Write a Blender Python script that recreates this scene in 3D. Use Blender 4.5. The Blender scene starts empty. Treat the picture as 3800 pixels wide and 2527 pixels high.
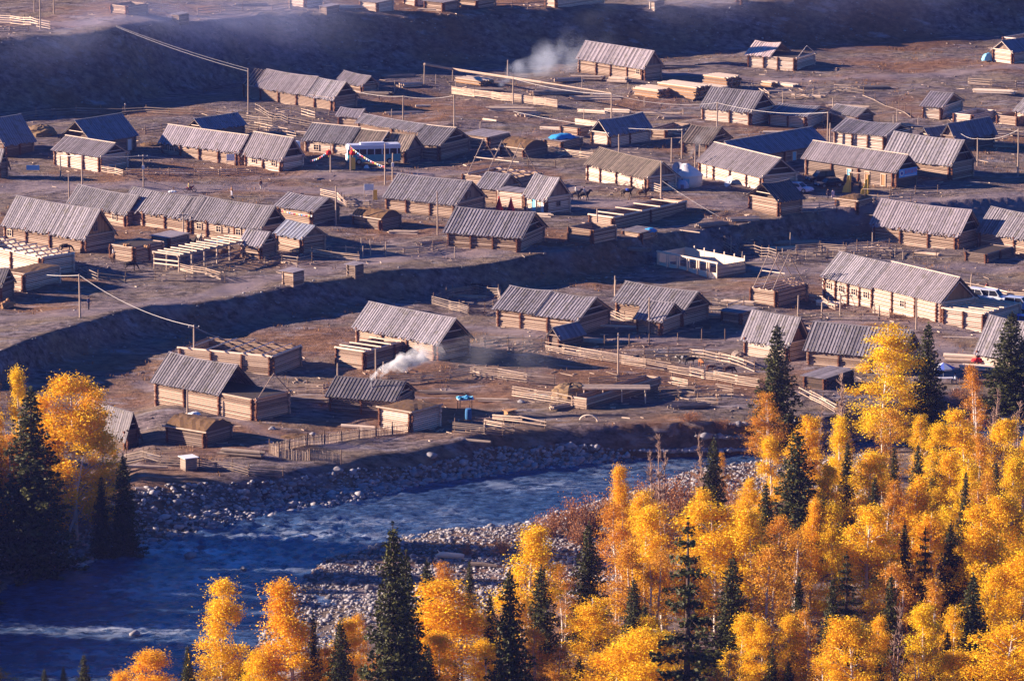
import bpy, bmesh, math, random
import numpy as np
from mathutils import Vector, Matrix
random.seed(7); NR = np.random.RandomState(7)
sc = bpy.context.scene
COL = sc.collection
R = math.radians
HAZE = .000045
# ---------------------------------------------------------------- camera model (photo 3800 x 2527)
F, CX, CY, CAMH, TH = 18000.0, 1900.0, 1263.5, 125.0, 0.198
cT, sT = math.cos(TH), math.sin(TH)
cam_d = bpy.data.cameras.new('camera'); cam = bpy.data.objects.new('camera', cam_d); COL.objects.link(cam)
cam.location = (0, 0, CAMH); cam.rotation_euler = (math.pi / 2 - TH, 0, 0)
cam_d.sensor_width = 36; cam_d.lens = 36 * F / 3800; cam_d.clip_start = 5; cam_d.clip_end = 12000
sc.camera = cam

def ray(px, py):
    a, b = (px - CX) / F, (CY - py) / F
    return Vector((a, cT + b * sT, -sT + b * cT))
def atz(px, py, z):
    d = ray(px, py); t = (z - CAMH) / d.z
    return Vector((d.x * t, d.y * t, z))
def proj(p):
    x, y, z = p[0], p[1], p[2] - CAMH
    dep = y * cT - z * sT; up = y * sT + z * cT
    return CX + F * x / dep, CY - F * up / dep, F / dep

# ---------------------------------------------------------------- terrain
WATER = -7.2
def line(pts): return np.array([tuple(atz(*p)) for p in pts])
def step(A, B, f, g):
    M_ = B.copy(); ya = np.interp(B[:, 0], A[:, 0], A[:, 1]); za = np.interp(B[:, 0], A[:, 0], A[:, 2]); M_[:, 1] = B[:, 1] + (ya - B[:, 1]) * f; M_[:, 2] = B[:, 2] + (za - B[:, 2]) * g; return M_
def const(Y, z): return np.array([(-3000, Y, z), (3000, Y, z)])
near_shore = [(-1500, 3200), (-300, 3050), (0, 2850), (250, 2720), (400, 2620), (720, 2560), (900, 2460), (985, 2330), (1060, 2205), (1200, 2085), (1500, 2000), (1900, 1938), (2150, 1880),
              (2400, 1800), (2700, 1730), (3000, 1690), (3300, 1665), (4300, 1600)]
far_shore = [(-1500, 2900), (-420, 2800), (-230, 2600), (-120, 2300), (-40, 2150), (0, 2125), (350, 2085), (560, 2030), (740, 1972), (1000, 1903), (1340, 1852), (1550, 1802), (1900, 1742), (2100, 1722),
             (2500, 1680), (2800, 1650), (3100, 1628), (4300, 1545)]
bank_top = [(-600, 2050, -6.4), (0, 2030, -6.4), (250, 1990, -6.2), (400, 1880, -5), (500, 1800, -3.8), (700, 1768, -3.6), (950, 1748, -3.6), (1250, 1706, -3.6),
            (1600, 1660, -3.6), (1850, 1616, -3.6), (2100, 1597, -3.6), (2500, 1585, -3.6), (2800, 1575, -3.7), (3100, 1545, -3.7), (3500, 1465, -3.6), (4300, 1430, -3.6)]
low_base = [(-600, 1430), (0, 1402), (250, 1335), (700, 1238), (1000, 1205), (1400, 1135), (1800, 1072), (2100, 1030), (2500, 955), (2900, 893), (3100, 858), (3400, 838), (4300, 800)]
edge_top = [(-600, 1360), (0, 1318), (250, 1228), (500, 1156), (700, 1124), (950, 1090), (1120, 1064), (1374, 1028), (1800, 980), (2100, 938), (2500, 868), (2900, 812), (3100, 778), (3400, 762), (4300, 720)]
up_base = [(-900, 490), (0, 418), (400, 388), (900, 300), (1500, 258), (2100, 212), (2700, 184), (3300, 152), (4500, 70)]
up_top = [(-900, 240), (0, 146), (250, 122), (450, 99), (700, 88), (1000, 48), (1400, 56), (1900, 43), (2400, 33), (2800, 6), (3100, -40), (4500, -290)]
ub = line([(x, y, 0) for x, y in up_base])
M_BANK = 1.05
def up_line():
    out = []
    for px, py in up_top:
        d = ray(px, py); k = -d.z / d.y
        Yb = 850.0
        for _ in range(4):
            Y = (CAMH + M_BANK * Yb) / (k + M_BANK); x = d.x / d.y * Y
            Yb = np.interp(x, ub[:, 0], ub[:, 1])
        out.append((x, Y, CAMH - k * Y))
    return np.array(out)
ul = up_line()
def off(L, dY, z): M = L.copy(); M[:, 1] += dY; M[:, 2] = z; return M
ns = line([(x, y, WATER) for x, y in near_shore]); fs = line([(x, y, WATER) for x, y in far_shore])
BL = [const(150, 60), const(330, 6), const(385, -3.5), off(ns, -52, -5.6), off(ns, -40, WATER + .5), off(ns, -5, WATER + .55), ns, off(ns, 7, WATER - 1.3), off(fs, -4, WATER - 1.5), fs,
      step(fs, line(bank_top), .4, .75), line(bank_top), line([(x, y, -3.5) for x, y in low_base]), step(line([(x, y, -3.5) for x, y in low_base]), line([(x, y, 0) for x, y in edge_top]), .36, .74), line([(x, y, 0) for x, y in edge_top]), ub, ul,
      off(ul, 250, 15.5), const(1500, 30), const(2600, 260), const(6000, 500)]
BL[17][:, 2] = ul[:, 2] + 3
def hfun(x, y):
    x = np.asarray(x, float); y = np.asarray(y, float)
    out = 0
    for dy in (-1.1, 0, 1.1):
        z = np.full(x.shape, 60.0); yy = y + dy
        for a, b in zip(BL[:-1], BL[1:]):
            ya, yb = np.interp(x, a[:, 0], a[:, 1]), np.interp(x, b[:, 0], b[:, 1])
            za, zb = np.interp(x, a[:, 0], a[:, 2]), np.interp(x, b[:, 0], b[:, 2])
            t = np.clip((yy - ya) / np.maximum(yb - ya, .5), 0, 1)
            z = np.where(yy >= ya, za + (zb - za) * t, z)
        out = out + z / 3
    n = 0
    for k, (w, a) in enumerate(((38, .28), (23, .22), (13, .13), (7, .08), (4.1, .05), (2.3, .035))):
        for j in range(3):
            an = k * 1.3 + j * 2.1 + .4
            n = n + a * .6 * np.sin((x * math.cos(an) + y * math.sin(an)) * 6.283 / w + k * 2 + j * 1.7)
    # gullies and tussocks on the tall bank behind the village
    ya, yb = np.interp(x, ub[:, 0], ub[:, 1]), np.interp(x, ul[:, 0], ul[:, 1])
    t = np.clip((y - ya) / np.maximum(yb - ya, .5), 0, 1); s = np.sin(t * math.pi) * np.where(x > 5, .45, 1.)
    n = n + s * (.5 * np.sin(x * .11 + y * .05 + 1) + .3 * np.sin(x * .31 + y * .11) + .2 * np.sin(x * .9 + y * .35))
    return out + n * .8
def gz(x, y): return float(hfun(np.array([x]), np.array([y]))[0])
_pc = {}
def P(px, py):
    """the point of the ground seen at this spot of the photograph"""
    k = (px, py)
    if k in _pc: return _pc[k].copy()
    d = ray(px, py)
    ts = np.linspace(180, 1300, 1121)
    zz = CAMH + d.z * ts - hfun(d.x * ts, d.y * ts)
    i = int(np.argmax(zz < 0)); a, b = ts[max(i - 1, 0)], ts[i]
    for _ in range(14):
        m = (a + b) / 2
        if CAMH + d.z * m - gz(d.x * m, d.y * m) < 0: b = m
        else: a = m
    p = Vector((d.x * b, d.y * b, CAMH + d.z * b)); _pc[k] = p
    return p.copy()
def PS(p): return proj(p)[2]     # photo pixels per metre there

# ---------------------------------------------------------------- materials
def mk(name):
    m = bpy.data.materials.new(name); m.use_nodes = True
    nt = m.node_tree; b = nt.nodes['Principled BSDF']; b.inputs['Roughness'].default_value = .9
    if 'Specular IOR Level' in b.inputs: b.inputs['Specular IOR Level'].default_value = .25
    return m, nt, b
def nd(nt, t, **kw):
    n = nt.nodes.new(t)
    for k, v in kw.items(): setattr(n, k, v)
    return n
def mixc(nt, fac, a, b, mode='MIX'):
    n = nd(nt, 'ShaderNodeMix', data_type='RGBA', blend_type=mode)
    for s, v in ((n.inputs[0], fac), (n.inputs[6], a), (n.inputs[7], b)):
        if hasattr(v, 'links'): nt.links.new(v, s)
        elif isinstance(v, (int, float)): s.default_value = v
        else: s.default_value = (*v, 1)
    return n.outputs[2]
def noise(nt, scale, detail=4, vec='Object', stretch=(1, 1, 1), rough=.55):
    tc = nd(nt, 'ShaderNodeTexCoord'); mp = nd(nt, 'ShaderNodeMapping'); mp.inputs['Scale'].default_value = stretch
    n = nd(nt, 'ShaderNodeTexNoise'); n.inputs['Scale'].default_value = scale; n.inputs['Detail'].default_value = detail; n.inputs['Roughness'].default_value = rough
    nt.links.new(tc.outputs[vec], mp.inputs[0]); nt.links.new(mp.outputs[0], n.inputs['Vector'])
    return n.outputs['Fac']
def ramp(nt, src, stops):
    r = nd(nt, 'ShaderNodeValToRGB'); e = r.color_ramp.elements
    while len(e) < len(stops): e.new(.5)
    for i, (p, c) in enumerate(stops):
        e[i].position = p; e[i].color = (*c, 1) if not isinstance(c, (int, float)) else (c, c, c, 1)
    nt.links.new(src, r.inputs[0]); return r.outputs[0]
def tone(nt):
    a = nd(nt, 'ShaderNodeAttribute'); a.attribute_name = 'tone'; return a.outputs['Fac']
def simple(name, c1, c2=None, rough=.85, nscale=3, stretch=(1, 1, 1), metal=0, bump=0):
    m, nt, b = mk(name); c2 = c2 or tuple(v * .7 for v in c1)
    n = noise(nt, nscale, 5, stretch=stretch)
    f = nd(nt, 'ShaderNodeMath', operation='MULTIPLY_ADD'); nt.links.new(n, f.inputs[0]); f.inputs[1].default_value = 1.1; 
    t = nd(nt, 'ShaderNodeMath', operation='SUBTRACT'); nt.links.new(tone(nt), t.inputs[0]); t.inputs[1].default_value = .55
    nt.links.new(t.outputs[0], f.inputs[2]); f.use_clamp = True
    cc = mixc(nt, f.outputs[0], c2, c1)
    if name.startswith('roof'):
        oi = nd(nt, 'ShaderNodeObjectInfo'); vr_ = nd(nt, 'ShaderNodeMath', operation='MULTIPLY_ADD'); nt.links.new(oi.outputs['Random'], vr_.inputs[0]); vr_.inputs[1].default_value = .5; vr_.inputs[2].default_value = .75
        moss = mixc(nt, ramp(nt, noise(nt, .9, 6, rough=.7), [(.52, 0.), (.66, .6)]), cc, (.10, .085, .05)); hv = nd(nt, 'ShaderNodeHueSaturation'); nt.links.new(moss, hv.inputs['Color']); nt.links.new(vr_.outputs[0], hv.inputs['Value']); cc = hv.outputs[0]
    nt.links.new(cc, b.inputs['Base Color'])
    b.inputs['Roughness'].default_value = rough; b.inputs['Metallic'].default_value = metal
    if bump:
        bp = nd(nt, 'ShaderNodeBump'); bp.inputs['Strength'].default_value = bump; bp.inputs['Distance'].default_value = .022
        nt.links.new(n, bp.inputs['Height']); nt.links.new(bp.outputs[0], b.inputs['Normal'])
    return m
M = {}
M['log'] = simple('log_tan', (.56, .40, .29), (.19, .115, .075), nscale=2.2, stretch=(2, 2, 9))
M['logpale'] = simple('log_pale', (.80, .65, .52), (.42, .30, .22), nscale=2.2, stretch=(2, 2, 9))
M['loggrey'] = simple('log_grey', (.34, .245, .19), (.12, .08, .06), nscale=2.2, stretch=(2, 2, 9))
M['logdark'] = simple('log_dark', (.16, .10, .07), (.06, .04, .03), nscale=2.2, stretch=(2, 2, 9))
M['logend'] = simple('log_end', (.20, .075, .035), (.09, .035, .02), nscale=3)
M['roof'] = simple('roof_board_grey', (.275, .245, .265), (.055, .048, .056), nscale=1.6, stretch=(1.5, 1.5, 1.5))
M['roofpale'] = simple('roof_board_pale', (.30, .255, .275), (.11, .092, .102), nscale=1.6)
M['roofdark'] = simple('roof_board_dark', (.19, .165, .17), (.05, .045, .05), nscale=1.6)
M['roofpink'] = simple('roof_board_fresh', (.60, .46, .42), (.34, .25, .22), nscale=1.6)
M['roofbrown'] = simple('roof_board_brown', (.29, .22, .17), (.06, .045, .035), nscale=1.6)
M['roofshadefrost'] = simple('roof_board_shade_frost', (.20, .21, .26), (.10, .10, .13), nscale=1.6)  # shade of slopes facing off the sun tinted in; frosty shed shares it
M['fresh'] = simple('fresh_timber', (.76, .60, .45), (.50, .36, .25), nscale=2, stretch=(1, 1, 3))
M['orange'] = simple('orange_timber', (.44, .24, .11), (.22, .11, .05), nscale=2, stretch=(3, 3, 1))
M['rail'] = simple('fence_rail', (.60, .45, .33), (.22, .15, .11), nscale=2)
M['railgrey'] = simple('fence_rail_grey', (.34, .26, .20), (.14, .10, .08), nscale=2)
M['post'] = simple('fence_post', (.26, .16, .10), (.10, .06, .04), nscale=3)
M['pole'] = simple('pole_wood', (.42, .31, .23), (.24, .17, .13), nscale=2)
M['sod'] = simple('sod_turf', (.20, .10, .04), (.07, .045, .02), nscale=4, bump=.6)
M['hay'] = simple('hay', (.27, .17, .085), (.13, .08, .04), nscale=5, bump=.6)
M['earth'] = simple('attic_earth', (.07, .048, .035), (.035, .025, .02), nscale=3)
M['glass'] = simple('window_glass', (.03, .03, .04), (.015, .015, .02), rough=.15)
M['white'] = simple('white_paint', (.80, .79, .78), (.62, .61, .62), rough=.5)
M['bluep'] = simple('blue_paint', (.20, .52, .66), (.15, .40, .55), rough=.6)
M['tarp'] = simple('blue_tarp', (.05, .33, .62), (.03, .18, .42), rough=.45, nscale=4, bump=.5)
M['red'] = simple('red_cloth', (.72, .02, .015), (.5, .01, .01), rough=.7)
M['yellow'] = simple('yellow_paint', (.75, .48, .08), (.6, .36, .05), rough=.6)
M['bannerblue'] = simple('banner_blue', (.16, .42, .78), (.12, .34, .70), rough=.5)
M['black'] = simple('rubber_black', (.02, .02, .02), (.012, .012, .012), rough=.7)
M['metal'] = simple('grey_metal', (.42, .43, .46), (.3, .3, .33), rough=.35, metal=.7)
M['canvas'] = simple('yurt_canvas', (.78, .74, .70), (.60, .56, .54), nscale=1.5, bump=.3)
M['cloth'] = simple('plain_cloth', (.5, .5, .5))
M['wire'] = simple('wire', (.62, .56, .52), (.5, .45, .42), rough=.5)

# ---------------------------------------------------------------- mesh helpers
class MB:
    def __init__(s): s.v, s.f, s.t, s.m = [], [], [], []
    def add(s, vs, fs, tn=.5, mi=0):
        o = len(s.v); s.v += [tuple(p) for p in vs]; s.t += [tn] * len(vs)
        s.f += [tuple(i + o for i in f) for f in fs]; s.m += [mi] * len(fs); return s
    def box(s, a, b, tn=.5, mi=0):
        (x0, y0, z0), (x1, y1, z1) = a, b
        return s.add([(x0, y0, z0), (x1, y0, z0), (x1, y1, z0), (x0, y1, z0), (x0, y0, z1), (x1, y0, z1), (x1, y1, z1), (x0, y1, z1)],
                     [(3, 2, 1, 0), (4, 5, 6, 7), (0, 1, 5, 4), (1, 2, 6, 5), (2, 3, 7, 6), (3, 0, 4, 7)], tn, mi)
    def bar(s, p, q, r, n=6, tn=.5, r2=None, mi=0):
        p, q = Vector(p), Vector(q); d = q - p
        if d.length < 1e-6: return s
        d.normalize(); u = d.cross(Vector((0, 0, 1)))
        u = Vector((1, 0, 0)) if u.length < 1e-3 else u.normalized(); w = u.cross(d)
        r2 = r if r2 is None else r2; vs = []
        for c, rr in ((p, r), (q, r2)):
            for k in range(n):
                a = 6.28318 * (k + .5) / n; vs.append(c + u * (math.cos(a) * rr) + w * (math.sin(a) * rr))
        fs = [(k, (k + 1) % n, n + (k + 1) % n, n + k) for k in range(n)] + [tuple(range(n))[::-1], tuple(range(n, 2 * n))]
        return s.add(vs, fs, tn, mi)
    def tube(s, pts, rs, n=6, tn=.5, mi=0):
        """one tapering tube along several points"""
        pts = [Vector(p) for p in pts]; rings = []; o = len(s.v); vs = []
        for i, p in enumerate(pts):
            d = (pts[min(i + 1, len(pts) - 1)] - pts[max(i - 1, 0)]).normalized()
            u = d.cross(Vector((.13, .97, .2))).normalized(); w = u.cross(d)
            r = rs[i] if hasattr(rs, '__len__') else rs
            vs += [p + u * (math.cos(6.28318 * k / n) * r) + w * (math.sin(6.28318 * k / n) * r) for k in range(n)]
        fs = []
        for i in range(len(pts) - 1):
            fs += [(i * n + k, i * n + (k + 1) % n, (i + 1) * n + (k + 1) % n, (i + 1) * n + k) for k in range(n)]
        fs += [tuple(range(n))[::-1], tuple(range((len(pts) - 1) * n, len(pts) * n))]
        return s.add(vs, fs, tn, mi)
    def plank(s, p, q, wv, nv, w, t, tn=.5, mi=0):
        """board from p to q, width w along wv, thickness t along nv"""
        p, q, a, b = Vector(p), Vector(q), Vector(wv) * (w / 2), Vector(nv) * t
        vs = [p - a, p + a, q + a, q - a, p - a + b, p + a + b, q + a + b, q - a + b]
        return s.add(vs, [(3, 2, 1, 0), (4, 5, 6, 7), (0, 1, 5, 4), (1, 2, 6, 5), (2, 3, 7, 6), (3, 0, 4, 7)], tn, mi)
    def lathe(s, prof, n=16, c=(0, 0, 0), tn=.5, mi=0):
        vs = []; k = len(prof)
        for r, z in prof: vs += [(c[0] + r * math.cos(6.28318 * j / n), c[1] + r * math.sin(6.28318 * j / n), c[2] + z) for j in range(n)]
        fs = [(i * n + j, i * n + (j + 1) % n, (i + 1) * n + (j + 1) % n, (i + 1) * n + j) for i in range(k - 1) for j in range(n)]
        fs += [tuple(range(n))[::-1], tuple(range((k - 1) * n, k * n))]
        return s.add(vs, fs, tn, mi)
    def mesh(s, name, mats, smooth=False):
        me = bpy.data.meshes.new(name); me.from_pydata(s.v, [], s.f)
        a = me.attributes.new('tone', 'FLOAT', 'POINT'); a.data.foreach_set('value', s.t)
        for m in (mats if isinstance(mats, (list, tuple)) else [mats]): me.materials.append(m if not isinstance(m, str) else M[m])
        if any(s.m): me.polygons.foreach_set('material_index', s.m)
        if smooth: me.polygons.foreach_set('use_smooth', [True] * len(s.f))
        me.update(); return me
    def build(s, name, mats, parent=None, smooth=False, loc=None, rotz=0, label=None):
        o = bpy.data.objects.new(name, s.mesh(name, mats, smooth)); COL.objects.link(o)
        if parent: o.parent = parent
        if loc is not None: o.location = loc
        o.rotation_euler.z = rotz
        if label: o['label'] = label
        return o
def inst(name, me, parent=None, loc=(0, 0, 0), rotz=0, scale=None):
    o = bpy.data.objects.new(name, me); COL.objects.link(o); o.parent = parent; o.location = loc; o.rotation_euler.z = rotz
    if scale: o.scale = scale
    return o
def tag(o, label, cat, group=None, kind=None):
    o['label'] = label; o['category'] = cat
    if group: o['group'] = group
    if kind: o['kind'] = kind
    return o
def struct(o): o['kind'] = 'structure'; return o
def thing(name, label, cat, loc=(0, 0, 0), rotz=0, group=None):
    o = bpy.data.objects.new(name, None); COL.objects.link(o); o.location = loc; o.rotation_euler.z = rotz; o.empty_display_size = .3
    return tag(o, label, cat, group)
def copy_thing(o, label, loc, rotz=None, group=None, scale=None):
    c = o.copy(); COL.objects.link(c); c.location = loc
    if rotz is not None: c.rotation_euler.z = rotz
    if scale: c.scale = scale
    c['label'] = label
    if group: c['group'] = group
    for ch in list(o.children):
        d = ch.copy(); COL.objects.link(d); d.parent = c
        for g in list(ch.children):
            e = g.copy(); COL.objects.link(e); e.parent = d
    return c
rnd = random.random
def uni(a, b): return a + (b - a) * random.random()

# ---------------------------------------------------------------- light
SUN_EL, SX, SY = R(17), -.992, .125
sdir = Vector((SX * math.cos(SUN_EL), SY * math.cos(SUN_EL), math.sin(SUN_EL))).normalized()
sl = bpy.data.lights.new('sun', 'SUN'); sl.energy = 5.0; sl.angle = R(.55); sl.color = (1.0, .80, .65)
so = bpy.data.objects.new('sun', sl); COL.objects.link(so); so.rotation_euler = sdir.to_track_quat('Z', 'Y').to_euler(); so.location = (-300, 800, 300)
w = bpy.data.worlds.new('World'); sc.world = w; w.use_nodes = True
wn = w.node_tree; bg = wn.nodes['Background']
sk = wn.nodes.new('ShaderNodeTexSky'); sk.sky_type = 'NISHITA'; sk.sun_disc = False; sk.sun_elevation = SUN_EL; sk.sun_rotation = math.atan2(SX, SY)
sk.air_density = 1.4; sk.dust_density = .4; sk.ozone_density = 3.0; sk.altitude = 1100
hs = wn.nodes.new('ShaderNodeHueSaturation'); hs.inputs['Saturation'].default_value = 1.9
wn.links.new(sk.outputs[0], hs.inputs['Color']); tn_ = wn.nodes.new('ShaderNodeMix'); tn_.data_type = 'RGBA'; tn_.blend_type = 'MULTIPLY'; tn_.inputs[0].default_value = 1; tn_.inputs[7].default_value = (.66, .56, 1.0, 1); wn.links.new(hs.outputs[0], tn_.inputs[6]); wn.links.new(tn_.outputs[2], bg.inputs['Color'])
bg.inputs['Strength'].default_value = .05
vs = sc.view_settings; vs.view_transform = 'Standard'; vs.look = 'None'; vs.exposure = 1.7; vs.gamma = 1
sc.cycles.max_bounces = 6; sc.cycles.volume_bounces = 1; sc.cycles.transparent_max_bounces = 8

# ---------------------------------------------------------------- the ground sheet
def axis(parts):
    out = []
    for a, b, s in parts: out += list(np.arange(a, b, s))
    return np.array(out + [parts[-1][1]])
def grid_mesh(name, xs, ys, zf):
    X, Y = np.meshgrid(xs, ys); Z = zf(X, Y); nx, ny = len(xs), len(ys)
    co = np.stack([X, Y, Z], -1).reshape(-1, 3).astype(np.float32)
    i = (np.arange(ny - 1)[:, None] * nx + np.arange(nx - 1)[None, :]).reshape(-1)
    q = np.stack([i, i + 1, i + nx + 1, i + nx], -1).astype(np.int32)
    me = bpy.data.meshes.new(name); me.vertices.add(len(co)); me.vertices.foreach_set('co', co.ravel())
    me.loops.add(q.size); me.loops.foreach_set('vertex_index', q.ravel())
    me.polygons.add(len(q)); me.polygons.foreach_set('loop_start', np.arange(0, q.size, 4, dtype=np.int32))
    me.polygons.foreach_set('use_smooth', np.ones(len(q), dtype=bool)); me.update(); me.validate()
    return me
gx = axis([(-3000, -400, 130), (-400, -150, 10), (-150, 150, .9), (150, 400, 10), (400, 3000, 130)])
gy = axis([(150, 380, 8), (380, 900, .75), (900, 1010, 1.1), (1010, 1500, 25), (1500, 6000, 225)])
gm = grid_mesh('ground', gx, gy, hfun)
ground = struct(bpy.data.objects.new('ground', gm)); COL.objects.link(ground)
m, nt, b = mk('valley_ground')
big = noise(nt, .035, 5); mid = noise(nt, .17, 6, stretch=(.5, 1, 1)); fin = noise(nt, 1.1, 6, stretch=(.55, 1, 1), rough=.7)
dirt = mixc(nt, ramp(nt, fin, [(.38, 0.), (.62, 1.)]), (.040, .031, .031), (.235, .18, .178))
dry = mixc(nt, ramp(nt, fin, [(.3, 0.), (.75, 1.)]), (.055, .040, .031), (.32, .235, .165))
c = mixc(nt, ramp(nt, mid, [(.42, 0.), (.6, 1.)]), dirt, dry)
rus = mixc(nt, ramp(nt, fin, [(.3, 0.), (.75, 1.)]), (.09, .045, .026), (.30, .15, .075))
c = mixc(nt, ramp(nt, big, [(.49, 0.), (.62, .85)]), c, rus)
frost = noise(nt, .42, 7, stretch=(.35, 1, 1), rough=.72)
c = mixc(nt, ramp(nt, frost, [(.55, 0.), (.70, .55)]), c, (.38, .365, .41))
TK = [([(-300, 705), (0, 700), (500, 690), (1000, 702), (1400, 702), (1800, 700 + 14), (2100, 748), (2500, 765), (3000, 770), (3400, 748), (4000, 735)], 4.5), ([(-200, 1195), (0, 1180), (300, 1160), (600, 1125), (900, 1062), (1300, 985), (1600, 945), (2050, 930)], 2.6), ([(1700, 1215), (2300, 1262), (2700, 1262), (3200, 1180), (3800, 1262)], 2.2), ([(3420, 1180 + 90), (3560, 1330), (3480, 1400)], 4), ([(2400, 268), (2900, 300), (3300, 282), (3900, 246)], 2.6), ([(500, 1420), (700, 1480), (1000, 1620), (1300, 1660)], 1.6), ([(1100, 985), (1320, 960), (1650, 935)], 1.5), ([(2600, 900), (2900, 1005), (3200, 975), (3800, 1000)], 2.4), ([(0, 75), (400, 82), (900, 62)], 4), ([(950, 660), (1300, 650), (1700, 640), (2150, 700)], 2.4)]
vc = np.zeros(len(gm.vertices) * 3, np.float32); gm.vertices.foreach_get('co', vc); vc = vc.reshape(-1, 3); tk = np.zeros(len(vc)); selv = (np.abs(vc[:, 0]) < 150) & (vc[:, 1] < 1000)
px_, py_ = vc[selv, 0], vc[selv, 1]; best = np.zeros(len(px_))
for pts, wd in TK:
    w_ = [P(*q) for q in pts]
    for a_, c_ in zip(w_[:-1], w_[1:]):
        dx, dy = c_.x - a_.x, c_.y - a_.y; t_ = np.clip(((px_ - a_.x) * dx + (py_ - a_.y) * dy) / (dx * dx + dy * dy), 0, 1); dd = np.hypot(px_ - a_.x - t_ * dx, py_ - a_.y - t_ * dy) + .8 * np.sin(px_ * .4 + py_ * .23)
        rut = 1 - .45 * np.exp(-((dd - wd * .3) / .35) ** 2); best = np.maximum(best, np.clip(1.6 - 1.4 * dd / wd, 0, 1) * rut)
tk[selv] = best; at_ = gm.attributes.new('track', 'FLOAT', 'POINT'); at_.data.foreach_set('value', tk.astype(np.float32))
tat = nd(nt, 'ShaderNodeAttribute'); tat.attribute_name = 'track'; tf = nd(nt, 'ShaderNodeMath', operation='MULTIPLY'); nt.links.new(tat.outputs['Fac'], tf.inputs[0]); nt.links.new(ramp(nt, mid, [(.3, .35), (.6, .85)]), tf.inputs[1])
c = mixc(nt, tf.outputs[0], c, (.245, .19, .195))
nt.links.new(c, b.inputs['Base Color']); b.inputs['Roughness'].default_value = 1; b.inputs['Specular IOR Level'].default_value = .05
bp = nd(nt, 'ShaderNodeBump'); bp.inputs['Strength'].default_value = .8; bp.inputs['Distance'].default_value = .75
bn = noise(nt, .55, 9, rough=.74); bq = nd(nt, 'ShaderNodeMath', operation='MULTIPLY_ADD'); nt.links.new(tf.outputs[0], bq.inputs[0]); bq.inputs[1].default_value = -.75; bq.inputs[2].default_value = .8; nt.links.new(bq.outputs[0], bp.inputs['Strength']); nt.links.new(bn, bp.inputs['Height']); nt.links.new(bp.outputs[0], b.inputs['Normal'])
gm.materials.append(m)

# ---------------------------------------------------------------- the river
def wavef(X, Y):
    z = 0 * X
    rs = np.random.RandomState(3)
    for k in range(24):
        wl = 4.2 * .88 ** k; an = rs.uniform(-1.2, 1.2) + .3
        z = z + .024 * wl ** .6 * np.sin((X * math.cos(an) + Y * math.sin(an)) * 6.283 / wl + rs.uniform(0, 6.28) + 1.1 * np.sin(X * .13 + Y * .21 + k))
    rap = np.exp(-((X + 33) / 17) ** 2) * np.exp(-((Y - 545) / 14) ** 2)
    return WATER + z * (.6 + .9 * rap)
wx = axis([(-3000, -150, 150), (-150, 130, .42), (130, 3000, 150)]); wy = axis([(380, 470, .6), (470, 640, .42)])
wm = grid_mesh('river', wx, wy, wavef)
river = struct(bpy.data.objects.new('river', wm)); COL.objects.link(river)
vc = np.zeros(len(wm.vertices) * 3, np.float32); wm.vertices.foreach_get('co', vc); vc = vc.reshape(-1, 3)
fa = 0
for px, py, a_, b_, k_ in ((720, 2040, 9, 3.5, 1.), (900, 2085, 8, 4, .8), (1150, 1990, 9, 2.2, .7), (700, 2150, 7, 4, .75), (560, 2190, 6, 4, .6), (420, 2330, 6, 3, .5), (330, 2430, 6, 3, .5), (2000, 1800, 8, 3, .3), (1350, 1940, 8, 2, .4), (250, 2490, 6, 3, .5), (600, 2330, 5, 4, .5)):
    q_ = atz(px, py, WATER); fa = np.maximum(fa, k_ * np.exp(-((vc[:, 0] - q_.x) / a_) ** 2 - ((vc[:, 1] - q_.y) / b_) ** 2))
at_ = wm.attributes.new('foam', 'FLOAT', 'POINT'); at_.data.foreach_set('value', np.asarray(fa, np.float32))
m, nt, b = mk('river_water')
fat = nd(nt, 'ShaderNodeAttribute'); fat.attribute_name = 'foam'
fo = noise(nt, .55, 9, stretch=(.5, 1, 1), rough=.74)
fm = nd(nt, 'ShaderNodeMath', operation='MULTIPLY'); nt.links.new(ramp(nt, fo, [(.47, 0.), (.56, 1.)]), fm.inputs[0]); fx_ = nd(nt, 'ShaderNodeMath', operation='MAXIMUM'); nt.links.new(fat.outputs['Fac'], fx_.inputs[0]); nt.links.new(ramp(nt, noise(nt, .09, 3), [(.5, .0), (.66, .22)]), fx_.inputs[1]); nt.links.new(fx_.outputs[0], fm.inputs[1])
deep = mixc(nt, ramp(nt, noise(nt, 1.1, 8, stretch=(.45, 1, 1), rough=.72), [(.38, 0.), (.62, 1.)]), (.004, .012, .04), (.055, .11, .23))
nt.links.new(mixc(nt, fm.outputs[0], deep, (.62, .68, .75)), b.inputs['Base Color'])
rr = nd(nt, 'ShaderNodeMath', operation='MULTIPLY_ADD'); nt.links.new(fm.outputs[0], rr.inputs[0]); rr.inputs[1].default_value = .6; rr.inputs[2].default_value = .2
nt.links.new(rr.outputs[0], b.inputs['Roughness']); b.inputs['Specular IOR Level'].default_value = .5
bp = nd(nt, 'ShaderNodeBump'); bp.inputs['Strength'].default_value = 1.; bp.inputs['Distance'].default_value = .3
nt.links.new(noise(nt, 2.4, 7, stretch=(.55, 1, 1), rough=.65), bp.inputs['Height']); nt.links.new(bp.outputs[0], b.inputs['Normal'])
wm.materials.append(m)
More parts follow.
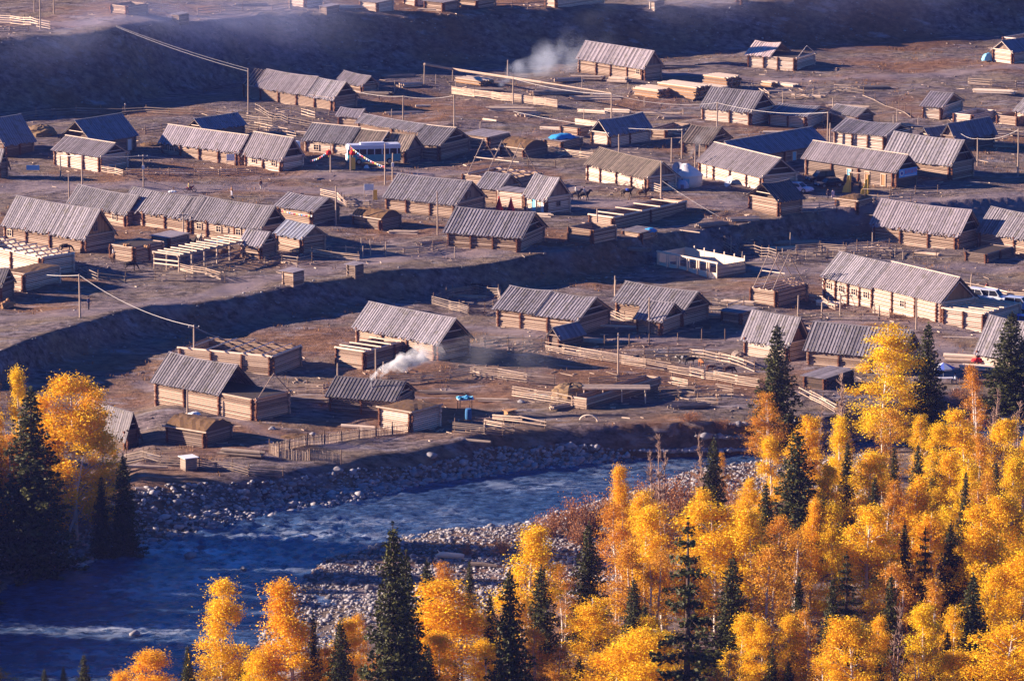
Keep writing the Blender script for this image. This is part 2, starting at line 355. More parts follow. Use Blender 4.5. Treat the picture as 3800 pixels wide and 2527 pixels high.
# ================================================================ timber buildings
def frame(C, A, Bx, ang=None):
    """near ground corner, far end of the left wall, pixel x where the right wall ends -> base point, yaw, left length, right length"""
    c = P(*C)
    if ang is None:
        a = P(*A); d = a - c; d.z = 0; LA = d.length; e1 = d.normalized()
    else:
        an = R(ang); e1 = Vector((-math.cos(an), math.sin(an), 0)); LA = 8.
        for _ in range(12): LA += (proj(c + e1 * LA)[0] - A[0]) / PS(c) / max(.3, math.cos(an))
    e2 = Vector((e1.y, -e1.x, 0)); w = 4.
    for _ in range(12): w += (Bx - proj(c + e2 * w)[0]) / PS(c) / max(.35, e2.x)
    zmin = min(c.z, gz(*(c + e1 * LA).xy), gz(*(c + e2 * max(w, .8)).xy))
    return c, math.atan2(e2.y, e2.x), LA, max(w, .8), zmin - c.z
def logs(mb, p, q, z0, h, d=.25, e=.28, tb=.5, mi=0, tv=.5):
    p, q = Vector(p), Vector(q); u = (q - p).normalized(); n = max(2, round((h - z0) / d)); d = (h - z0) / n
    for i in range(n):
        z = Vector((0, 0, z0 + d * (i + .5)))
        mb.bar(p - u * (e * uni(.6, 1.25)) + z, q + u * (e * uni(.6, 1.25)) + z, d * uni(.47, .54), 6, min(1, max(0, tb + uni(-tv, tv))), mi=mi)
def box_walls(root, X, Y, h, z0, wmat, ends, left_cross=(), right_cross=(), d=.25):
    mb = MB()
    logs(mb, (0, 0, 0), (0, Y, 0), z0, h, d, .08); logs(mb, (X, 0, 0), (X, Y, 0), z0, h, d, .22)
    logs(mb, (0, 0, 0), (X, 0, 0), z0 + d * .5, h + d * .1, d, .08); logs(mb, (0, Y, 0), (X, Y, 0), z0 + d * .5, h + d * .1, d, .22)
    wl = mb.build('wall', wmat, root); ck = MB(); t_ = .05
    for a_, c_ in (((-t_, 0), (t_, Y)), ((X - t_, 0), (X + t_, Y)), ((t_, -t_), (X - t_, t_)), ((t_, Y - t_), (X - t_, Y + t_))): ck.box((a_[0], a_[1], z0), (c_[0], c_[1], h - .03), .2)
    ck.build('chinking', M['earth'], wl)
    def col(x, y, ux, uy):
        e = MB(); n = round((h - z0) / d)
        for i in range(n):
            z = z0 + (i + .5) * (h - z0) / n; L = uni(.24, .44)
            e.bar((x + ux * L, y + uy * L, z), (x - ux * .1, y - uy * .1, z), d * .56, 6, uni(.2, .8))
        return e
    if ends:
        for f in [0.02] + list(left_cross) + [.985]: col(0, Y * f, -1, 0).build('log_ends', M['logend'], wl)
        for f in [.0] + list(right_cross) + [.985]: col(X * f, 0, 0, -1).build('log_ends', wmat if f > .5 else M['logend'], wl)
    return wl
def window(root, side, pos, z, w=.9, h=.8, X=0, Y=0, fr='fresh', door=None):
    """side 'L' = left wall plane x=0, 'R' = right wall plane y=0"""
    def bx(mb, a0, a1, z0, z1, d0, d1, tn=.5):
        if side == 'L': mb.box((-d1, a0, z0), (-d0, a1, z1), tn)
        else: mb.box((a0, -d1, z0), (a1, -d0, z1), tn)
    a0, a1 = pos - w / 2, pos + w / 2; f = MB(); t = .09
    bx(f, a0 - t, a0, z - t, z + h + t, .02, .24); bx(f, a1, a1 + t, z - t, z + h + t, .02, .24)
    bx(f, a0, a1, z + h, z + h + t, .02, .238); bx(f, a0, a1, z - t, z, .02, .238)
    if door is None:
        bx(f, (a0 + a1) / 2 - .03, (a0 + a1) / 2 + .03, z, z + h, .02, .21); bx(f, a0, (a0 + a1) / 2 - .03, z + h * .55, z + h * .55 + .05, .02, .208); bx(f, (a0 + a1) / 2 + .03, a1, z + h * .55, z + h * .55 + .05, .02, .208)
    fo = f.build('window' if door is None else 'door', M[fr], root)
    p = MB(); bx(p, a0, a1, z, z + h, .03, .17); p.build('pane' if door is None else 'door_leaf', M['glass'] if door is None else M[door], fo)
def roof_slope(mb, Pm, u0, u1, W, h, r, front, eave=.5, pw=.33, gap=.0, rag=.18, lift=.07, tv=.33, sag=0.):
    hw = W / 2; s = (r - h) / hw; ln = math.hypot(1, s)
    v0, vr = (-eave, hw) if front else (W + eave, hw)
    zE = h - s * eave + .14; zR = r + .14
    sgn = 1 if front else -1
    nv = (Pm(0, -s * sgn, 1) - Pm(0, 0, 0)).normalized(); wv = (Pm(1, 0, 0) - Pm(0, 0, 0)).normalized()
    u = u0; k = 0
    while u < u1 - .05:
        w_ = min(uni(.8, 1.2) * pw, u1 - u); up = lift if k % 2 else 0; k += 1
        if rnd() < gap: u += w_; continue
        ex = uni(-rag, rag * .6); fx = ex * 1
        p = Pm(u + w_ / 2, v0 - sgn * fx, zE - s * fx + up); q = Pm(u + w_ / 2, vr, zR + up - sag * math.sin(math.pi * (u + w_ / 2 - u0) / (u1 - u0)))
        mb.plank(p, q, wv, nv, w_ * (1.05 if up else 1.0), .05, min(1, max(0, (.72 if up else .28) + uni(-tv, tv))))  # lower boards toned darker: shadow of the gaps put into their tone
        u += w_
def house(lb, C, A, Bx, r, h=2.25, axis='A', ang=None, wm='log', rm='roof', gable='open', cross=(.34, .67), rcross=(), cap=False, wins=(), doors=(), gwins=(), ru=(0, 1),
          ends=True, og=.55, eave=.5, gap=0., rag=.18, pw=.235, group='log cabins with board roofs', name='log_cabin', rafters=False, chim=None, roofs=None, cat='log cabin', gmat=None):
    c, yaw, LA, WB, dz = frame(C, A, Bx, ang)
    t = thing(name, lb, cat, c, yaw, group); z0 = dz - .35
    X, Y = WB, LA
    wl = box_walls(t, X, Y, h, z0, M[wm], ends, cross if axis == 'A' else (), rcross if axis == 'A' else cross)
    L, W = (Y, X) if axis == 'A' else (X, Y)
    Pm = (lambda u, v, z: Vector((v, u, z))) if axis == 'A' else (lambda u, v, z: Vector((u, v, z)))
    # ridge height from the apex pixel above the middle of the near gable
    mid = t.location + Matrix.Rotation(yaw, 3, 'Z') @ Pm(L * ru[0], W / 2, 0)
    rz = r if r < 12 else max(h + 1.0, (proj(mid)[1] - r) / PS(mid) / cT)
    fl = MB(); a, b_ = Pm(.12, .12, h - .12), Pm(L - .12, W - .12, h + .02)
    fl.box((min(a.x, b_.x), min(a.y, b_.y), a.z), (max(a.x, b_.x), max(a.y, b_.y), b_.z)); fl.build('attic_floor', M['earth'], t)
    segs = roofs or [(ru[0], ru[1], rm, 0)]
    for si, (f0, f1, rm_, dzr) in enumerate(segs):
        u0 = L * f0 - (og if f0 == 0 else 0); u1 = L * f1 + (og if f1 == 1 else 0)
        ro = None; sag = uni(.03, .25) if not (cap is True or rag < .05) else uni(0, .06)
        for front in (True, False):
            mb = MB(); roof_slope(mb, Pm, u0, u1, W, h + dzr, rz + dzr, front, eave, pw, gap, rag, sag=sag)
            if ro is None: ro = mb.build('roof', M[rm_], t)
            else: mb.build('rear_slope', M[rm_], ro)
        cm = MB(); capm = cap is True or (cap and si in cap)
        nk = 7
        for kk in range(nk):
            f_, g_ = kk / nk, (kk + 1) / nk; cm.plank(Pm(u0 + (u1 - u0) * f_, W / 2, rz + dzr + .22 - sag * math.sin(math.pi * f_)), Pm(u0 + (u1 - u0) * g_, W / 2, rz + dzr + .22 - sag * math.sin(math.pi * g_)), Pm(0, 1, 0), (0, 0, 1), .30 if capm else .2, .07, .8)
        cm.build('ridge_board', M['fresh'] if capm else M[rm_], ro)
    s = (rz - h) / (W / 2)
    # gables
    for u, kind in ((.0, gable), (L * ru[1], 'board')):
        gb = MB()
        if kind in ('board', 'orange'):
            ui = .55 if kind == 'orange' else .04
            if u > 0: ui = -.04
            v = .05
            while v < W - .1:
                wv = min(.3, W - .05 - v); hh = min(v, W - v - wv) * s
                if hh > .08: gb.plank(Pm(u + ui, v + wv / 2, h + .03), Pm(u + ui, v + wv / 2, h + hh + .05), Pm(0, 1, 0), Pm(1, 0, 0), wv * .97, .04, uni(.2, .8))
                v += wv
            if gb.v: gb.build('gable', M[gmat] if gmat and u == 0 else (M['orange'] if kind == 'orange' else M['loggrey']), t)
        if u == 0:
            bm = MB(); bm.bar(Pm(-.35, -.25, h + .16), Pm(-.35, W + .25, h + .16), .1, 6, .7); bm.build('tie_beam', M['fresh'] if kind == 'orange' else M[wm], t)
            for v, e in ((-.35, 1), (W + .35, -1)):
                rb = MB(); rb.bar(Pm(-.42, v, h + .02 - s * .35), Pm(-.42, W / 2, rz - .02), .07, 6, .6); rb.build('rafter', M[wm], t)
            if kind == 'open':
                cb = MB(); cb.bar(Pm(-.3, W * .27, h + s * W * .27 - .25), Pm(-.3, W * .73, h + s * W * .27 - .25), .06, 6, .8); cb.build('collar_beam', M['fresh'], t)
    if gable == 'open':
        ab = MB(); ab.add([Pm(.9, .15, h), Pm(.9, W - .15, h), Pm(.9, W / 2, rz - .12), Pm(.96, .15, h), Pm(.96, W - .15, h), Pm(.96, W / 2, rz - .12)], [(0, 1, 2), (5, 4, 3), (0, 2, 5, 3), (1, 4, 5, 2)]); ab.build('attic_shade_sheet', M['logdark'], t)  # dark sheet added behind the open gable to stand for attic shade
    if rafters:
        n = 4
        for i in range(n):
            u = L * ru[1] + (L * (1 - ru[1])) * (i + .6) / n
            for v in (-.3, W + .3):
                rb = MB(); rb.bar(Pm(u, v, h + .05), Pm(u, W / 2, rz), .08, 6, .8); rb.build('rafter', M['fresh'] if wm == 'logpale' else M['pole'], t)
    sl = 'L' if axis == 'A' else 'R'; gs = 'R' if axis == 'A' else 'L'
    for f, zz in wins: window(t, sl, L * f, zz, X=X, Y=Y)
    for f, col in doors: window(t, sl, L * f, .08, .85, 1.75, X, Y, door=col)
    for f, zz, w_, h_ in gwins: window(t, gs, W * f, zz, w_, h_, X, Y, fr='loggrey')
    if chim:
        cb = MB(); v = W * .28; p = Pm(L * chim, v, h + s * v - .2); cb.tube([p, p + Vector((0, 0, 1.3))], .11, 8); cb.lathe([(.16, 0), (.16, .06), (.02, .16)], 8, p + Vector((0, 0, 1.32))); cb.build('chimney', M['metal'], t)
    t['dims'] = (X, Y, h, rz); return t
def pen(lb, C, A, Bx, h, top='joists', ang=None, wm='log', cross=(), rcross=(), ends=True, group='roofless log boxes', name='log_pen', nj=6, cat='log pen', d=.25, jm='fresh', wins=(), doors=(), jdir='A', rise=.5):
    """log box without a pitched roof"""
    c, yaw, X, Y, dz = None, 0, 0, 0, 0
    c, yaw, Y, X, dz = frame(C, A, Bx, ang)
    t = thing(name, lb, cat, c, yaw, group); hm = h if h < 8 else h / PS(c) / cT
    box_walls(t, X, Y, hm, dz - .35, M[wm], ends, cross, rcross, d)
    if top == 'joists':
        for i in range(nj):
            f = (i + .5) / nj; jb = MB()
            if jdir == 'A': jb.bar((X * f, -.3, hm + .14), (X * f, Y + .3, hm + .14), .11, 6, uni(.5, 1))
            else: jb.bar((-.3, Y * f, hm + .14), (X + .3, Y * f, hm + .14), .11, 6, uni(.5, 1))
            jb.build('ceiling_beam', M[jm], t)
        pl = MB()
        for a, b_ in (((-.2, 0), (X + .3, 0)), ((0, -.2), (0, Y + .3))): pl.bar((*a, hm + .02), (*b_, hm + .02), .14, 6, .9)
        pl.build('top_plate', M[jm], t)
    elif top == 'sod':
        f = MB(); n = 9
        for i in range(n):
            for j in range(n):
                pass
        xs = np.linspace(-.15, X + .15, n); ys = np.linspace(-.15, Y + .15, n); vs = []
        for b_ in ys:
            for a in xs:
                e = min((a + .15) / max(X, .1), (X + .15 - a) / max(X, .1), (b_ + .15) / Y, (Y + .15 - b_) / Y)
                vs.append((a, b_, hm + .08 + rise * min(1, e * 2.6) ** .7 + uni(0, .09)))
        f.add(vs, [(j * n + i, j * n + i + 1, (j + 1) * n + i + 1, (j + 1) * n + i) for j in range(n - 1) for i in range(n - 1)])
        f.box((-.2, -.2, hm - .05), (X + .2, Y + .2, hm + .1)); f.build('sod_roof', M['sod'], t)
        ed = MB(); ed.bar((-.22, -.4, hm + .14), (-.22, Y + .4, hm + .14), .1, 6, .7); ed.bar((-.4, -.22, hm + .1), (X + .4, -.22, hm + .1), .1, 6, .7); ed.build('edge_log', M['rail'], t)
    elif top in ('open', 'floor'):
        f = MB(); zt = .1 if top == 'open' else hm - .1
        f.box((.12, .12, zt - .3), (X - .12, Y - .12, zt)); f.build('floor', M['earth'], t)
    elif top == 'rafters':
        for f_ in (.12, .5, .88):
            for a, b_ in (((-.2), X / 2), ((X + .2), X / 2)):
                jb = MB(); jb.bar((a, Y * f_, hm), (b_, Y * f_, hm + X * .62), .07, 6, .7); jb.build('rafter', M['pole'], t)
        jb = MB(); jb.bar((X * .24, -.2, hm + X * .3), (X * .24, Y * .9, hm + X * .3), .07, 6, .9); jb.build('purlin', M['fresh'], t)
        for i in range(4):
            jb = MB(); jb.bar((-.3, Y * (i + .5) / 4, hm + .14), (X + .3, Y * (i + .5) / 4, hm + .14), .1, 6, uni(.5, 1)); jb.build('ceiling_beam', M[jm], t)
    elif top == 'flat':
        f = MB(); y = -.3
        while y < Y + .3:
            f.plank((-.35, y + .15, hm + .06), (X + .35, y + .15, hm + .16), (0, 1, 0), (0, 0, 1), .29, .05, uni(.2, 1)); y += .3
        f.build('flat_roof', M['roofpale'], t)
    for f_, z in wins: window(t, 'L', Y * f_, z, .6, .55)
    for f_, col in doors: window(t, 'R', X * f_, .05, .8, 1.5, door=col)
    t['dims'] = (X, Y, hm, 0); return t
def sod_hut(lb, C, A, Bx, h, rise=1.1, ang=None, wm='loggrey', arch=False):
    c, yaw, Y, X, dz = frame(C, A, Bx, ang); t = thing('sod_hut', lb, 'sod hut', c, yaw, 'log huts with turf roofs'); hm = h if h < 8 else h / PS(c) / cT
    box_walls(t, X, Y, hm, dz - .35, M[wm], True, (), (), .24)
    n, k = 11, 9; vs = []
    for j in range(n):
        y = -.2 + (Y + .4) * j / (n - 1)
        for i in range(k):
            f = i / (k - 1); x = -.3 + (X + .6) * f
            z = hm + .05 + rise * (math.sin(math.pi * f) ** .75 if arch else min(1, 2.9 * min(f, 1 - f)) ** .9) + uni(-.06, .08)
            vs.append((x, y, z))
    f = MB(); f.add(vs, [(j * k + i, j * k + i + 1, (j + 1) * k + i + 1, (j + 1) * k + i) for j in range(n - 1) for i in range(k - 1)])
    f.build('sod_roof', M['sod'], t)
    for nm, j, yy in (('gable', 0, -.05), ('gable', n - 1, Y + .05)):
        g = MB(); row = [(vs[j * k + i][0], yy, vs[j * k + i][2] - .03) for i in range(k)]; base = [(p[0], yy, hm - .1) for p in row]
        g.add(row + base, [(i, i + 1, k + i + 1, k + i) for i in range(k - 1)], .4); g.build(nm, M['logdark'], t)
    e = MB(); e.bar((-.35, -.5, hm + .1), (-.35, Y + .5, hm + .1), .11, 6, .7); e.build('edge_log', M['rail'], t)
    t['dims'] = (X, Y, hm, 0); return t
# ================================================================ fences, poles, wires
def fence(lb, pts, h=1.15, rails=4, span=3.0, mt='rail', kind='rail', group='rail fences of the village', jit=.07, tall=.25, rr=.072):
    w = [P(*p) for p in pts]; t = thing('rail_fence' if kind == 'rail' else 'picket_fence', lb, 'fence', w[0], 0, group); o = w[0]
    pm = MB(); pm.tube([(0, 0, -.4), (0, 0, h), (.01, 0, h + tall)], [.075, .07, .06], 6, .5); pme = pm.mesh('post', 'post')
    first = True; prev = None
    for a, b in zip(w[:-1], w[1:]):
        n = max(1, round((b - a).length / span))
        for i in range(n):
            p, q = a.lerp(b, i / n), a.lerp(b, (i + 1) / n)
            for r_ in (p, q): r_.z = gz(r_.x, r_.y)
            if prev is None or (prev - p).length > .2: inst('post', pme, t, p - o, uni(0, 3), (1, 1, uni(.85, 1.2)))
            inst('post', pme, t, q - o, uni(0, 3), (1, 1, uni(.85, 1.2))); prev = q
            mb = MB()
            if kind == 'rail':
                d = (q - p).normalized() * .25
                sd = Vector((d.y, -d.x, 0)).normalized() * .12
                if sd.y > 0: sd = -sd
                for k in range(rails):
                    if rnd() < .06: continue
                    z = .22 + (h - .28) * k / max(1, rails - 1); s_ = sd * (1 if k % 2 else .75)
                    mb.bar(p - o - d + s_ + Vector((0, 0, z + uni(-jit, jit))), q - o + d + s_ + Vector((0, 0, z + uni(-jit, jit))), uni(.8, 1.2) * rr, 6, uni(.2, 1), rr * .75)
                nm = 'rails'
            else:
                L = (q - p).length; k = int(L / .19); d = (q - p) / k
                for j in range(k):
                    c_ = p - o + d * (j + .5); c_.z = gz(*(p + d * (j + .5)).xy) - o.z
                    mb.bar(c_ - Vector((0, 0, .2)), c_ + Vector((uni(-.05, .05), 0, h * uni(.85, 1.1))), .05, 5, uni(.2, 1), .035)
                for z in (.3, h * .75): mb.bar(p - o + Vector((0, .07, z)), q - o + Vector((0, .07, z)), .04, 5, .4)
                nm = 'pickets'
            if mb.v: mb.build(nm, M[mt], t)
    return t
def pole(lb, x, yb, yt, arms=0, mt='pole', lamp=False, group='utility poles in the village', box=False):
    p = P(x, yb); h = (yb - yt) / PS(p) / cT; t = thing('utility_pole', lb, 'pole', p, uni(-.2, .2), group)
    b = MB(); b.tube([(0, 0, -.5), (0, 0, h * .5), (uni(-.05, .05), 0, h)], [.14, .12, .09], 8, uni(.4, 1)); b.build('shaft', M[mt], t)
    for k in range(arms):
        z = h - .3 - k * .55; c = MB(); c.box((-.75, -.11, z - .05), (.75, -.02, z + .05), .6)
        co = c.build('crossarm', M[mt], t)
        for x_ in (-.65, 0, .65):
            i_ = MB(); i_.lathe([(.05, 0), (.06, .08), (.03, .16)], 8, (x_, -.065, z + .05)); i_.build('insulator', M['white'], co)
    if box: m_ = MB(); m_.box((-.2, -.38, h * .55), (.2, -.1, h * .55 + .6), .6); m_.build('meter_box', M['white'], t)
    if lamp: m_ = MB(); m_.box((-.05, -.7, h - .2), (.05, .0, h - .12)); m_.box((-.12, -.95, h - .24), (.12, -.6, h - .12)); m_.build('lamp_head', M['metal'], t)
    t['top'] = (p.x, p.y, p.z + h); return t
def wire(lb, a, b, sag=.5, r=.026, n=12):
    a, b = Vector(a), Vector(b); mb = MB(); pts = []
    for i in range(n + 1):
        f = i / n; q = a.lerp(b, f); q.z -= sag * 4 * f * (1 - f); pts.append(q - a)
    mb.tube(pts, r, 4, .5); o = mb.build('overhead_wire', M['wire'], None, loc=a)
    return tag(o, lb, 'wire', 'overhead wires')
def top(o): return Vector(o['top'])
def log_pile(lb, x, y, n=6, L=4., r=.14, yaw=.3, spread=.8, mt='rail', group='loose logs and timber'):
    p = P(x, y); t = thing('log_pile', lb, 'logs', p, yaw, group)
    for i in range(n):
        b = MB(); row = i % max(2, n // 2 + 1); lay = i // max(2, n // 2 + 1)
        yy = (row - n / 4) * r * 2.1 * spread + lay * r; z = r + lay * r * 1.8; sk = uni(-.25, .25)
        b.bar((-L / 2 * uni(.8, 1.1) + uni(-.4, .4), yy - sk, z), (L / 2 * uni(.8, 1.1), yy + sk, z + uni(-.02, .05)), r * uni(.8, 1.15), 7, uni(.3, 1)); b.build('log', M[mt], t)
    return t
def log(lb, x, y, L=4, r=.2, yaw=.2, mt='rail', tilt=0.0):
    p = P(x, y); b = MB(); d = Vector((math.cos(yaw) * math.cos(tilt), math.sin(yaw) * math.cos(tilt), math.sin(tilt))) * (L / 2); up = Vector((0, 0, r * .9 + abs(d.z)))
    b.tube([-d + up, up * 1.0 + Vector((0, .05, 0)), d + up], [r, r * .9, r * .75], 8, .7); o = b.build('log', M[mt], None, loc=p)
    return tag(o, lb, 'log', 'loose logs and timber')

def animal_shelter():
    c, yaw, Y, X, dz = frame((664, 1008), (573, 986), 944, 36); t = thing('animal_shelter', 'open post-and-beam animal shelter with poles over it in the left yard', 'shelter', c, yaw); h = 2.1
    def prt(nm, a, b_, r, mt='rail'): m_ = MB(); m_.bar(a, b_, r, 6, uni(.3, 1)); m_.build(nm, M[mt], t)
    for i in range(7):
        for y in (0, Y): prt('post', (X * i / 6, y, dz - .4), (X * i / 6, y, h), .12)
    prt('post', (0, Y / 2, dz - .4), (0, Y / 2, h), .1)
    for y in (0, Y): prt('top_beam', (-.3, y, h + .1), (X + .4, y, h + .1), .15)
    for x in (0, X): prt('top_beam', (x, -.3, h + .22), (x, Y + .3, h + .22), .14)
    for i in range(11): prt('roof_pole', (X * (i + .7) / 11.5 - .2, -.2, h + .3), (X * (i + .7) / 11.5 + uni(-.3, .3), Y + .2, h + .3), .1, 'fresh')
    for z in (.75, 1.35): prt('end_rail', (-.1, -.1, z + .1), (-.1, Y, z), .11, 'fresh'); prt('rear_rail', (0, Y, z), (X, Y, z + .1), .12, 'railgrey'); prt('front_rail', (X * .33, 0, z * .7), (X, 0, z * .7), .09, 'railgrey')
def stall_row():
    c, yaw, Y, X, dz = frame((2663, 1034), (2441, 982), 2764); t = thing('stall_row', 'bright new stall row with six framed openings', 'stall', c, yaw); h = 2.15
    def bx(nm, a, b_, mt='fresh', tn=.8): m_ = MB(); m_.box(a, b_, tn); m_.build(nm, M[mt], t)
    n = 6
    for i in range(n):
        y0, y1 = Y * i / n, Y * (i + 1) / n
        bx('opening_post', (-.1, y0 + .04, dz - .3), (.1, y0 + .18, h)); bx('opening_post', (-.1, y1 - .42, dz - .3), (.1, y1 - .28, h)); bx('low_panel', (-.05, y0 + .18, dz - .1), (.05, y1 - .42, .75), 'fresh', .9)
        bx('rear_post', (X - .08, y0, 0), (X + .08, y0 + .16, h + .55))
        m_ = MB(); m_.box((X - .06, y0 + .16, .3), (X + .02, y1, h + .1), .9); m_.build('rear_boards', M['fresh'], t)
    bx('corner_post', (-.12, Y - .1, dz - .3), (.12, Y + .1, h + .1)); bx('top_rail', (-.16, -.1, h), (.06, Y + .2, h + .22), 'fresh', 1); bx('end_boards', (.1, Y, dz - .2), (X, Y + .1, h))
    m_ = MB(); logs(m_, (.1, 0, 0), (X, 0, 0), dz - .3, h - .2, .2, .05); m_.build('woven_end_wall', M['log'], t)
    bx('floor', (.12, .12, -.4), (X - .1, Y - .1, .05), 'earth')
# ================================================================ the village, far to near
# ---- on the upper terrace along the top of the picture
pen('small pale log box with open top on the upper terrace, left end', (471, 55), (413, 44), 545, 1.5, 'open', ang=40, wm='log')
pen('tiny plank privy standing on the lip of the upper bank', (664, 93), (641, 89), 697, 1.7, 'flat', ang=38, wm='loggrey', ends=False, group=None, name='privy', cat='privy', d=.3)
pen('bright end-lit log box at the top edge above the long skeleton-roofed house', (1132, 30), (1076, 22), 1192, 2.2, 'open', ang=40, wm='logpale')
pen('grey plank shed at the bank lip right of the bright log box', (1212, 56), (1190, 52), 1255, 1.4, 'flat', ang=40, wm='loggrey', ends=False, name='plank_shed', cat='shed')
pen('pale upright-board shed among fallen poles on the upper terrace', (1400, 46), (1338, 36), 1456, 1.7, 'flat', ang=35, wm='logpale', name='plank_shed', cat='shed')
pen('log house cut off by the top of the picture, beside a dark doorway', (1544, 24), (1500, 16), 1578, 2.3, 'open', ang=38, wm='logpale')
pen('low plank shed with a leaning board on the upper terrace', (1645, 44), (1577, 32), 1697, 1.6, 'flat', ang=38, wm='log', name='plank_shed', cat='shed')
pen('flat-topped shed with a litter of boards on its roof, top centre', (1770, 34), (1700, 22), 1836, 1.5, 'flat', ang=35, wm='log', name='plank_shed', cat='shed')
pen('long log box at the top edge showing mostly its shaded right wall', (2063, 30), (2025, 20), 2239, 2.2, 'open', ang=40, wm='logpale')
pen('tiny white hut with blue roof alone on the bank lip', (2428, 41), (2413, 37), 2462, 1.7, 'flat', ang=35, wm='logpale', ends=False, group=None, name='white_hut', cat='hut')
pen('small brown log hut at the top edge, rightmost on the upper terrace', (2752, 17), (2735, 13), 2772, 1.6, 'flat', ang=35, wm='log', name='plank_shed', cat='shed')
# ---- back row at the foot of the bank
house('long pale-roofed house whose left end is bare rafters, below the bank', (1238, 413), (903, 360), 1321, 305, 2.3, wm='log', rm='roofpale', cross=(.2, .4, .6, .8), ru=(0, .86), rafters=True, roofs=[(0, .28, 'roof', -.2), (.28, .86, 'roofpale', 0)])
house('small shed with its own board roof behind the right end of the skeleton-roofed house', (1345, 350), (1255, 330), 1400, 287, 1.6, rm='roofpale', cross=(), name='log_shed', cat='shed')
house('big smooth-roofed sawmill barn standing alone under the bank', (2390, 299), (2148, 268), 2452, 195, 2.4, wm='log', rm='roofpale', cross=(.25, .5, .72), rag=.03, pw=.5, wins=((.08, 1.0),), gable='board', name='barn', cat='barn', group=None)
house('new pinkish cabin roofed only at its left third, with bare rafters', (2950, 264), (2776, 248), 3020, 4.2, 2.3, wm='logpale', rm='roofpink', cross=(.36, .66), ru=(.5, 1), rafters=False, gable='none', gmat='orange')
house('cabin with shade-blue tinted roof and lit log gable at the right edge under the bank', (3758, 238), (3686, 234), 3960, 155, 2.2, axis='B', ang=48, wm='logpale', rm='roofshadefrost', cross=(.4,), gable='board')
pen('pinkish log box behind the blue-roofed cabin at the right edge', (3790, 178), (3722, 168), 3900, 1.7, 'open', ang=40, wm='logpale')
house('grey-roofed cabin with sunlit two-bay wall beside the lumber stacks', (2784, 466), (2606, 443), 2866, 346, 2.3, wm='logpale', rm='roof', cross=(.42,))
house('grey cabin behind the tallest wire post, right of the lumber-stack cabin', (2989, 479), (2855, 462), 3075, 399, 2.0, wm='logpale', rm='roof', cross=(.48,))
house('low shaded cabin of which mostly the roof shows, behind the wire post', (3180, 470), (3085, 455), 3235, 413, 1.7, wm='loggrey', rm='roof', cross=())
house('weathered three-bay cabin in front of the low shaded one', (3283, 556), (3097, 534), 3379, 464, 2.2, wm='logpale', rm='roof', cross=(.33, .64))
house('small cabin with orange-lit open gable on the right meadow', (3491, 445), (3425, 437), 3566, 350, 2.1, wm='logpale', rm='roofpale', cross=(), gable='orange')
pen('low log box with bright left wall below the orange-gabled cabin', (3607, 460), (3540, 452), 3690, 1.5, 'open', ang=38, wm='logpale')
pen('low plank pen at the right edge behind the white rails', (3775, 468), (3700, 458), 3860, 1.5, 'open', ang=38, wm='log')
house('cabin at the right edge cut by the frame, near the plank pen', (3840, 470), (3772, 458), 3930, 372, 2.1, wm='logpale', rm='roof', cross=())
house('cabin with shade-blue tinted roof seen broadside, right of the big ribbed roof', (3545, 560), (3500, 553), 3686, 464, 2.2, axis='B', ang=45, wm='loggrey', rm='roofshadefrost', cross=(.5,), gable='board')
house('small shed with shade-tinted roof joined left of the broadside cabin', (3450, 545), (3420, 540), 3540, 483, 1.8, axis='B', ang=45, wm='loggrey', rm='roofshadefrost', cross=(), name='log_shed', cat='shed')
house('large cabin with coarse ribbed roof and wide shaded gable', (3527, 668), (3285, 636), 3608, 526, 2.5, wm='log', rm='roof', cross=(), pw=.32, rag=.1)
# ---- second row
house('house with dark shade-blue tinted roof cut by the left edge', (20, 585), (-80, 572), 122, 447, 2.2, axis='B', ang=42, wm='loggrey', rm='roofshadefrost', cross=(.5,))
house('house with shade-tinted roof and open gable behind the whitewashed cabin', (345, 580), (232, 562), 502, 452, 2.4, axis='B', ang=42, wm='loggrey', rm='roofshadefrost', cross=(.5,), doors=((.85, 'white'),), rag=.03)
house('whitewashed three-bay cabin with bright ridge board at the far left', (373, 640), (204, 612), 471, 536, 2.5, wm='logpale', rm='roofpale', cross=(.36, .68), cap=True)
house('dark hut end poking in at the left edge beside the road', (-4, 660), (-90, 650), 24, 560, 2.2, wm='loggrey', rm='roof', cross=())
house('long cabin with white windowed bay and bright ridge, behind the small ridge-capped cabin', (884, 615), (602, 568), 948, 507, 2.3, wm='log', rm='roofpale', cross=(.25, .5, .75), cap=True, wins=((.86, .9), (.95, .9)))
house('shade-tinted roof of a shed almost hidden behind the long white-bayed cabin', (760, 520), (700, 512), 905, 445, 1.7, axis='B', ang=45, wm='loggrey', rm='roofshadefrost', cross=(), name='log_shed', cat='shed')
house('small ridge-capped cabin with two low windows hiding a white coach', (1045, 638), (912, 615), 1122, 517, 2.1, wm='logpale', rm='roofpale', cross=(.5,), cap=True, wins=((.2, .8), (.75, .8)))
house('long cabin behind the teal coach, white window bay at its left', (1398, 596), (1134, 560), 1470, 488, 2.3, wm='logpale', rm='roof', cross=(.3, .6), cap=True, wins=((.84, .8),), roofs=[(0, .36, 'roofbrown', -.25), (.36, 1, 'roof', 0)])
house('small shed with orange gable peeping over the long coach-side cabin', (1330, 470), (1258, 460), 1362, 425, 1.6, wm='log', rm='roofpale', cross=(), gable='orange', name='log_shed', cat='shed')
house('old patchy-roofed cabin in the middle of the joined group', (1590, 545), (1330, 505), 1650, 474, 2.1, wm='log', rm='roof', cross=(.5,), gap=.02, rag=.3)
house('cabin with bright ridge and large dark gable at the end of the joined group', (1629, 596), (1540, 581), 1739, 479, 2.4, wm='log', rm='roof', cross=(), cap=True)
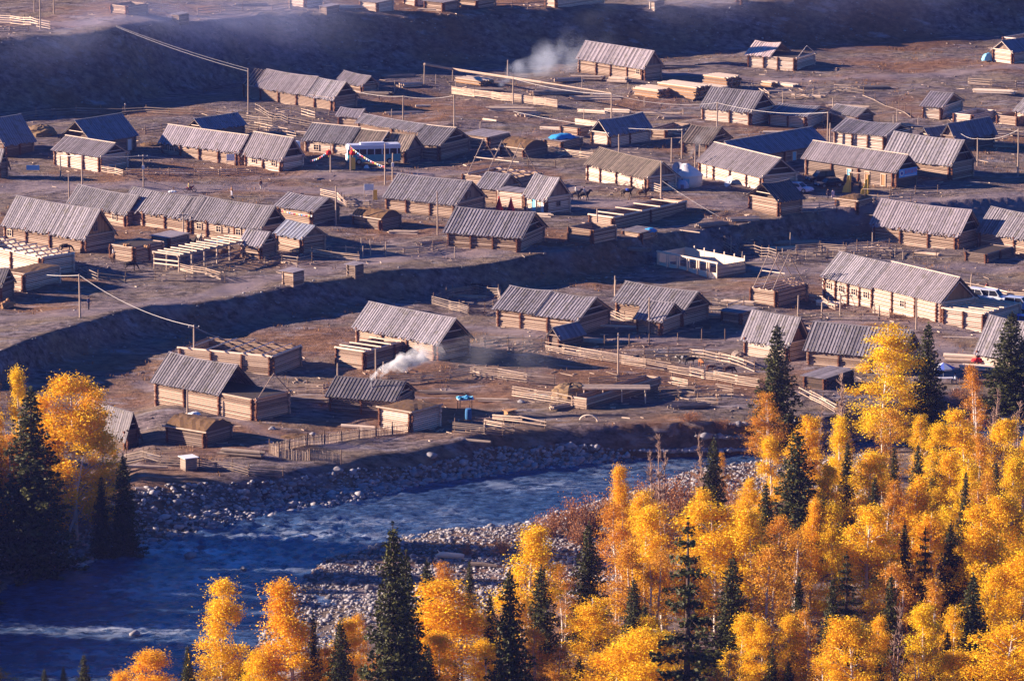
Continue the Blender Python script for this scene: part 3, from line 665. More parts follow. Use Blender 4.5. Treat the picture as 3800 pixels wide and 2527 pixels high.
house('little brown cabin with a white board in front of its gable', (1503, 606), (1437, 594), 1561, 505, 2.0, wm='loggrey', rm='roofbrown', cross=(), gable='board')
pen('flat log store with a rack of poles on top, right of the joined group', (1813, 553), (1722, 539), 1888, 1.9, 'flat', ang=38, wm='log')
sod_hut('round-backed turf hut with dark arched end near the road', (1945, 585), (1860, 568), 2027, 1.3, 1.2, ang=42, arch=True)
pen('low log box with a rumpled blue tarpaulin thrown over it', (2085, 556), (2022, 546), 2158, 1.3, 'flat', ang=40, wm='log')
pen('pair-like flat box with two slots in its white wall, behind the tarpaulin box', (2148, 512), (2083, 500), 2196, 1.6, 'floor', ang=40, wm='log')
house('cabin with sunlit left gable and shade-tinted roof with one patch', (2260, 545), (2197, 537), 2409, 450, 2.1, axis='B', ang=42, wm='logpale', rm='roofshadefrost', cross=(.5,), gable='none')
house('small weathered cabin by the smoke behind the yurt', (2625, 581), (2535, 566), 2706, 477, 2.0, wm='loggrey', rm='roofbrown', cross=(.5,))
pen('low wall-like log enclosure right of the sunlit-gable cabin', (2470, 512), (2410, 500), 2560, 1.2, 'open', ang=30, wm='log')
house('long hall with shade-tinted roof forming the left wing of the courtyard inn', (2752, 640), (2640, 622), 3060, 530, 2.4, axis='B', ang=44, wm='log', rm='roofshadefrost', cross=(.25, .5, .75), rag=.02, doors=((.62, 'bluep'), (.8, 'bluep'), (.35, 'orange')))
house('inn wing with bright ridge and blue banner on its gable', (3320, 697), (2990, 647), 3396, 579, 2.6, wm='loggrey', rm='roofpale', cross=(.4, .7), cap=True, rag=.02, gable='open', doors=((.12, 'orange'), (.3, 'orange'), (.5, 'bluep')), og=.7)  # greyer logs put porch shade into the wall colour; orange doors stand for columns
house('sunlit four-bay cabin in front of the courtyard, behind the little dark-roofed barn', (2829, 710), (2596, 664), 2953, 592, 2.3, wm='logpale', rm='roofpale', cross=(.24, .5, .76), rag=.03, cap=True, gable='open')
house('little dark-roofed barn with open front gable before the courtyard cabin', (2892, 803), (2782, 790), 2972, 685, 2.3, axis='B', ang=50, wm='log', rm='roofdark', cross=(), gable='open', og=.7, cap=False)
pen('small turf-topped log store with bright eave pole by the road fence', (3180, 790), (3103, 779), 3243, 1.7, 'sod', ang=36, wm='log')
house('brown patchy-roofed cabin with four whitewashed bays beside the yurt', (2402, 708), (2180, 668), 2506, 606, 2.0, wm='logpale', rm='roofbrown', cross=(.25, .5, .77), rag=.3, gable='board', gwins=((.62, .5, .7, .7),))
# ---- middle of the village
pen('log enclosure with poles stacked across it behind the red parasols', (1895, 712), (1716, 690), 2010, 1.9, 'rafters', ang=36, wm='log')
house('large three-bay cabin with boarded gable window in the centre', (1690, 814), (1433, 780), 1795, 678, 2.3, wm='log', rm='roof', cross=(.36, .7), gable='board', gwins=((.45, 2.9, .8, .8),), rag=.1)
house('small porch cabin with a pale blue door leaf left of the red parasols', (1849, 757), (1777, 748), 1925, 652, 2.2, wm='log', rm='roof', cross=(), doors=(), gable='board')
pen('flat-roofed plank annex between the two small ribbed cabins', (1935, 772), (1850, 758), 1972, 2.3, 'flat', ang=36, wm='logpale', ends=False, name='plank_annex', cat='shed', doors=())
house('small steep cabin with blue door and white door facing the street', (2027, 791), (1950, 779), 2112, 664, 2.2, wm='logpale', rm='roof', cross=(), gable='board', doors=((.55, 'bluep'), (.12, 'white')), gwins=((.5, .9, .6, .6),))
house('three-bay cabin on the bank edge with deep open gable', (1925, 937), (1662, 911), 2015, 793, 2.2, wm='log', rm='roof', cross=(.36, .67), gable='open', og=.8)
house('large left-hand cabin with boarded gable and dark hay door', (314, 939), (19, 896), 420, 782, 2.3, wm='log', rm='roof', cross=(.42, .72), cap=False, gable='board', gmat='orange', gwins=((.36, 3.0, .7, 1.2),), wins=((.93, .7),))
house('leftmost section of the row of three joined weathered cabins', (470, 842), (262, 808), 548, 4.3, 2.1, wm='log', rm='roof', cross=(.4,), gable='board', rag=.25, wins=((.2, .8),), gap=.01)
house('tallest middle section of the joined row, one white patch on its roof', (705, 868), (455, 835), 800, 740, 2.3, wm='log', rm='roof', cross=(.36, .68), gable='board', rag=.3, gap=.02)
house('right section of the joined row with three framed windows', (967, 904), (706, 866), 1060, 772, 2.3, wm='log', rm='roof', cross=(.36, .75), gable='open', wins=((.86, .8), (.58, .8), (.3, .8)))
house('tiny log shed in front of the joined row, leaning on the bluish-roofed shed', (967, 962), (898, 950), 1022, 866, 2.0, wm='log', rm='roof', cross=(), name='log_shed', cat='shed')
house('shed with frosty bluish roof below the joined row', (1120, 943), (1030, 926), 1204, 842, 2.3, wm='log', rm='roofshadefrost', cross=(), gable='board', pw=.4, name='log_shed', cat='shed')
house('cabin with flag string under its eave, behind the frosty-roofed shed', (1156, 838), (1035, 818), 1255, 738, 2.2, wm='log', rm='roof', cross=(), gable='open', og=.9)
sod_hut('turf-roofed hut overgrown with rusty grass in the street', (1412, 855), (1312, 840), 1484, 1.6, 1.0, ang=40)
pen('pumpkin-topped flat log store in the left yard', (498, 974), (411, 962), 604, 2.2, 'floor', ang=38, wm='log', rcross=(.5,))
pen('low flat log store with a little square hatch, behind the pumpkin store', (628, 928), (568, 914), 697, 1.7, 'flat', ang=38, wm='log', wins=((.55, .6),))
animal_shelter()
pen('new bright log box with beams at the left edge', (157, 1020), (-120, 972), 272, 2.4, 'joists', wm='logpale', cross=(.4,), nj=7, jdir='B')
pen('turf-topped pale log store in front of the bright beam box', (89, 1083), (15, 1072), 220, 2.4, 'sod', ang=36, wm='logpale', rise=.1, rcross=())
house('dark hut with mossy roof cut by the left edge', (2, 1120), (-90, 1105), 46, 1000, 2.4, wm='loggrey', rm='roofdark', cross=())
pen('small slatted privy with a pale flat lid on the bank edge', (1088, 1065), (1052, 1060), 1124, 2.0, 'flat', ang=40, wm='log', ends=False, group=None, name='privy', cat='privy')
pen('small privy with a bluish slanting lid, further up the same bank edge', (1318, 1036), (1291, 1031), 1345, 1.9, 'flat', ang=40, wm='loggrey', ends=False, group=None, name='privy', cat='privy')
# ---- right half, middle
pen('square open-topped log box beside the shaded lane', (2197, 907), (2111, 895), 2283, 2.1, 'open', ang=40, wm='log', rcross=())
pen('low hut roofed with scraps and a dark blue sheet, right of the open log box', (2378, 898), (2311, 886), 2432, 1.3, 'flat', ang=38, wm='log')
pen('long low log enclosure with beams, shaded, below the road', (2275, 848), (2188, 832), 2544, 1.6, 'joists', ang=38, wm='log', rcross=(.5,), nj=4)
stall_row()
pen('new log box crowned with crossed rafter poles', (2880, 1140), (2786, 1126), 2992, 2.3, 'rafters', ang=38, wm='log', nj=5)
house('very long bright guesthouse with four shuttered windows and a ridge step', (3487, 1195), (3057, 1104), 3615, 1043, 2.6, wm='logpale', rm='roofpale', cross=(.2, .4, .57, .68, .78, .89), cap=(0,), gable='board', gmat='orange', rag=.03, wins=((.95, .9), (.84, .9), (.73, .9), (.625, .9), (.31, .9)), roofs=[(0, .56, 'roofpale', .35), (.56, 1, 'roof', 0)])
pen('blinding white flat annex adjoining the long guesthouse', (3652, 1234), (3500, 1200), 3782, 2.6, 'joists', wm='logpale', cross=(.5,), nj=7)
house('big cabin with jagged eave and open gable on the right', (3551, 926), (3241, 887), 3630, 784, 2.3, wm='log', rm='roofpale', cross=(.34, .67), gable='open', og=.7, rag=.28)
house('cabin with patchy striped roof cut by the right edge', (3860, 950), (3635, 914), 3960, 812, 2.2, wm='log', rm='roof', cross=(.42,), rag=.25, gap=.02)
pen('low log pen with frost on its litter below the striped-roof cabin', (3659, 978), (3584, 966), 3756, 1.4, 'floor', ang=36, wm='loggrey', rcross=(.5,))
# ---- lower terrace
house('dark-roofed three-bay cabin directly behind the beam-topped box', (1620, 1338), (1325, 1308), 1738, 1185, 2.4, wm='log', rm='roof', cross=(.36, .67), gable='open', og=.8)
pen('long log box with sloping beams in front of the dark-roofed cabin', (1353, 1372), (1249, 1352), 1574, 2.4, 'joists', ang=36, wm='log', rcross=(.48,), nj=6)
pen('long roofless three-bay log box behind the front-left cabin', (1009, 1394), (666, 1350), 1114, 2.5, 'joists', wm='log', cross=(.32, .65), nj=5, jdir='B')
house('front-left cabin roofed over two bays with open rafters at its right', (946, 1561), (578, 1506), 1071, 1360, 2.7, wm='log', rm='roof', cross=(.35, .7), gable='none', ru=(.33, 1), rag=.06)
house('smoking dark-roofed cabin with a tin stovepipe by the river', (1459, 1548), (1224, 1524), 1530, 1420, 2.1, wm='loggrey', rm='roofdark', cross=(.5,), gable='open', chim=.42, rag=.1)
pen('turf-topped bright log store in front of the smoking cabin', (1524, 1603), (1410, 1583), 1630, 2.4, 'sod', ang=38, wm='logpale', rise=.25)
sod_hut('turf hut with a white sheet on its ridge at the front left', (761, 1662), (621, 1642), 857, 1.9, 1.1, ang=36)
house('dark gable of a cabin half hidden behind the big golden birch', (470, 1668), (330, 1640), 508, 1535, 2.3, wm='logdark', rm='roofdark', cross=())
house('two-part roofed three-bay cabin above the fence meadow', (2140, 1246), (1846, 1210), 2258, 1106, 2.3, wm='log', rm='roof', cross=(.36, .7), gable='open', og=.7, roofs=[(0, .5, 'roof', -.05), (.5, 1, 'roof', .1)])
house('cabin with a lower porch roof stuck on its front', (2528, 1212), (2288, 1180), 2623, 1086, 2.2, wm='log', rm='roof', cross=(.5,), gable='open', og=.8)
house('small porch house with orange-lined gable attached to the porch-roof cabin', (2451, 1244), (2366, 1228), 2530, 1128, 2.0, wm='log', rm='roof', cross=(), gable='orange', name='log_shed', cat='shed')
pen('low slab-roofed hut with ragged upright boards', (2748, 1204), (2680, 1193), 2806, 1.5, 'flat', ang=36, wm='log')
house('little shed with smooth blue-grey roof at the head of the rail fence', (2078, 1288), (2040, 1282), 2158, 1232, 1.4, axis='B', ang=40, wm='loggrey', rm='roofshadefrost', cross=(), gable='board', rag=.0, name='log_shed', cat='shed', pw=.5)
house('cabin with orange-planked open gable behind the tall spruce', (2923, 1343), (2765, 1322), 2995, 1183, 2.4, wm='logpale', rm='roof', cross=(), gable='orange', og=.6)
house('long cabin partly hidden by the lone golden birch', (3341, 1396), (2997, 1350), 3406, 1232, 2.5, wm='log', rm='roof', cross=(.33, .66), gable='open', rag=.06)
house('cabin behind the right-hand spruce with its lit eave low down', (3760, 1378), (3628, 1352), 3860, 1200, 1.9, wm='logpale', rm='roof', cross=(), rag=.05)
pen('dark flat log cellar between the spruce and the birch', (3060, 1446), (2985, 1432), 3160, 1.4, 'flat', ang=36, wm='logdark')
pen('plank-walled corral with long shaded side under the hay stack', (2176, 1518), (2125, 1506), 2446, 1.4, 'open', ang=36, wm='log', ends=False, d=.32, rcross=(), name='plank_corral', cat='corral', group=None)
# ================================================================ fences (label, polyline on the ground, options)
FN = [
 ('long five-rail fence running down from the blue-grey-roofed shed past the cattle', [(2031, 1304), (2155, 1326), (2231, 1340), (2313, 1354), (2394, 1366), (2485, 1383), (2564, 1398), (2655, 1413), (2735, 1429), (2815, 1441)], dict(h=1.3, rails=5, rr=.065)),
 ('pale rail fence sweeping down to the hay corral from the meadow corner', [(1752, 1396), (1850, 1406), (1951, 1421), (2057, 1431)], dict(h=1.35, rails=5, rr=.06)),
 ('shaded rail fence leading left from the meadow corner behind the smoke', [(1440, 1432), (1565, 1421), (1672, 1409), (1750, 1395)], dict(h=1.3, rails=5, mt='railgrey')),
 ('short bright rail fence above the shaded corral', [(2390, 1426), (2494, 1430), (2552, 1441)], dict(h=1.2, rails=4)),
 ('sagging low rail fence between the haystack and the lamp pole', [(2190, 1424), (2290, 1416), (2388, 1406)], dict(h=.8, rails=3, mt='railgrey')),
 ('back rail of the cattle pen', [(2392, 1330), (2480, 1328), (2566, 1325), (2660, 1340), (2760, 1366)], dict(h=1.1, rails=3)),
 ('upper split-rail line of the cattle pen by the log cabin foot', [(2672, 1342), (2740, 1356), (2800, 1381)], dict(h=1.2, rails=3)),
 ('pale rail fence at the left side of the hay corral', [(1908, 1472), (1989, 1485), (2070, 1497), (2140, 1512)], dict(h=1.35, rails=5, rr=.065)),
 ('tumbledown rail fence with gaps right of the plank corral', [(2450, 1478), (2520, 1472), (2583, 1474), (2663, 1467), (2716, 1472)], dict(h=1.4, rails=5, jit=.2)),
 ('leaning rail remnant near the rusty grass by the spruce', [(2590, 1494), (2660, 1500)], dict(h=1.1, rails=4, jit=.2)),
 ('three-rail fence with a log at its foot left of the frosty box', [(470, 1722), (594, 1726), (668, 1732)], dict(h=1.2, rails=4, mt='railgrey')),
 ('lower rail fence sloping from the frosty box to the river bank', [(740, 1732), (802, 1744), (924, 1766), (1050, 1772)], dict(h=1.15, rails=4, mt='railgrey')),
 ('five-rail fence beside the front-left cabin end', [(1069, 1456), (1140, 1459), (1204, 1461), (1300, 1456)], dict(h=1.2, rails=5)),
 ('dark shaded rail gate-fence by the river lip', [(1688, 1604), (1802, 1614), (1866, 1622)], dict(h=1.3, rails=5, mt='railgrey')),
 ('bright board fence with dark posts near the wooden well', [(1836, 1567), (1934, 1575), (2023, 1590)], dict(h=1.0, rails=4, rr=.09)),
 ('short pale rail fence joining the river-lip gate to the board fence', [(1804, 1585), (1870, 1598), (1904, 1606)], dict(h=1.0, rails=4, rr=.07)),
 ('left span of the rail corral row on the dark slope', [(2690, 926), (2800, 946), (2881, 964)], dict(h=1.5, rails=4, mt='railgrey')),
 ('middle corral fence below the frosty brush heap', [(2957, 941), (3043, 936), (3130, 941)], dict(h=1.3, rails=5)),
 ('front corral fence with fallen rails on the dark slope', [(2890, 968), (2957, 971), (3070, 967), (3160, 968), (3230, 961)], dict(h=1.3, rails=4, jit=.2, mt='railgrey')),
 ('corral fence under the jagged-eave cabin', [(3140, 945), (3220, 938), (3300, 926)], dict(h=1.5, rails=4)),
 ('thin rail fence along the terrace under the jagged-eave cabin', [(3305, 962), (3390, 960), (3474, 957), (3576, 952)], dict(h=1.1, rails=2, mt='railgrey')),
 ('lit three-rail fence left of the low pen on the bank edge', [(1158, 950), (1230, 960), (1330, 970)], dict(h=1.05, rails=4)),
 ('dim rail fence below the bluish-roofed shed', [(984, 987), (1047, 974), (1105, 983), (1158, 974)], dict(h=1.1, rails=3, mt='railgrey')),
 ('fence of light poles leading to the bank-edge cabin', [(1429, 946), (1500, 944), (1556, 940), (1658, 920)], dict(h=1.1, rails=4)),
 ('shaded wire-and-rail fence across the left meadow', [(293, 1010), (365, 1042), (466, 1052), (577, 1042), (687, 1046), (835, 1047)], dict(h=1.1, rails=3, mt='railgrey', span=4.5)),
 ('lit rail fence with leaning posts below the animal shelter', [(672, 1008), (717, 1019), (818, 1042)], dict(h=1.2, rails=4)),
 ('bright rails at the foot of the whitewashed cabin gable', [(376, 640), (458, 656)], dict(h=1.1, rails=4, rr=.07)),
 ('roadside fence from the whitewashed cabin to the ridge-capped cabin', [(471, 649), (628, 652), (725, 650), (814, 652), (950, 644)], dict(h=1.0, rails=3, span=4)),
 ('street fence in front of the central cabin', [(1195, 728), (1255, 742), (1289, 770), (1374, 773), (1432, 777)], dict(h=1.1, rails=4)),
 ('bright rail fence below the round-backed turf hut', [(2027, 566), (2108, 582), (2203, 596)], dict(h=1.2, rails=5, rr=.07)),
 ('three bright rails at the street corner of the whitewashed-bay cabin', [(2409, 704), (2455, 719)], dict(h=1.3, rails=4, rr=.08)),
 ('lit rail fence behind the coach-side cabins', [(950, 480), (1035, 497), (1098, 510)], dict(h=1.2, rails=3)),
 ('rail fence right below the skeleton-roofed house', [(1080, 420), (1120, 428), (1170, 442), (1276, 447)], dict(h=1.2, rails=3)),
 ('slanting rail fence in the shaded yard behind the long cabin', [(950, 410), (1000, 440), (1069, 460), (1162, 477)], dict(h=1.1, rails=3, mt='railgrey')),
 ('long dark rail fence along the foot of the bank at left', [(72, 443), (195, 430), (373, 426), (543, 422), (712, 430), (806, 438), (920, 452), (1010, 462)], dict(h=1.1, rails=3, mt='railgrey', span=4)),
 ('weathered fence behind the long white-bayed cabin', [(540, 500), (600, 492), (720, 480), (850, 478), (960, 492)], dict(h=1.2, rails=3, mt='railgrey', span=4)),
 ('white board fence at the top left corner', [(-20, 86), (42, 90), (91, 96), (140, 103), (184, 112)], dict(h=1.5, rails=4, mt='fresh', rr=.08)),
 ('grey board fence in front of the white one, top left', [(-20, 124), (40, 122), (106, 118)], dict(h=1.0, rails=3, mt='railgrey')),
 ('rail fence on the upper terrace right of the small pale log box', [(545, 36), (600, 42), (661, 48)], dict(h=1.3, rails=4)),
 ('fence of poles along the lip of the upper terrace', [(735, 56), (820, 50), (900, 44), (1010, 44), (1080, 36)], dict(h=1.2, rails=3, mt='railgrey', span=4)),
 ('upper-terrace fence between the plank sheds and the long box', [(1836, 36), (1900, 34), (1960, 34), (2025, 28)], dict(h=1.1, rails=2, mt='railgrey', span=4)),
 ('bright rails on the right meadow near the frame edge', [(3597, 316), (3678, 323), (3771, 328), (3830, 330)], dict(h=1.3, rails=4, jit=.15)),
 ('jumbled log fence behind the grey cabins', [(2820, 352), (2855, 366), (2950, 371), (3020, 352), (3100, 340), (3205, 347)], dict(h=1.2, rails=4, jit=.25, mt='rail')),
 ('row of thin stakes and wire on the brown field', [(3205, 360), (3290, 398), (3380, 438)], dict(h=1.3, rails=1, mt='railgrey', span=4)),
 ('fresh board fence behind the parked jeeps', [(3560, 1076), (3660, 1096), (3745, 1116), (3830, 1122)], dict(h=1.3, rails=4, mt='fresh', rr=.08)),
 ('diagonal rail fence running down among the trees', [(2970, 1464), (3054, 1506), (3105, 1536), (3160, 1566), (3220, 1590)], dict(h=1.2, rails=4, rr=.07)),
 ('street rail fence left of the turf-topped store', [(2970, 792), (3040, 788), (3105, 788)], dict(h=1.1, rails=3)),
 ('street rail fence right of the turf-topped store', [(3243, 782), (3300, 778), (3380, 772)], dict(h=1.1, rails=3)),
 ('grey rails between the shade-roofed cabin and the right-edge gate', [(3690, 549), (3762, 551)], dict(h=1.1, rails=5)),
 ('fence before the courtyard banner gable', [(3210, 728), (3304, 732), (3397, 724), (3480, 720)], dict(h=1.2, rails=2, mt='railgrey', span=4)),
 ('rails by the little log stack before the long guesthouse', [(3010, 1120), (3050, 1128), (3100, 1150)], dict(h=1.1, rails=4, jit=.15)),
 ('white-railed fence corner before the guesthouse middle', [(3245, 1168), (3300, 1182)], dict(h=1.2, rails=5)),
 ('dark fence across the yard before the guesthouse', [(2965, 1196), (3050, 1188), (3195, 1192), (3262, 1192)], dict(h=1.1, rails=3, mt='railgrey')),
 ('thin post-and-wire fence on the shaded field', [(2243, 1292), (2335, 1288), (2409, 1282), (2515, 1271), (2604, 1269), (2690, 1264)], dict(h=1.3, rails=1, mt='railgrey', span=5)),
 ('post fence beside the beam-topped box yard', [(1800, 1300), (1885, 1288), (1940, 1284), (2030, 1290)], dict(h=1.3, rails=3, mt='railgrey', span=3.6)),
 ('round dark cattle pen on the shaded flat', [(1609, 1134), (1671, 1152), (1739, 1168), (1798, 1168), (1862, 1144), (1850, 1104), (1770, 1094), (1680, 1104), (1609, 1134)], dict(h=1.35, rails=5, mt='railgrey')),
 ('fence between the street and the round-backed hut', [(1740, 632), (1850, 625), (1960, 622), (2060, 624)], dict(h=1.0, rails=2, mt='railgrey', span=5)),
 ('low rails by the porch-roof cabin', [(2262, 1172), (2285, 1182), (2350, 1200)], dict(h=1.0, rails=3)),
 ('straggling rails beside the low slab hut', [(2640, 1150), (2700, 1156), (2760, 1140)], dict(h=1.1, rails=3, jit=.15)),
 ('field fence left of the single lamp pole', [(2010, 1290), (1950, 1300), (1905, 1310)], dict(h=1.1, rails=3, mt='railgrey')),
 ('grass-edge fence under the right-meadow orange cabin', [(3566, 420), (3620, 424), (3690, 438), (3770, 452)], dict(h=1.0, rails=3, rr=.08, jit=.15)),
 ('pale rails at the right edge below the plank pen', [(3700, 500), (3760, 505), (3830, 512)], dict(h=1.0, rails=4, rr=.08, jit=.12)),
]
for lb_, pts, kw in FN: fence(lb_, pts, **kw)
fence('front arm of the garden picket fence on the river lip', [(1000, 1681), (1035, 1696), (1150, 1708), (1266, 1722)], h=1.25, kind='picket', span=2.6, group='garden picket fences')
fence('long rear arm of the garden picket fence climbing to the bright log store', [(1000, 1681), (1073, 1666), (1204, 1647), (1395, 1618), (1516, 1604)], h=1.2, kind='picket', span=2.6, group='garden picket fences')
fence('plank fence of the log yard lit full on, beside the smoke', [(1682, 352), (1760, 364), (1830, 372), (1900, 380), (1985, 392), (2066, 402)], h=1.5, rails=8, rr=.11, mt='rail', span=3)
fence('stack of split poles standing fence-like beyond the flat box', [(2140, 466), (2190, 474), (2225, 478)], h=1.2, rails=6, rr=.1, mt='fresh')

# ================================================================ poles
PO = [('pole where the double wire meets the bank foot', 922, 448, 257, 0, {}), ('bare pole right of the skeleton-roofed house', 1496, 458, 356, 0, {}), ('pole rising behind the ridge-capped gable of the joined group', 1686, 472, 354, 0, {}),
 ('first trestle post of the raised trough', 1575, 318, 240, 0, {}), ('second trestle post of the raised trough', 1680, 300, 258, 0, {}), ('third trestle post of the raised trough', 1904, 386, 290, 0, {}), ('pole before the log-yard plank fence end', 2269, 441, 348, 0, {}),
 ('pole against the lumber-stack cabin wall', 2661, 470, 380, 0, {}), ('short pale pole on the street behind the patchy-roofed cabin', 2297, 578, 500, 0, {}), ('pole with a white foot left of the yurt', 2492, 603, 513, 0, {}),
 ('pole with one crossarm behind the yurt', 2530, 590, 479, 1, {}), ('slim pole touching the yurt', 2579, 670, 556, 0, {}), ('slim pole behind the yurt', 2596, 598, 539, 0, {}), ('tall pole right of the grey cabin', 3071, 536, 416, 0, {}),
 ('white pole beside the tall one', 3080, 540, 458, 0, {}), ('thin mast left of the low shaded cabin', 3091, 441, 365, 0, {}), ('dark pole rising through the weathered three-bay roof', 3315, 502, 428, 0, {}),
 ('pole with two crossarms behind the ribbed-roof cabin', 3532, 540, 462, 2, {}), ('pale pole in the right-hand field', 3627, 616, 513, 0, {}), ('tall pale pole near the right edge', 3777, 656, 479, 0, {}),
 ('left post of the tall field gate', 225, 660, 575, 0, {}), ('right post of the tall field gate', 305, 691, 577, 0, {}), ('dark pole behind the left end of the joined row', 257, 748, 647, 0, {}),
 ('street pole carrying a white meter box', 533, 693, 575, 1, dict(box=True)), ('pole with crossarm in front of the joined row', 681, 889, 791, 1, {}), ('lone pole by the man in blue on the left meadow', 297, 1178, 1018, 0, {}),
 ('pole behind the long roofless box', 721, 1352, 1206, 1, {}), ('pole in front of the front-left cabin wall', 696, 1536, 1446, 0, {}), ('pole rising behind the smoking cabin roof', 1395, 1410, 1293, 0, {}),
 ('short dark post pair left of the smoking cabin', 1253, 1402, 1348, 0, {}), ('stub post behind the smoking cabin', 1423, 1384, 1342, 0, {}), ('tall street pole right of the teal coach', 1429, 686, 534, 0, {}),
 ('shorter street pole carrying a small box', 1457, 678, 570, 0, dict(box=True)), ('flag-string pole left of the teal coach door', 1227, 640, 537, 0, {}), ('flag-string pole in front of the teal coach', 1301, 632, 539, 0, {}),
 ('pole in the yard between the cabins, dark', 1247, 836, 691, 0, {}), ('pale pole beside the central cabin', 1624, 872, 712, 0, {}), ('pole standing in the square open log box', 2216, 862, 776, 0, {}),
 ('tall lamp post where the riders pass', 2453, 774, 598, 0, dict(lamp=True)), ('pole left of the porch-roof cabin', 2282, 1118, 1024, 0, {}), ('leaning pole in front of the porch roof', 2409, 1238, 1105, 0, {}),
 ('tall grey lamp pole alone in the fenced meadow', 2294, 1405, 1236, 0, dict(lamp=True)), ('pole behind the guesthouse roof', 3169, 985, 935, 0, {}), ('crooked pole before the guesthouse windows', 3118, 1174, 1092, 0, {}),
 ('pole left of the small log stack', 3050, 1178, 1122, 0, {}), ('twin pale pole in the guesthouse yard', 2961, 1191, 1096, 0, {}), ('white post of the yard fence', 3262, 1191, 1134, 0, {}), ('propped pole with tripod foot', 3400, 1224, 1105, 0, {}),
 ('pole above the guesthouse on the dim road', 3604, 1062, 1018, 0, {}), ('pole at the far left of the upper terrace', 150, 112, -10, 0, {}), ('pole near the top left corner behind the boards', 200, 52, -20, 0, {}),
 ('slanting pole at the top left corner', 128, 48, -15, 0, {}), ('pole beside the bright log box on the upper terrace', 1075, 36, -20, 0, {}), ('thin dead pole on the shaded bank', 1884, 284, 224, 0, {}), ('post in the street beside the sign board', 1247, 772, 700, 0, {}),
 ('tripod mast behind the four-framed stall row', 2283, 1120, 1040, 0, {})]
PT = {}
for lb_, x, yb, yt, ar, kw in PO: PT[lb_] = pole(lb_, x, yb, yt, ar, **kw)
def tp(s): return top(next(v for k, v in PT.items() if k.startswith(s)))
def dl(p, dz=-.15): return p + Vector((0, 0, dz))
wire('upper strand of the double wire down the bank', atz(430, 96, 14.5), dl(tp('pole where the double'), -.05), .35); wire('lower strand of the double wire down the bank', atz(430, 100, 13.6), dl(tp('pole where the double'), -.5), .45)
wire('pale thick wire from the man in blue to the pole behind the roofless box', dl(tp('lone pole by the man')), dl(tp('pole behind the long roofless')), 1.0, .036); wire('short wire running left from the pole by the man in blue', dl(tp('lone pole by the man')), P(165, 1062) + Vector((0, 0, 1.6)), .1, .036)
wire('thin wire leaving right from the pole behind the roofless box', dl(tp('pole behind the long roofless')), P(905, 1345) + Vector((0, 0, 2.8)), .5)
wire('street wire passing the meter-box pole toward the left', dl(tp('street pole carrying a white')), tp('right post of the tall'), .3); wire('street wire drooping from the meter-box pole to the ridge-capped cabin', dl(tp('street pole carrying a white')), P(1045, 638) + Vector((0, 0, 2.0)), .6)
wire('crossbar wire of the field gate', dl(tp('left post of the tall')), dl(tp('right post of the tall')), .05, .06)
wire('wire across the shaded yard to the gable pole', dl(tp('bare pole right')), dl(tp('pole rising behind the ridge')), .4); wire('wire from the skeleton-roofed house to the bare pole', P(1285, 400) + Vector((0, 0, 3.4)), dl(tp('bare pole right')), .5)
wire('wire from the log-yard pole to the lumber-stack cabin pole', dl(tp('pole before the log-yard')), dl(tp('pole against the lumber')), .9, .036); wire('wire from the lumber-stack cabin to the tall pole', dl(tp('pole against the lumber')), dl(tp('tall pole right of the grey')), .8, .034)
wire('wire from the tall pole to the two-armed pole', dl(tp('tall pole right of the grey')), dl(tp('pole with two crossarms')), .9, .034); wire('wire between the trough and the log-yard pole', dl(tp('third trestle')), dl(tp('pole before the log-yard')), .6, .036)
wire('wire over the street to the crossarm pole by the yurt', P(1905, 440) + Vector((0, 0, 1.2)), dl(tp('pole with one crossarm')), .9); wire('faint wire from the rider lamp post to the dark slope', dl(tp('tall lamp post where'), -3), P(2830, 905) + Vector((0, 0, .8)), .5, .025)
wire('wire from the two-armed pole to the right-hand field pole', dl(tp('pole with two crossarms')), dl(tp('pale pole in the right')), .7); wire('wire between the two pale field poles', dl(tp('pale pole in the right')), dl(tp('tall pale pole near')), .6)
# raised wooden trough on trestles
t = thing('wooden_trough', 'long thick wooden trough carried slanting on trestle posts by the smoke', 'trough', tp('first trestle'))
b = MB(); o_ = Vector(t.location); q = tp('third trestle')
for a_, c_ in ((tp('first trestle'), tp('second trestle')), (tp('second trestle'), atz(2010, 306, 3.6)), ): b.tube([a_ - o_, (a_ + c_) / 2 - o_, c_ - o_], [.24, .22, .2], 6, .7)
b.build('trunk_section', M['pole'], t); b = MB(); b.tube([atz(2010, 306, 3.6) - o_, tp('pole before the log-yard') - o_], [.14, .08], 6, .7); b.build('thin_section', M['pole'], t)

# ================================================================ lumber, logs and litter
def lumber(lb, x, y, L, W, H, yaw=-.75):
    p = P(x, y); t = thing('lumber_stack', lb, 'lumber stack', p, yaw, 'lumber stacks of the sawmill'); n = int(H / .22)
    for i in range(n):
        b = MB(); z = i * .22; k = max(3, int(W / .32))
        for j in range(k): a0 = j * W / k; b.box((uni(-.45, .3), a0 + .02, z), (L + uni(-.4, .4), a0 + W / k - .02, z + .19), uni(.2, .9))
        b.build('board_layer', M['fresh'] if i == n - 1 else M[('orange', 'rail', 'orange', 'loggrey')[i % 4]], t)
lumber('long low lumber stack with bright top behind the tall trestle', 1690, 306, 6, 3.4, .9); lumber('small pale-topped lumber stack, leftmost of those by the sawmill barn', 2352, 354, 5.6, 4, 1.6); lumber('biggest lumber stack with orange ends by the sawmill barn', 2440, 352, 8.6, 4.4, 2.2)
lumber('dark-sided lumber stack nearest the grey-roofed cabin', 2600, 350, 3.8, 3, 1.7); lumber('tall lumber stack furthest back on the right', 2612, 324, 5, 4.2, 2.2)
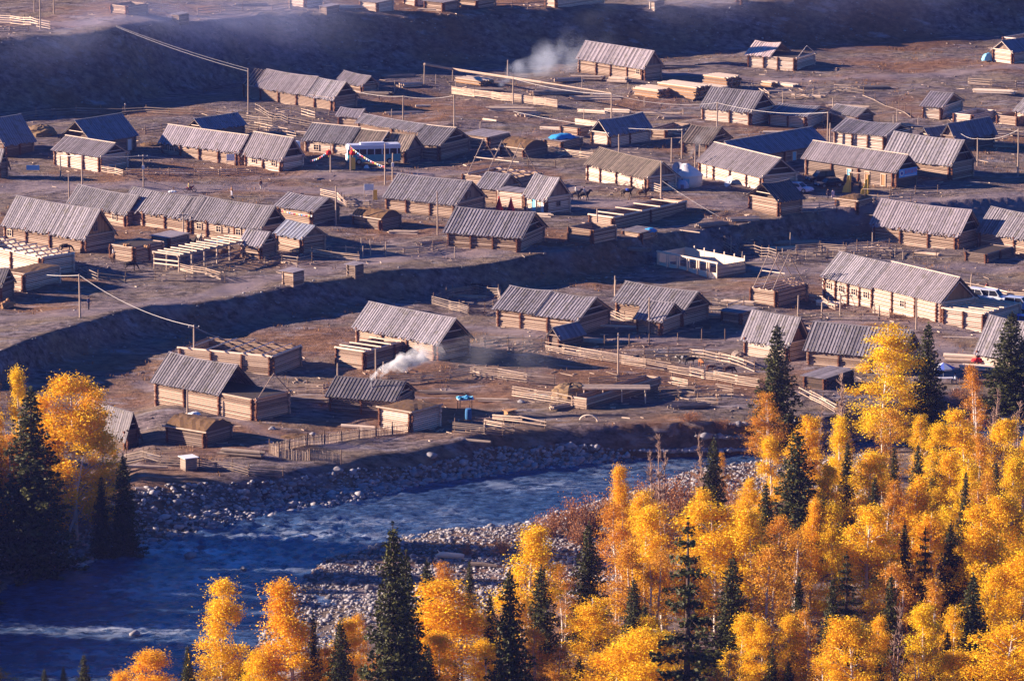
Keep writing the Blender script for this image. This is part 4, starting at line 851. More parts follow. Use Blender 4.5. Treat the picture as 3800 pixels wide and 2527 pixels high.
lumber('small brown crate-like stack by the pinkish cabin', 2826, 320, 2.4, 2, .9); lumber('small brown stack beside the dark shed of the right meadow', 2882, 322, 3.5, 2, .8)
LP = [('poles heaped in the shade under the bank', 1480, 290, 14, 6, .15, .2, 'railgrey'), ('logs in the sawmill yard beside the smoke', 2180, 296, 9, 6, .2, -.15, 'rail'), ('shade-roofed logs in front of the sawmill smoke', 2060, 352, 8, 9, .22, .1, 'rail'), ('pale logs along the top of the log yard', 2210, 372, 8, 9, .2, -.05, 'rail'),
 ('broken beams strewn below the flat roof by the log-yard pole', 2200, 420, 10, 5, .14, -.5, 'fresh'), ('stacked rails right of the log-yard pole', 2290, 418, 8, 4.5, .16, -.35, 'fresh'), ('jumbled rails left of the grey cabins', 2870, 345, 12, 6, .13, .3, 'rail'), ('criss-cross rails behind the grey cabins', 3000, 362, 12, 6, .13, -.4, 'rail'),
 ('long logs in front of the barn by the bank', 2500, 252, 8, 9, .2, .05, 'rail'), ('pale logs below the tall gable of the left shaded yard', 1120, 500, 7, 5, .14, -.3, 'rail'), ('short poles lying by the shade-roofed shed of the courtyard wing', 2880, 500, 7, 5, .15, 0., 'fresh'), ('pale boards at the street end of the sunlit four-bay cabin', 2600, 672, 7, 4, .12, -.3, 'fresh'),
 ('dark brush heap frosted on the slope above the corrals', 2960, 905, 26, 7, .1, .1, 'railgrey'), ('second brush heap lower on the slope above the corrals', 2900, 925, 20, 5, .09, .3, 'rail'), ('wrecked sled and poles by the long shaded enclosure', 2640, 838, 12, 5, .13, .5, 'railgrey'), ('pale rails on the round dark pen', 1740, 1105, 8, 6, .1, -.3, 'rail'),
 ('logs lying in shade beside the turf hut', 900, 1688, 8, 5.5, .18, -.3, 'railgrey'), ('thin poles beside the front-left cabin end', 1150, 1490, 10, 5, .13, -.2, 'railgrey'), ('rubble of timbers by the left corner of the joined row', 470, 905, 12, 5, .12, .2, 'railgrey'), ('firewood heap under the left dark hut', 20, 1140, 9, 2, .18, .9, 'orange'),
 ('two pale beams near the right-hand spruce', 3590, 1342, 5, 6, .25, -.25, 'fresh'), ('pale logs left of the low slab hut', 2640, 1180, 9, 5, .12, .1, 'rail'), ('frosted pole heap in the corral under the jagged-eave cabin', 3260, 930, 9, 4, .13, -.2, 'rail'), ('crossed poles lying below the jagged-eave cabin', 3440, 945, 6, 4.5, .1, -.6, 'rail'),
 ('fallen poles on the upper terrace beside the pale upright-board shed', 1300, 32, 8, 6, .15, .3, 'fresh'), ('tangle of rails at the top edge left of the bright log box', 930, 22, 10, 6, .13, .2, 'rail'), ('loose rails on the upper terrace near the litter-roofed shed', 1600, 42, 5, 4, .12, -.3, 'rail'), ('boards leaning by the hay corral front', 2085, 1512, 9, 3.4, .1, .7, 'rail'),
 ('logs by the small stack before the guesthouse', 3075, 1136, 8, 3.6, .2, -.5, 'fresh'), ('pale poles at the courtyard wing back fence', 3300, 468, 7, 8, .12, -.05, 'rail'), ('bright rail heap at the right edge behind the field gate', 3745, 500, 8, 5, .16, -.1, 'fresh')]
for lb_, x, y, n, L, r_, yw, mt in LP: log_pile(lb_, x, y, n, L, r_, yw, .9, mt)
LG = [('pale log in the shaded yard under the trough', 1570, 398, 2.6, .22, .1, 'fresh'), ('tilted short log on the shaded field', 1818, 450, 3, .2, -.7, 'fresh'), ('two-tone log lying at the river side of the smoking cabin', 1330, 1590, 4.4, .26, -.25, 'fresh'), ('thin log beside the other one near the smoking cabin', 1370, 1600, 3, .18, -.2, 'rail'),
 ('log at the foot of the left-front rail fence', 540, 1738, 5.4, .24, -.1, 'rail'), ('long grey log by the river-lip gate', 1750, 1640, 5, .22, -.35, 'railgrey'), ('log lying on the flat by the white privy gravel', 2560, 862, 3.5, .12, -.6, 'rail'), ('white beam on the pale field right of the sawmill', 2500, 500, 5, .14, -.1, 'fresh'), ('plank seat log beside the field', 3560, 1256, 4.5, .14, -.15, 'fresh'),
 ('bright beam leaning by the cabin with porch roof', 2300, 1216, 5.5, .2, -.2, 'fresh')]
for lb_, x, y, L, r_, yw, mt in LG: log(lb_, x, y, L, r_, yw, mt)
# driftwood trunk on the gravel bar
p = P(1672, 2075); b = MB(); b.tube([(-1.7, .25, .35), (-1.1, .2, .5), (0, .05, .45), (1.2, -.15, .4), (1.5, -.2, .35)], [.12, .34, .36, .34, .3], 9, .9); b.tube([(-1.1, .2, .6), (-1.5, .5, 1.0)], [.12, .05], 6, .9); b.tube([(.2, 0, .2), (2.3, -.45, .15)], [.12, .1], 6, 1)
tag(b.build('driftwood_log', M['fresh'], None, loc=p), 'bleached driftwood trunk on the gravel bar', 'driftwood')
p = P(1790, 2105); b = MB(); b.tube([(-1.3, .3, .3), (0, 0, .35), (1.7, -.5, .25)], [.3, .28, .2], 8, .2); tag(b.build('driftwood_log', M['railgrey'], None, loc=p), 'dark driftwood log behind the bleached one', 'driftwood')
# hay, stumps, curved sled runner
def heap(name, lb, cat, x, y, r, h, mt, sq=1., grp=None):
    p = P(x, y); n, k = 18, 8; vs = []
    for i in range(k + 1):
        f = i / k
        for j in range(n):
            a = 6.283 * j / n; rr = r * math.cos(f * 1.5) ** .7 * uni(.88, 1.1); vs.append((rr * math.cos(a), rr * math.sin(a) * sq, h * math.sin(f * 1.57) * uni(.93, 1.07) - .15))
    b = MB(); b.add(vs, [(i * n + j, i * n + (j + 1) % n, (i + 1) * n + (j + 1) % n, (i + 1) * n + j) for i in range(k) for j in range(n)])
    return tag(b.build(name, M[mt], None, loc=p), lb, cat, grp)
heap('haystack', 'brown haystack on the corral roof', 'haystack', 2118, 1474, 2.6, 1.9, 'hay'); heap('haystack', 'rusty haystack behind the blue-roofed houses at the far left', 'haystack', 150, 500, 2.6, 1.7, 'hay'); heap('dung_heap', 'dark heap in the yard by the wooden well', 'heap', 1900, 1560, 1.9, .8, 'earth')
heap('grass_mound', 'overgrown mound on the front-left flat', 'mound', 1105, 1622, 2.3, .5, 'sod', .6); heap('grass_mound', 'mound with rusty grass at the left shaded yard', 'mound', 560, 540, 2, .6, 'sod'); heap('rubbish_heap', 'frosted grey heap by the spruce-side cabin', 'heap', 2744, 1322, 1.2, .9, 'railgrey')
p = P(2185, 1562); b = MB(); b.tube([(1.1 * math.cos(a) * 1.0, -.25 * math.cos(a), .75 * math.sin(a)) for a in np.linspace(.0, 3.0, 9)], .11, 8, .9); tag(b.build('bent_beam', M['fresh'], None, loc=p), 'pale bent sled runner standing as an arch by the river lip', 'sled runner')
# shed roofs standing on posts beside the hay corral
t = thing('corral_roof', 'low pole roof on posts beside the haystack', 'lean-to', P(2260, 1480), .0)
b = MB()
for i in range(9): b.bar((-3.4, -1 + i * .28, 1.5 + uni(-.04, .06)), (5.2, -1.2 + i * .3, 1.5 + uni(-.04, .06)), .1, 6, uni(.2, 1))
b.build('pole_roof', M['rail'], t)
for x_ in (-3.2, -.8, 1.6, 4.6):
    for y_ in (-.95, 1.2): b = MB(); b.bar((x_, y_, -.4), (x_, y_, 1.45), .09, 6, .6); b.build('post', M['fresh'], t)
# frosty white box in the left-front fence
p = P(700, 1738); t = thing('plank_bin', 'frost-lidded plank bin between the two left-front fences', 'bin', p, .5)
b = MB()
for i in range(6): b.box((-.75, -.75, -.2 + i * .26), (.75, .75, .03 + i * .26), uni(.2, .9))
b.build('bin_wall', M['railgrey'], t); b = MB(); b.box((-.95, -.95, 1.4), (.95, .95, 1.48), 1); b.build('lid', M['white'], t)

MORE = [('sawn slabs dumped left of the sawmill barn', 2105, 300, 12, 5, .13, .3, 'rail'), ('thick butts lying in front of the barn windows', 2300, 305, 7, 3.5, .22, -.4, 'rail'), ('slab heap between barn and biggest lumber stack', 2390, 330, 10, 4, .12, .5, 'railgrey'), ('poles laid out below the trough middle', 1800, 340, 10, 7, .14, -.1, 'railgrey'), ('short logs scattered left of the first trestle', 1520, 322, 9, 4, .16, .4, 'rail'),
 ('grey slabs under the bank right of the skeleton-roofed house', 1400, 352, 12, 5, .13, -.3, 'railgrey'), ('crooked rails heaped in the yard behind the joined group', 1500, 424, 12, 6, .11, .2, 'rail'), ('logs rolled against the log-yard plank fence', 1900, 412, 9, 8, .16, -.12, 'rail'), ('split wood tossed below the third trestle post', 1960, 430, 12, 4, .12, .6, 'rail'), ('pale battens by the flat two-slot box', 2060, 482, 9, 5, .11, -.3, 'fresh'),
 ('fallen fence on the field between lumber and grey cabin', 2440, 428, 12, 8, .11, -.2, 'rail'), ('rail heap left of the lumber-stack cabin', 2520, 440, 12, 6, .12, .15, 'rail'), ('rails dropped on the brown field above the weathered cabin', 3150, 400, 12, 7, .1, -.35, 'rail'), ('log scatter on the meadow above the orange-gabled cabin', 3240, 330, 8, 6, .13, .1, 'railgrey'), ('pile of rails at the right-hand field top', 3690, 345, 14, 7, .13, -.25, 'fresh'),
 ('mossy poles on the slope right of the stall row', 2800, 985, 10, 6, .1, -.1, 'railgrey'), ('fresh poles beside the rafter-crowned box', 2740, 1128, 9, 5, .11, -.35, 'rail'), ('timber offcuts by the yard fence of the guesthouse', 2900, 1186, 12, 4, .1, .3, 'rail'), ('stacked rails at the far side of the round pen', 1680, 1078, 8, 5, .1, .1, 'railgrey'), ('loose boards behind the blue-grey shed by the rail fence', 2190, 1268, 9, 4, .1, -.2, 'rail'),
 ('frosted sticks in the yard below the frosty-roofed shed', 1240, 948, 12, 5, .09, .2, 'railgrey'), ('brushwood pile by the bank-edge cabin left end', 1600, 905, 16, 4, .08, .4, 'railgrey'), ('poles stacked by the turf hut in the street', 1500, 868, 9, 4, .11, -.2, 'rail'), ('planks behind the annex of the red parasols', 1990, 802, 9, 5, .1, -.3, 'fresh'), ('logs lying on the slope below the square open box', 2350, 930, 6, 5, .12, -.3, 'railgrey'),
 ('rails stacked by the little dark-roofed barn', 2760, 818, 12, 5, .11, .2, 'rail'), ('heap of slabs by the sod store eave', 3260, 800, 10, 4, .1, -.4, 'railgrey'), ('boards lying in the meadow left of the hay corral', 1830, 1490, 7, 4, .1, -.2, 'rail'), ('brush and poles on the river lip under the tumbledown rails', 2560, 1510, 14, 5, .09, .3, 'railgrey'), ('old rails half sunk in the smoke meadow', 1640, 1460, 8, 6, .09, -.15, 'railgrey')]
for lb_, x, y, n, L, r_, yw, mt in MORE: log_pile(lb_, x, y, n, L, r_ * 1.15, yw, 1.3, mt)
st = MB(); st.tube([(0, 0, -.4), (.03, .02, .8), (0, 0, 1.7)], [.085, .075, .06], 6, .6); sme = st.mesh('fence_stake', 'rail'); rk = random.Random(5)
for k in range(46):
    x, y = (rk.uniform(1450, 2600), rk.uniform(300, 500)) if k < 16 else (rk.uniform(2850, 3450), rk.uniform(340, 470)) if k < 28 else (rk.uniform(2650, 3350), rk.uniform(905, 985)) if k < 38 else (rk.uniform(1200, 1700), rk.uniform(900, 960))
    o = inst('fence_stake', sme, None, P(x, y), rk.uniform(0, 6), (1, 1, rk.uniform(.6, 1.3))); tag(o, ('bare wooden stake standing in the log yard below the sawmill' if k < 16 else 'bare wooden stake standing in the brown field behind the right-hand cabins' if k < 28 else 'bare wooden stake standing among the slope corrals' if k < 38 else 'bare wooden stake standing in the yards left of the bank-edge cabin'), 'stake', 'stakes in the log yard' if k < 16 else 'stakes in the brown field' if k < 28 else 'stakes among the slope corrals' if k < 38 else 'stakes left of the bank-edge cabin')
# ================================================================ trees
def leafmat(name, c1, c2, c3, trans=.24):
    m = bpy.data.materials.new(name); m.use_nodes = True; nt = m.node_tree; b = nt.nodes['Principled BSDF']; out = nt.nodes['Material Output']
    oi = nd(nt, 'ShaderNodeObjectInfo'); t_ = tone(nt)
    base = mixc(nt, t_, c1, c2); hue = mixc(nt, oi.outputs['Random'], base, c3)
    k = nd(nt, 'ShaderNodeMath', operation='MULTIPLY'); nt.links.new(oi.outputs['Random'], k.inputs[0]); k.inputs[1].default_value = .7
    nt.links.new(mixc(nt, k.outputs[0], base, c3), b.inputs['Base Color']); col = b.inputs['Base Color'].links[0].from_socket
    b.inputs['Roughness'].default_value = .6; b.inputs['Specular IOR Level'].default_value = .2
    tr = nd(nt, 'ShaderNodeBsdfTranslucent'); nt.links.new(col, tr.inputs['Color']); mx = nd(nt, 'ShaderNodeMixShader'); mx.inputs[0].default_value = trans
    nt.links.new(b.outputs[0], mx.inputs[1]); nt.links.new(tr.outputs[0], mx.inputs[2]); nt.links.new(mx.outputs[0], out.inputs['Surface']); return m
M['birchleaf'] = leafmat('birch_leaves', (.66, .35, .004), (1.0, .76, .012), (.84, .40, .006))
M['thinleaf'] = leafmat('russet_leaves', (.50, .21, .012), (.80, .46, .025), (.60, .24, .02))
M['bushleaf'] = leafmat('willow_leaves', (.26, .09, .035), (.46, .20, .06), (.34, .15, .06), .25)
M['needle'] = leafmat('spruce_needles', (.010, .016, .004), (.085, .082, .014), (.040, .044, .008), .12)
M['bark'] = simple('birch_bark', (.62, .55, .50), (.22, .16, .13), nscale=5, stretch=(1, 1, 3)); M['barkdark'] = simple('spruce_bark', (.10, .06, .04), (.04, .025, .02), nscale=5)
M['twig'] = simple('bare_twigs', (.34, .22, .17), (.18, .11, .08), nscale=3)
def quads(name, C, S, tn, mat, rs, flat=None):
    """many small leaf faces: centres C, sizes S"""
    n = len(C); a = rs.normal(size=(n, 3)); a /= np.linalg.norm(a, axis=1)[:, None]
    if flat is not None: a[:, 2] *= flat; a /= np.linalg.norm(a, axis=1)[:, None]
    h = rs.normal(size=(n, 3)); b = np.cross(a, h); b /= np.linalg.norm(b, axis=1)[:, None] + 1e-6
    a = a * S[:, None]; b = b * (S * rs.uniform(.45, .8, n))[:, None]
    v = np.stack([C - a, C + b, C + a, C - b], 1).reshape(-1, 3).astype(np.float32)
    me = bpy.data.meshes.new(name); me.vertices.add(len(v)); me.vertices.foreach_set('co', v.ravel()); me.loops.add(4 * n); me.loops.foreach_set('vertex_index', np.arange(4 * n, dtype=np.int32))
    me.polygons.add(n); me.polygons.foreach_set('loop_start', np.arange(0, 4 * n, 4, dtype=np.int32)); me.update()
    at_ = me.attributes.new('tone', 'FLOAT', 'POINT'); at_.data.foreach_set('value', np.repeat(np.clip(tn, 0, 1), 4).astype(np.float32)); me.materials.append(mat); return me
def birch(seed, kind):
    """height 12 m, crown radius 2 m; returns (trunk mesh, crown mesh or None)"""
    rs = np.random.RandomState(seed); H, Rd = 12., 2.; tb = MB(); nst = 1 if kind in ('slim', 'full', 'dome') else rs.randint(2, 4)
    C, S, T = [], [], []
    for st in range(nst):
        ox = rs.uniform(-.4, .4, 2) * (st > 0); lean = rs.uniform(-.06, .06, 2); hh = H * (1 if st == 0 else rs.uniform(.75, .95))
        ax = lambda z: np.array([ox[0] + lean[0] * z + .12 * math.sin(z * .6 + seed), ox[1] + lean[1] * z + .1 * math.cos(z * .5), z])
        zs = np.linspace(-.4, hh * .96, 9); tb.tube([ax(z) for z in zs], [.17 * (1 - z / hh) ** .8 + .02 if z > 0 else .2 for z in zs], 7, .8)
        nb = {'full': 58, 'dome': 66, 'slim': 64, 'thin': 34, 'bare': 30}[kind] // (1 if nst == 1 else 1 + (st > 0))
        for i in range(nb):
            f = rs.uniform(.10 if kind != 'thin' else .25, 1) ** (.85 if kind != 'bare' else .7); z0 = hh * f * .96
            if kind == 'slim': pr = (1 - f) ** .8 * 1.15 * (1.0 if f > .16 else f / .16 * .6 + .4)
            elif kind == 'dome': pr = math.sqrt(max(0, 1 - max(0, (f - .45) / .55) ** 2.2)) * (.75 + .25 * min(1, f / .35))
            elif kind == 'bare': pr = .9 * (1 - f) ** .6 * min(1, f / .3)
            else: pr = math.sin(min(1, (1 - f) * 1.25 + .03) * 1.57) ** .8 * (.72 + .28 * min(1, f / .3))
            pr *= rs.uniform(.72, 1.12); an = rs.uniform(0, 6.283); L = Rd * pr; rise = rs.uniform(.35, .9) * L if kind != 'slim' else rs.uniform(.1, .5) * L
            p0 = ax(max(.5, z0 - rise * .8)); tip = p0 + np.array([math.cos(an) * L, math.sin(an) * L, rise]); tip[2] = min(tip[2], hh)
            if L > .25: tb.tube([p0, p0 * .45 + tip * .55 + np.array([0, 0, .12]), tip], [.05, .03, .012] if kind != 'bare' else [.085, .06, .03], 4, .55)
            if kind == 'bare':
                for k in range(6):
                    g = rs.uniform(.35, 1); q = p0 * (1 - g) + tip * g; w_ = q + rs.normal(size=3) * np.array([.28, .28, .2]) + np.array([0, 0, .45]); tb.tube([q, w_], [.035, .018], 3, .5)
                continue
            for k in range(3 if kind != 'thin' else 2):
                g = rs.uniform(.35, 1.05); c = p0 * (1 - g) + tip * g + rs.normal(size=3) * .16; n = int({'full': 125, 'dome': 135, 'slim': 115, 'thin': 95}[kind] * rs.uniform(.6, 1.35)); sg = rs.uniform(.18, .36)
                C.append(c + rs.normal(size=(n, 3)) * np.array([sg, sg, sg * .85])); S.append(rs.uniform(.038, .078, n)); T.append(np.clip(rs.normal(rs.uniform(.3, .75), .2, n), 0, 1))
    tm = tb.mesh('birch_trunk', M['bark'] if kind != 'bare' else M['twig'], True)
    if kind == 'bare': return tm, None
    C, S, T = np.concatenate(C), np.concatenate(S), np.concatenate(T); return tm, quads('birch_crown', C, S, T, M['thinleaf' if kind == 'thin' else 'birchleaf'], rs)
def spruce(seed, op=0.):
    """height 12 m, base radius 2.4 m"""
    rs = np.random.RandomState(seed); H, Rd = 12., 2.4; tb = MB(); tb.tube([(0, 0, -.5), (0, 0, 4), (.03, 0, 8), (0, 0, H - .2)], [.24, .17, .1, .02], 7, .5); C, S, T = [], [], []
    z = .7
    while z < H - .15:
        f = z / H; nb = int(7 + 4 * (1 - f)); a0 = rs.uniform(0, 6.28)
        for i in range(nb):
            if rs.rand() < op * .35: continue
            L = Rd * ((1 - f) ** .78 * (1 if f > .1 else .75 + f * 2.5)) * rs.uniform(.5, 1.2) + .1; an = a0 + 6.283 * i / nb + rs.uniform(-.25, .25); n = max(6, int((84 if op == 0 else 120) * L / Rd * (1 + .5 * (1 - f))))
            s = rs.uniform(.1, 1, n); dr = -.42 * L * s + .30 * L * s ** 2.4; w_ = .20 * L * (1.05 - s) + .05
            side = rs.normal(size=n) * w_; rad = s * L
            C.append(np.stack([math.cos(an) * rad - math.sin(an) * side, math.sin(an) * rad + math.cos(an) * side, z + dr + rs.normal(size=n) * .05 - np.abs(rs.normal(size=n)) * .13], 1))
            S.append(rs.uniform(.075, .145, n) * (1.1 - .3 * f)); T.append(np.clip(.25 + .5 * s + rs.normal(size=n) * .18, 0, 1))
            if L > .8: tb.bar((0, 0, z + .02), (math.cos(an) * L * .8, math.sin(an) * L * .8, z - .22 * L), .03, 4, .5, .01)
        z += (.30 + .22 * (1 - f)) * (1 + .9 * op)
    C.append(np.array([[0, 0, H - .1 - .12 * k] for k in range(6)])); S.append(np.full(6, .12)); T.append(np.full(6, .6))
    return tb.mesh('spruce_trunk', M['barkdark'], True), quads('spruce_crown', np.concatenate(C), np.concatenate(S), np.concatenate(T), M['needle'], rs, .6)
def bush(seed):
    rs = np.random.RandomState(seed); tb = MB(); C, S, T = [], [], []
    for i in range(34):
        an = rs.uniform(0, 6.28); rr = rs.uniform(0, 1) ** .6; t_ = np.array([math.cos(an) * rr * 1.6, math.sin(an) * rr * 1.6, 2.4 * rs.uniform(.55, 1) * (1 - .45 * rr ** 2)]); b0 = t_ * np.array([.15, .15, 0])
        tb.tube([b0, b0 * .5 + t_ * .5 + np.array([0, 0, .15]), t_], [.03, .02, .008], 4, .5)
        n = 46; g = rs.uniform(.3, 1.05, n)[:, None]; C.append(b0 * (1 - g) + t_ * g + rs.normal(size=(n, 3)) * .17); S.append(rs.uniform(.038, .078, n)); T.append(np.clip(rs.normal(.5, .22, n), 0, 1))
    return tb.mesh('bush_stems', M['twig']), quads('bush_foliage', np.concatenate(C), np.concatenate(S), np.concatenate(T), M['bushleaf'], rs)
TM = {'full': [birch(10 + i, 'full') for i in range(4)], 'dome': [birch(20 + i, 'dome') for i in range(3)], 'slim': [birch(30 + i, 'slim') for i in range(3)], 'thin': [birch(40 + i, 'thin') for i in range(4)],
      'bare': [birch(50 + i, 'bare') for i in range(3)], 'spruce': [spruce(60 + i) for i in range(4)], 'open': [spruce(70 + i, 1.) for i in range(2)], 'bush': [bush(80 + i) for i in range(3)]}
GR = {'full': 'golden birches on the near bank', 'dome': 'golden birches on the near bank', 'slim': 'golden birches on the near bank', 'thin': 'thin russet birches', 'bare': 'leafless birches', 'spruce': 'dark spruces', 'open': 'dark spruces', 'bush': 'russet willow bushes by the gravel bar'}
cnt = {}
def tree(lb, x, yt, hp, hw, kind, lean=None, base=None):
    if kind in ('spruce', 'open') and base is None: yt -= 12; hp = hp * 1.16 + 12
    if base is not None: p = base; s = PS(p)
    else: p = P(x, yt + hp); s = PS(p)
    i = cnt.get(kind, 0); cnt[kind] = i + 1; tm, cm = TM[kind][i % len(TM[kind])]
    H, Rd = (2.4, 1.6) if kind == 'bush' else ((12, 2.4) if kind in ('spruce', 'open') else (12, 2.0))
    nm = {'spruce': 'spruce_tree', 'open': 'spruce_tree', 'bush': 'willow_bush', 'bare': 'bare_birch'}.get(kind, 'birch_tree'); cat = {'bush': 'bush', 'spruce': 'spruce', 'open': 'spruce'}.get(kind, 'birch')
    t = thing(nm, lb, cat, p, uni(0, 6.28), GR[kind]); sz = hp / s / cT / H; sx = hw / s / Rd * (1.5 if kind in ('full', 'dome') else 1.45 if kind in ('slim', 'thin') else 1.7 if kind in ('spruce', 'open') else 1.1)
    inst('stems' if kind == 'bush' else 'trunk', tm, t, scale=(sx if kind == 'bush' else min(sz, max(sx, sz * .7)), sx if kind == 'bush' else min(sz, max(sx, sz * .7)), sz))
    if cm: inst('foliage' if kind == 'bush' else 'crown', cm, t, scale=(sx, sx, sz))
    if lean: t.rotation_euler = lean
    return t
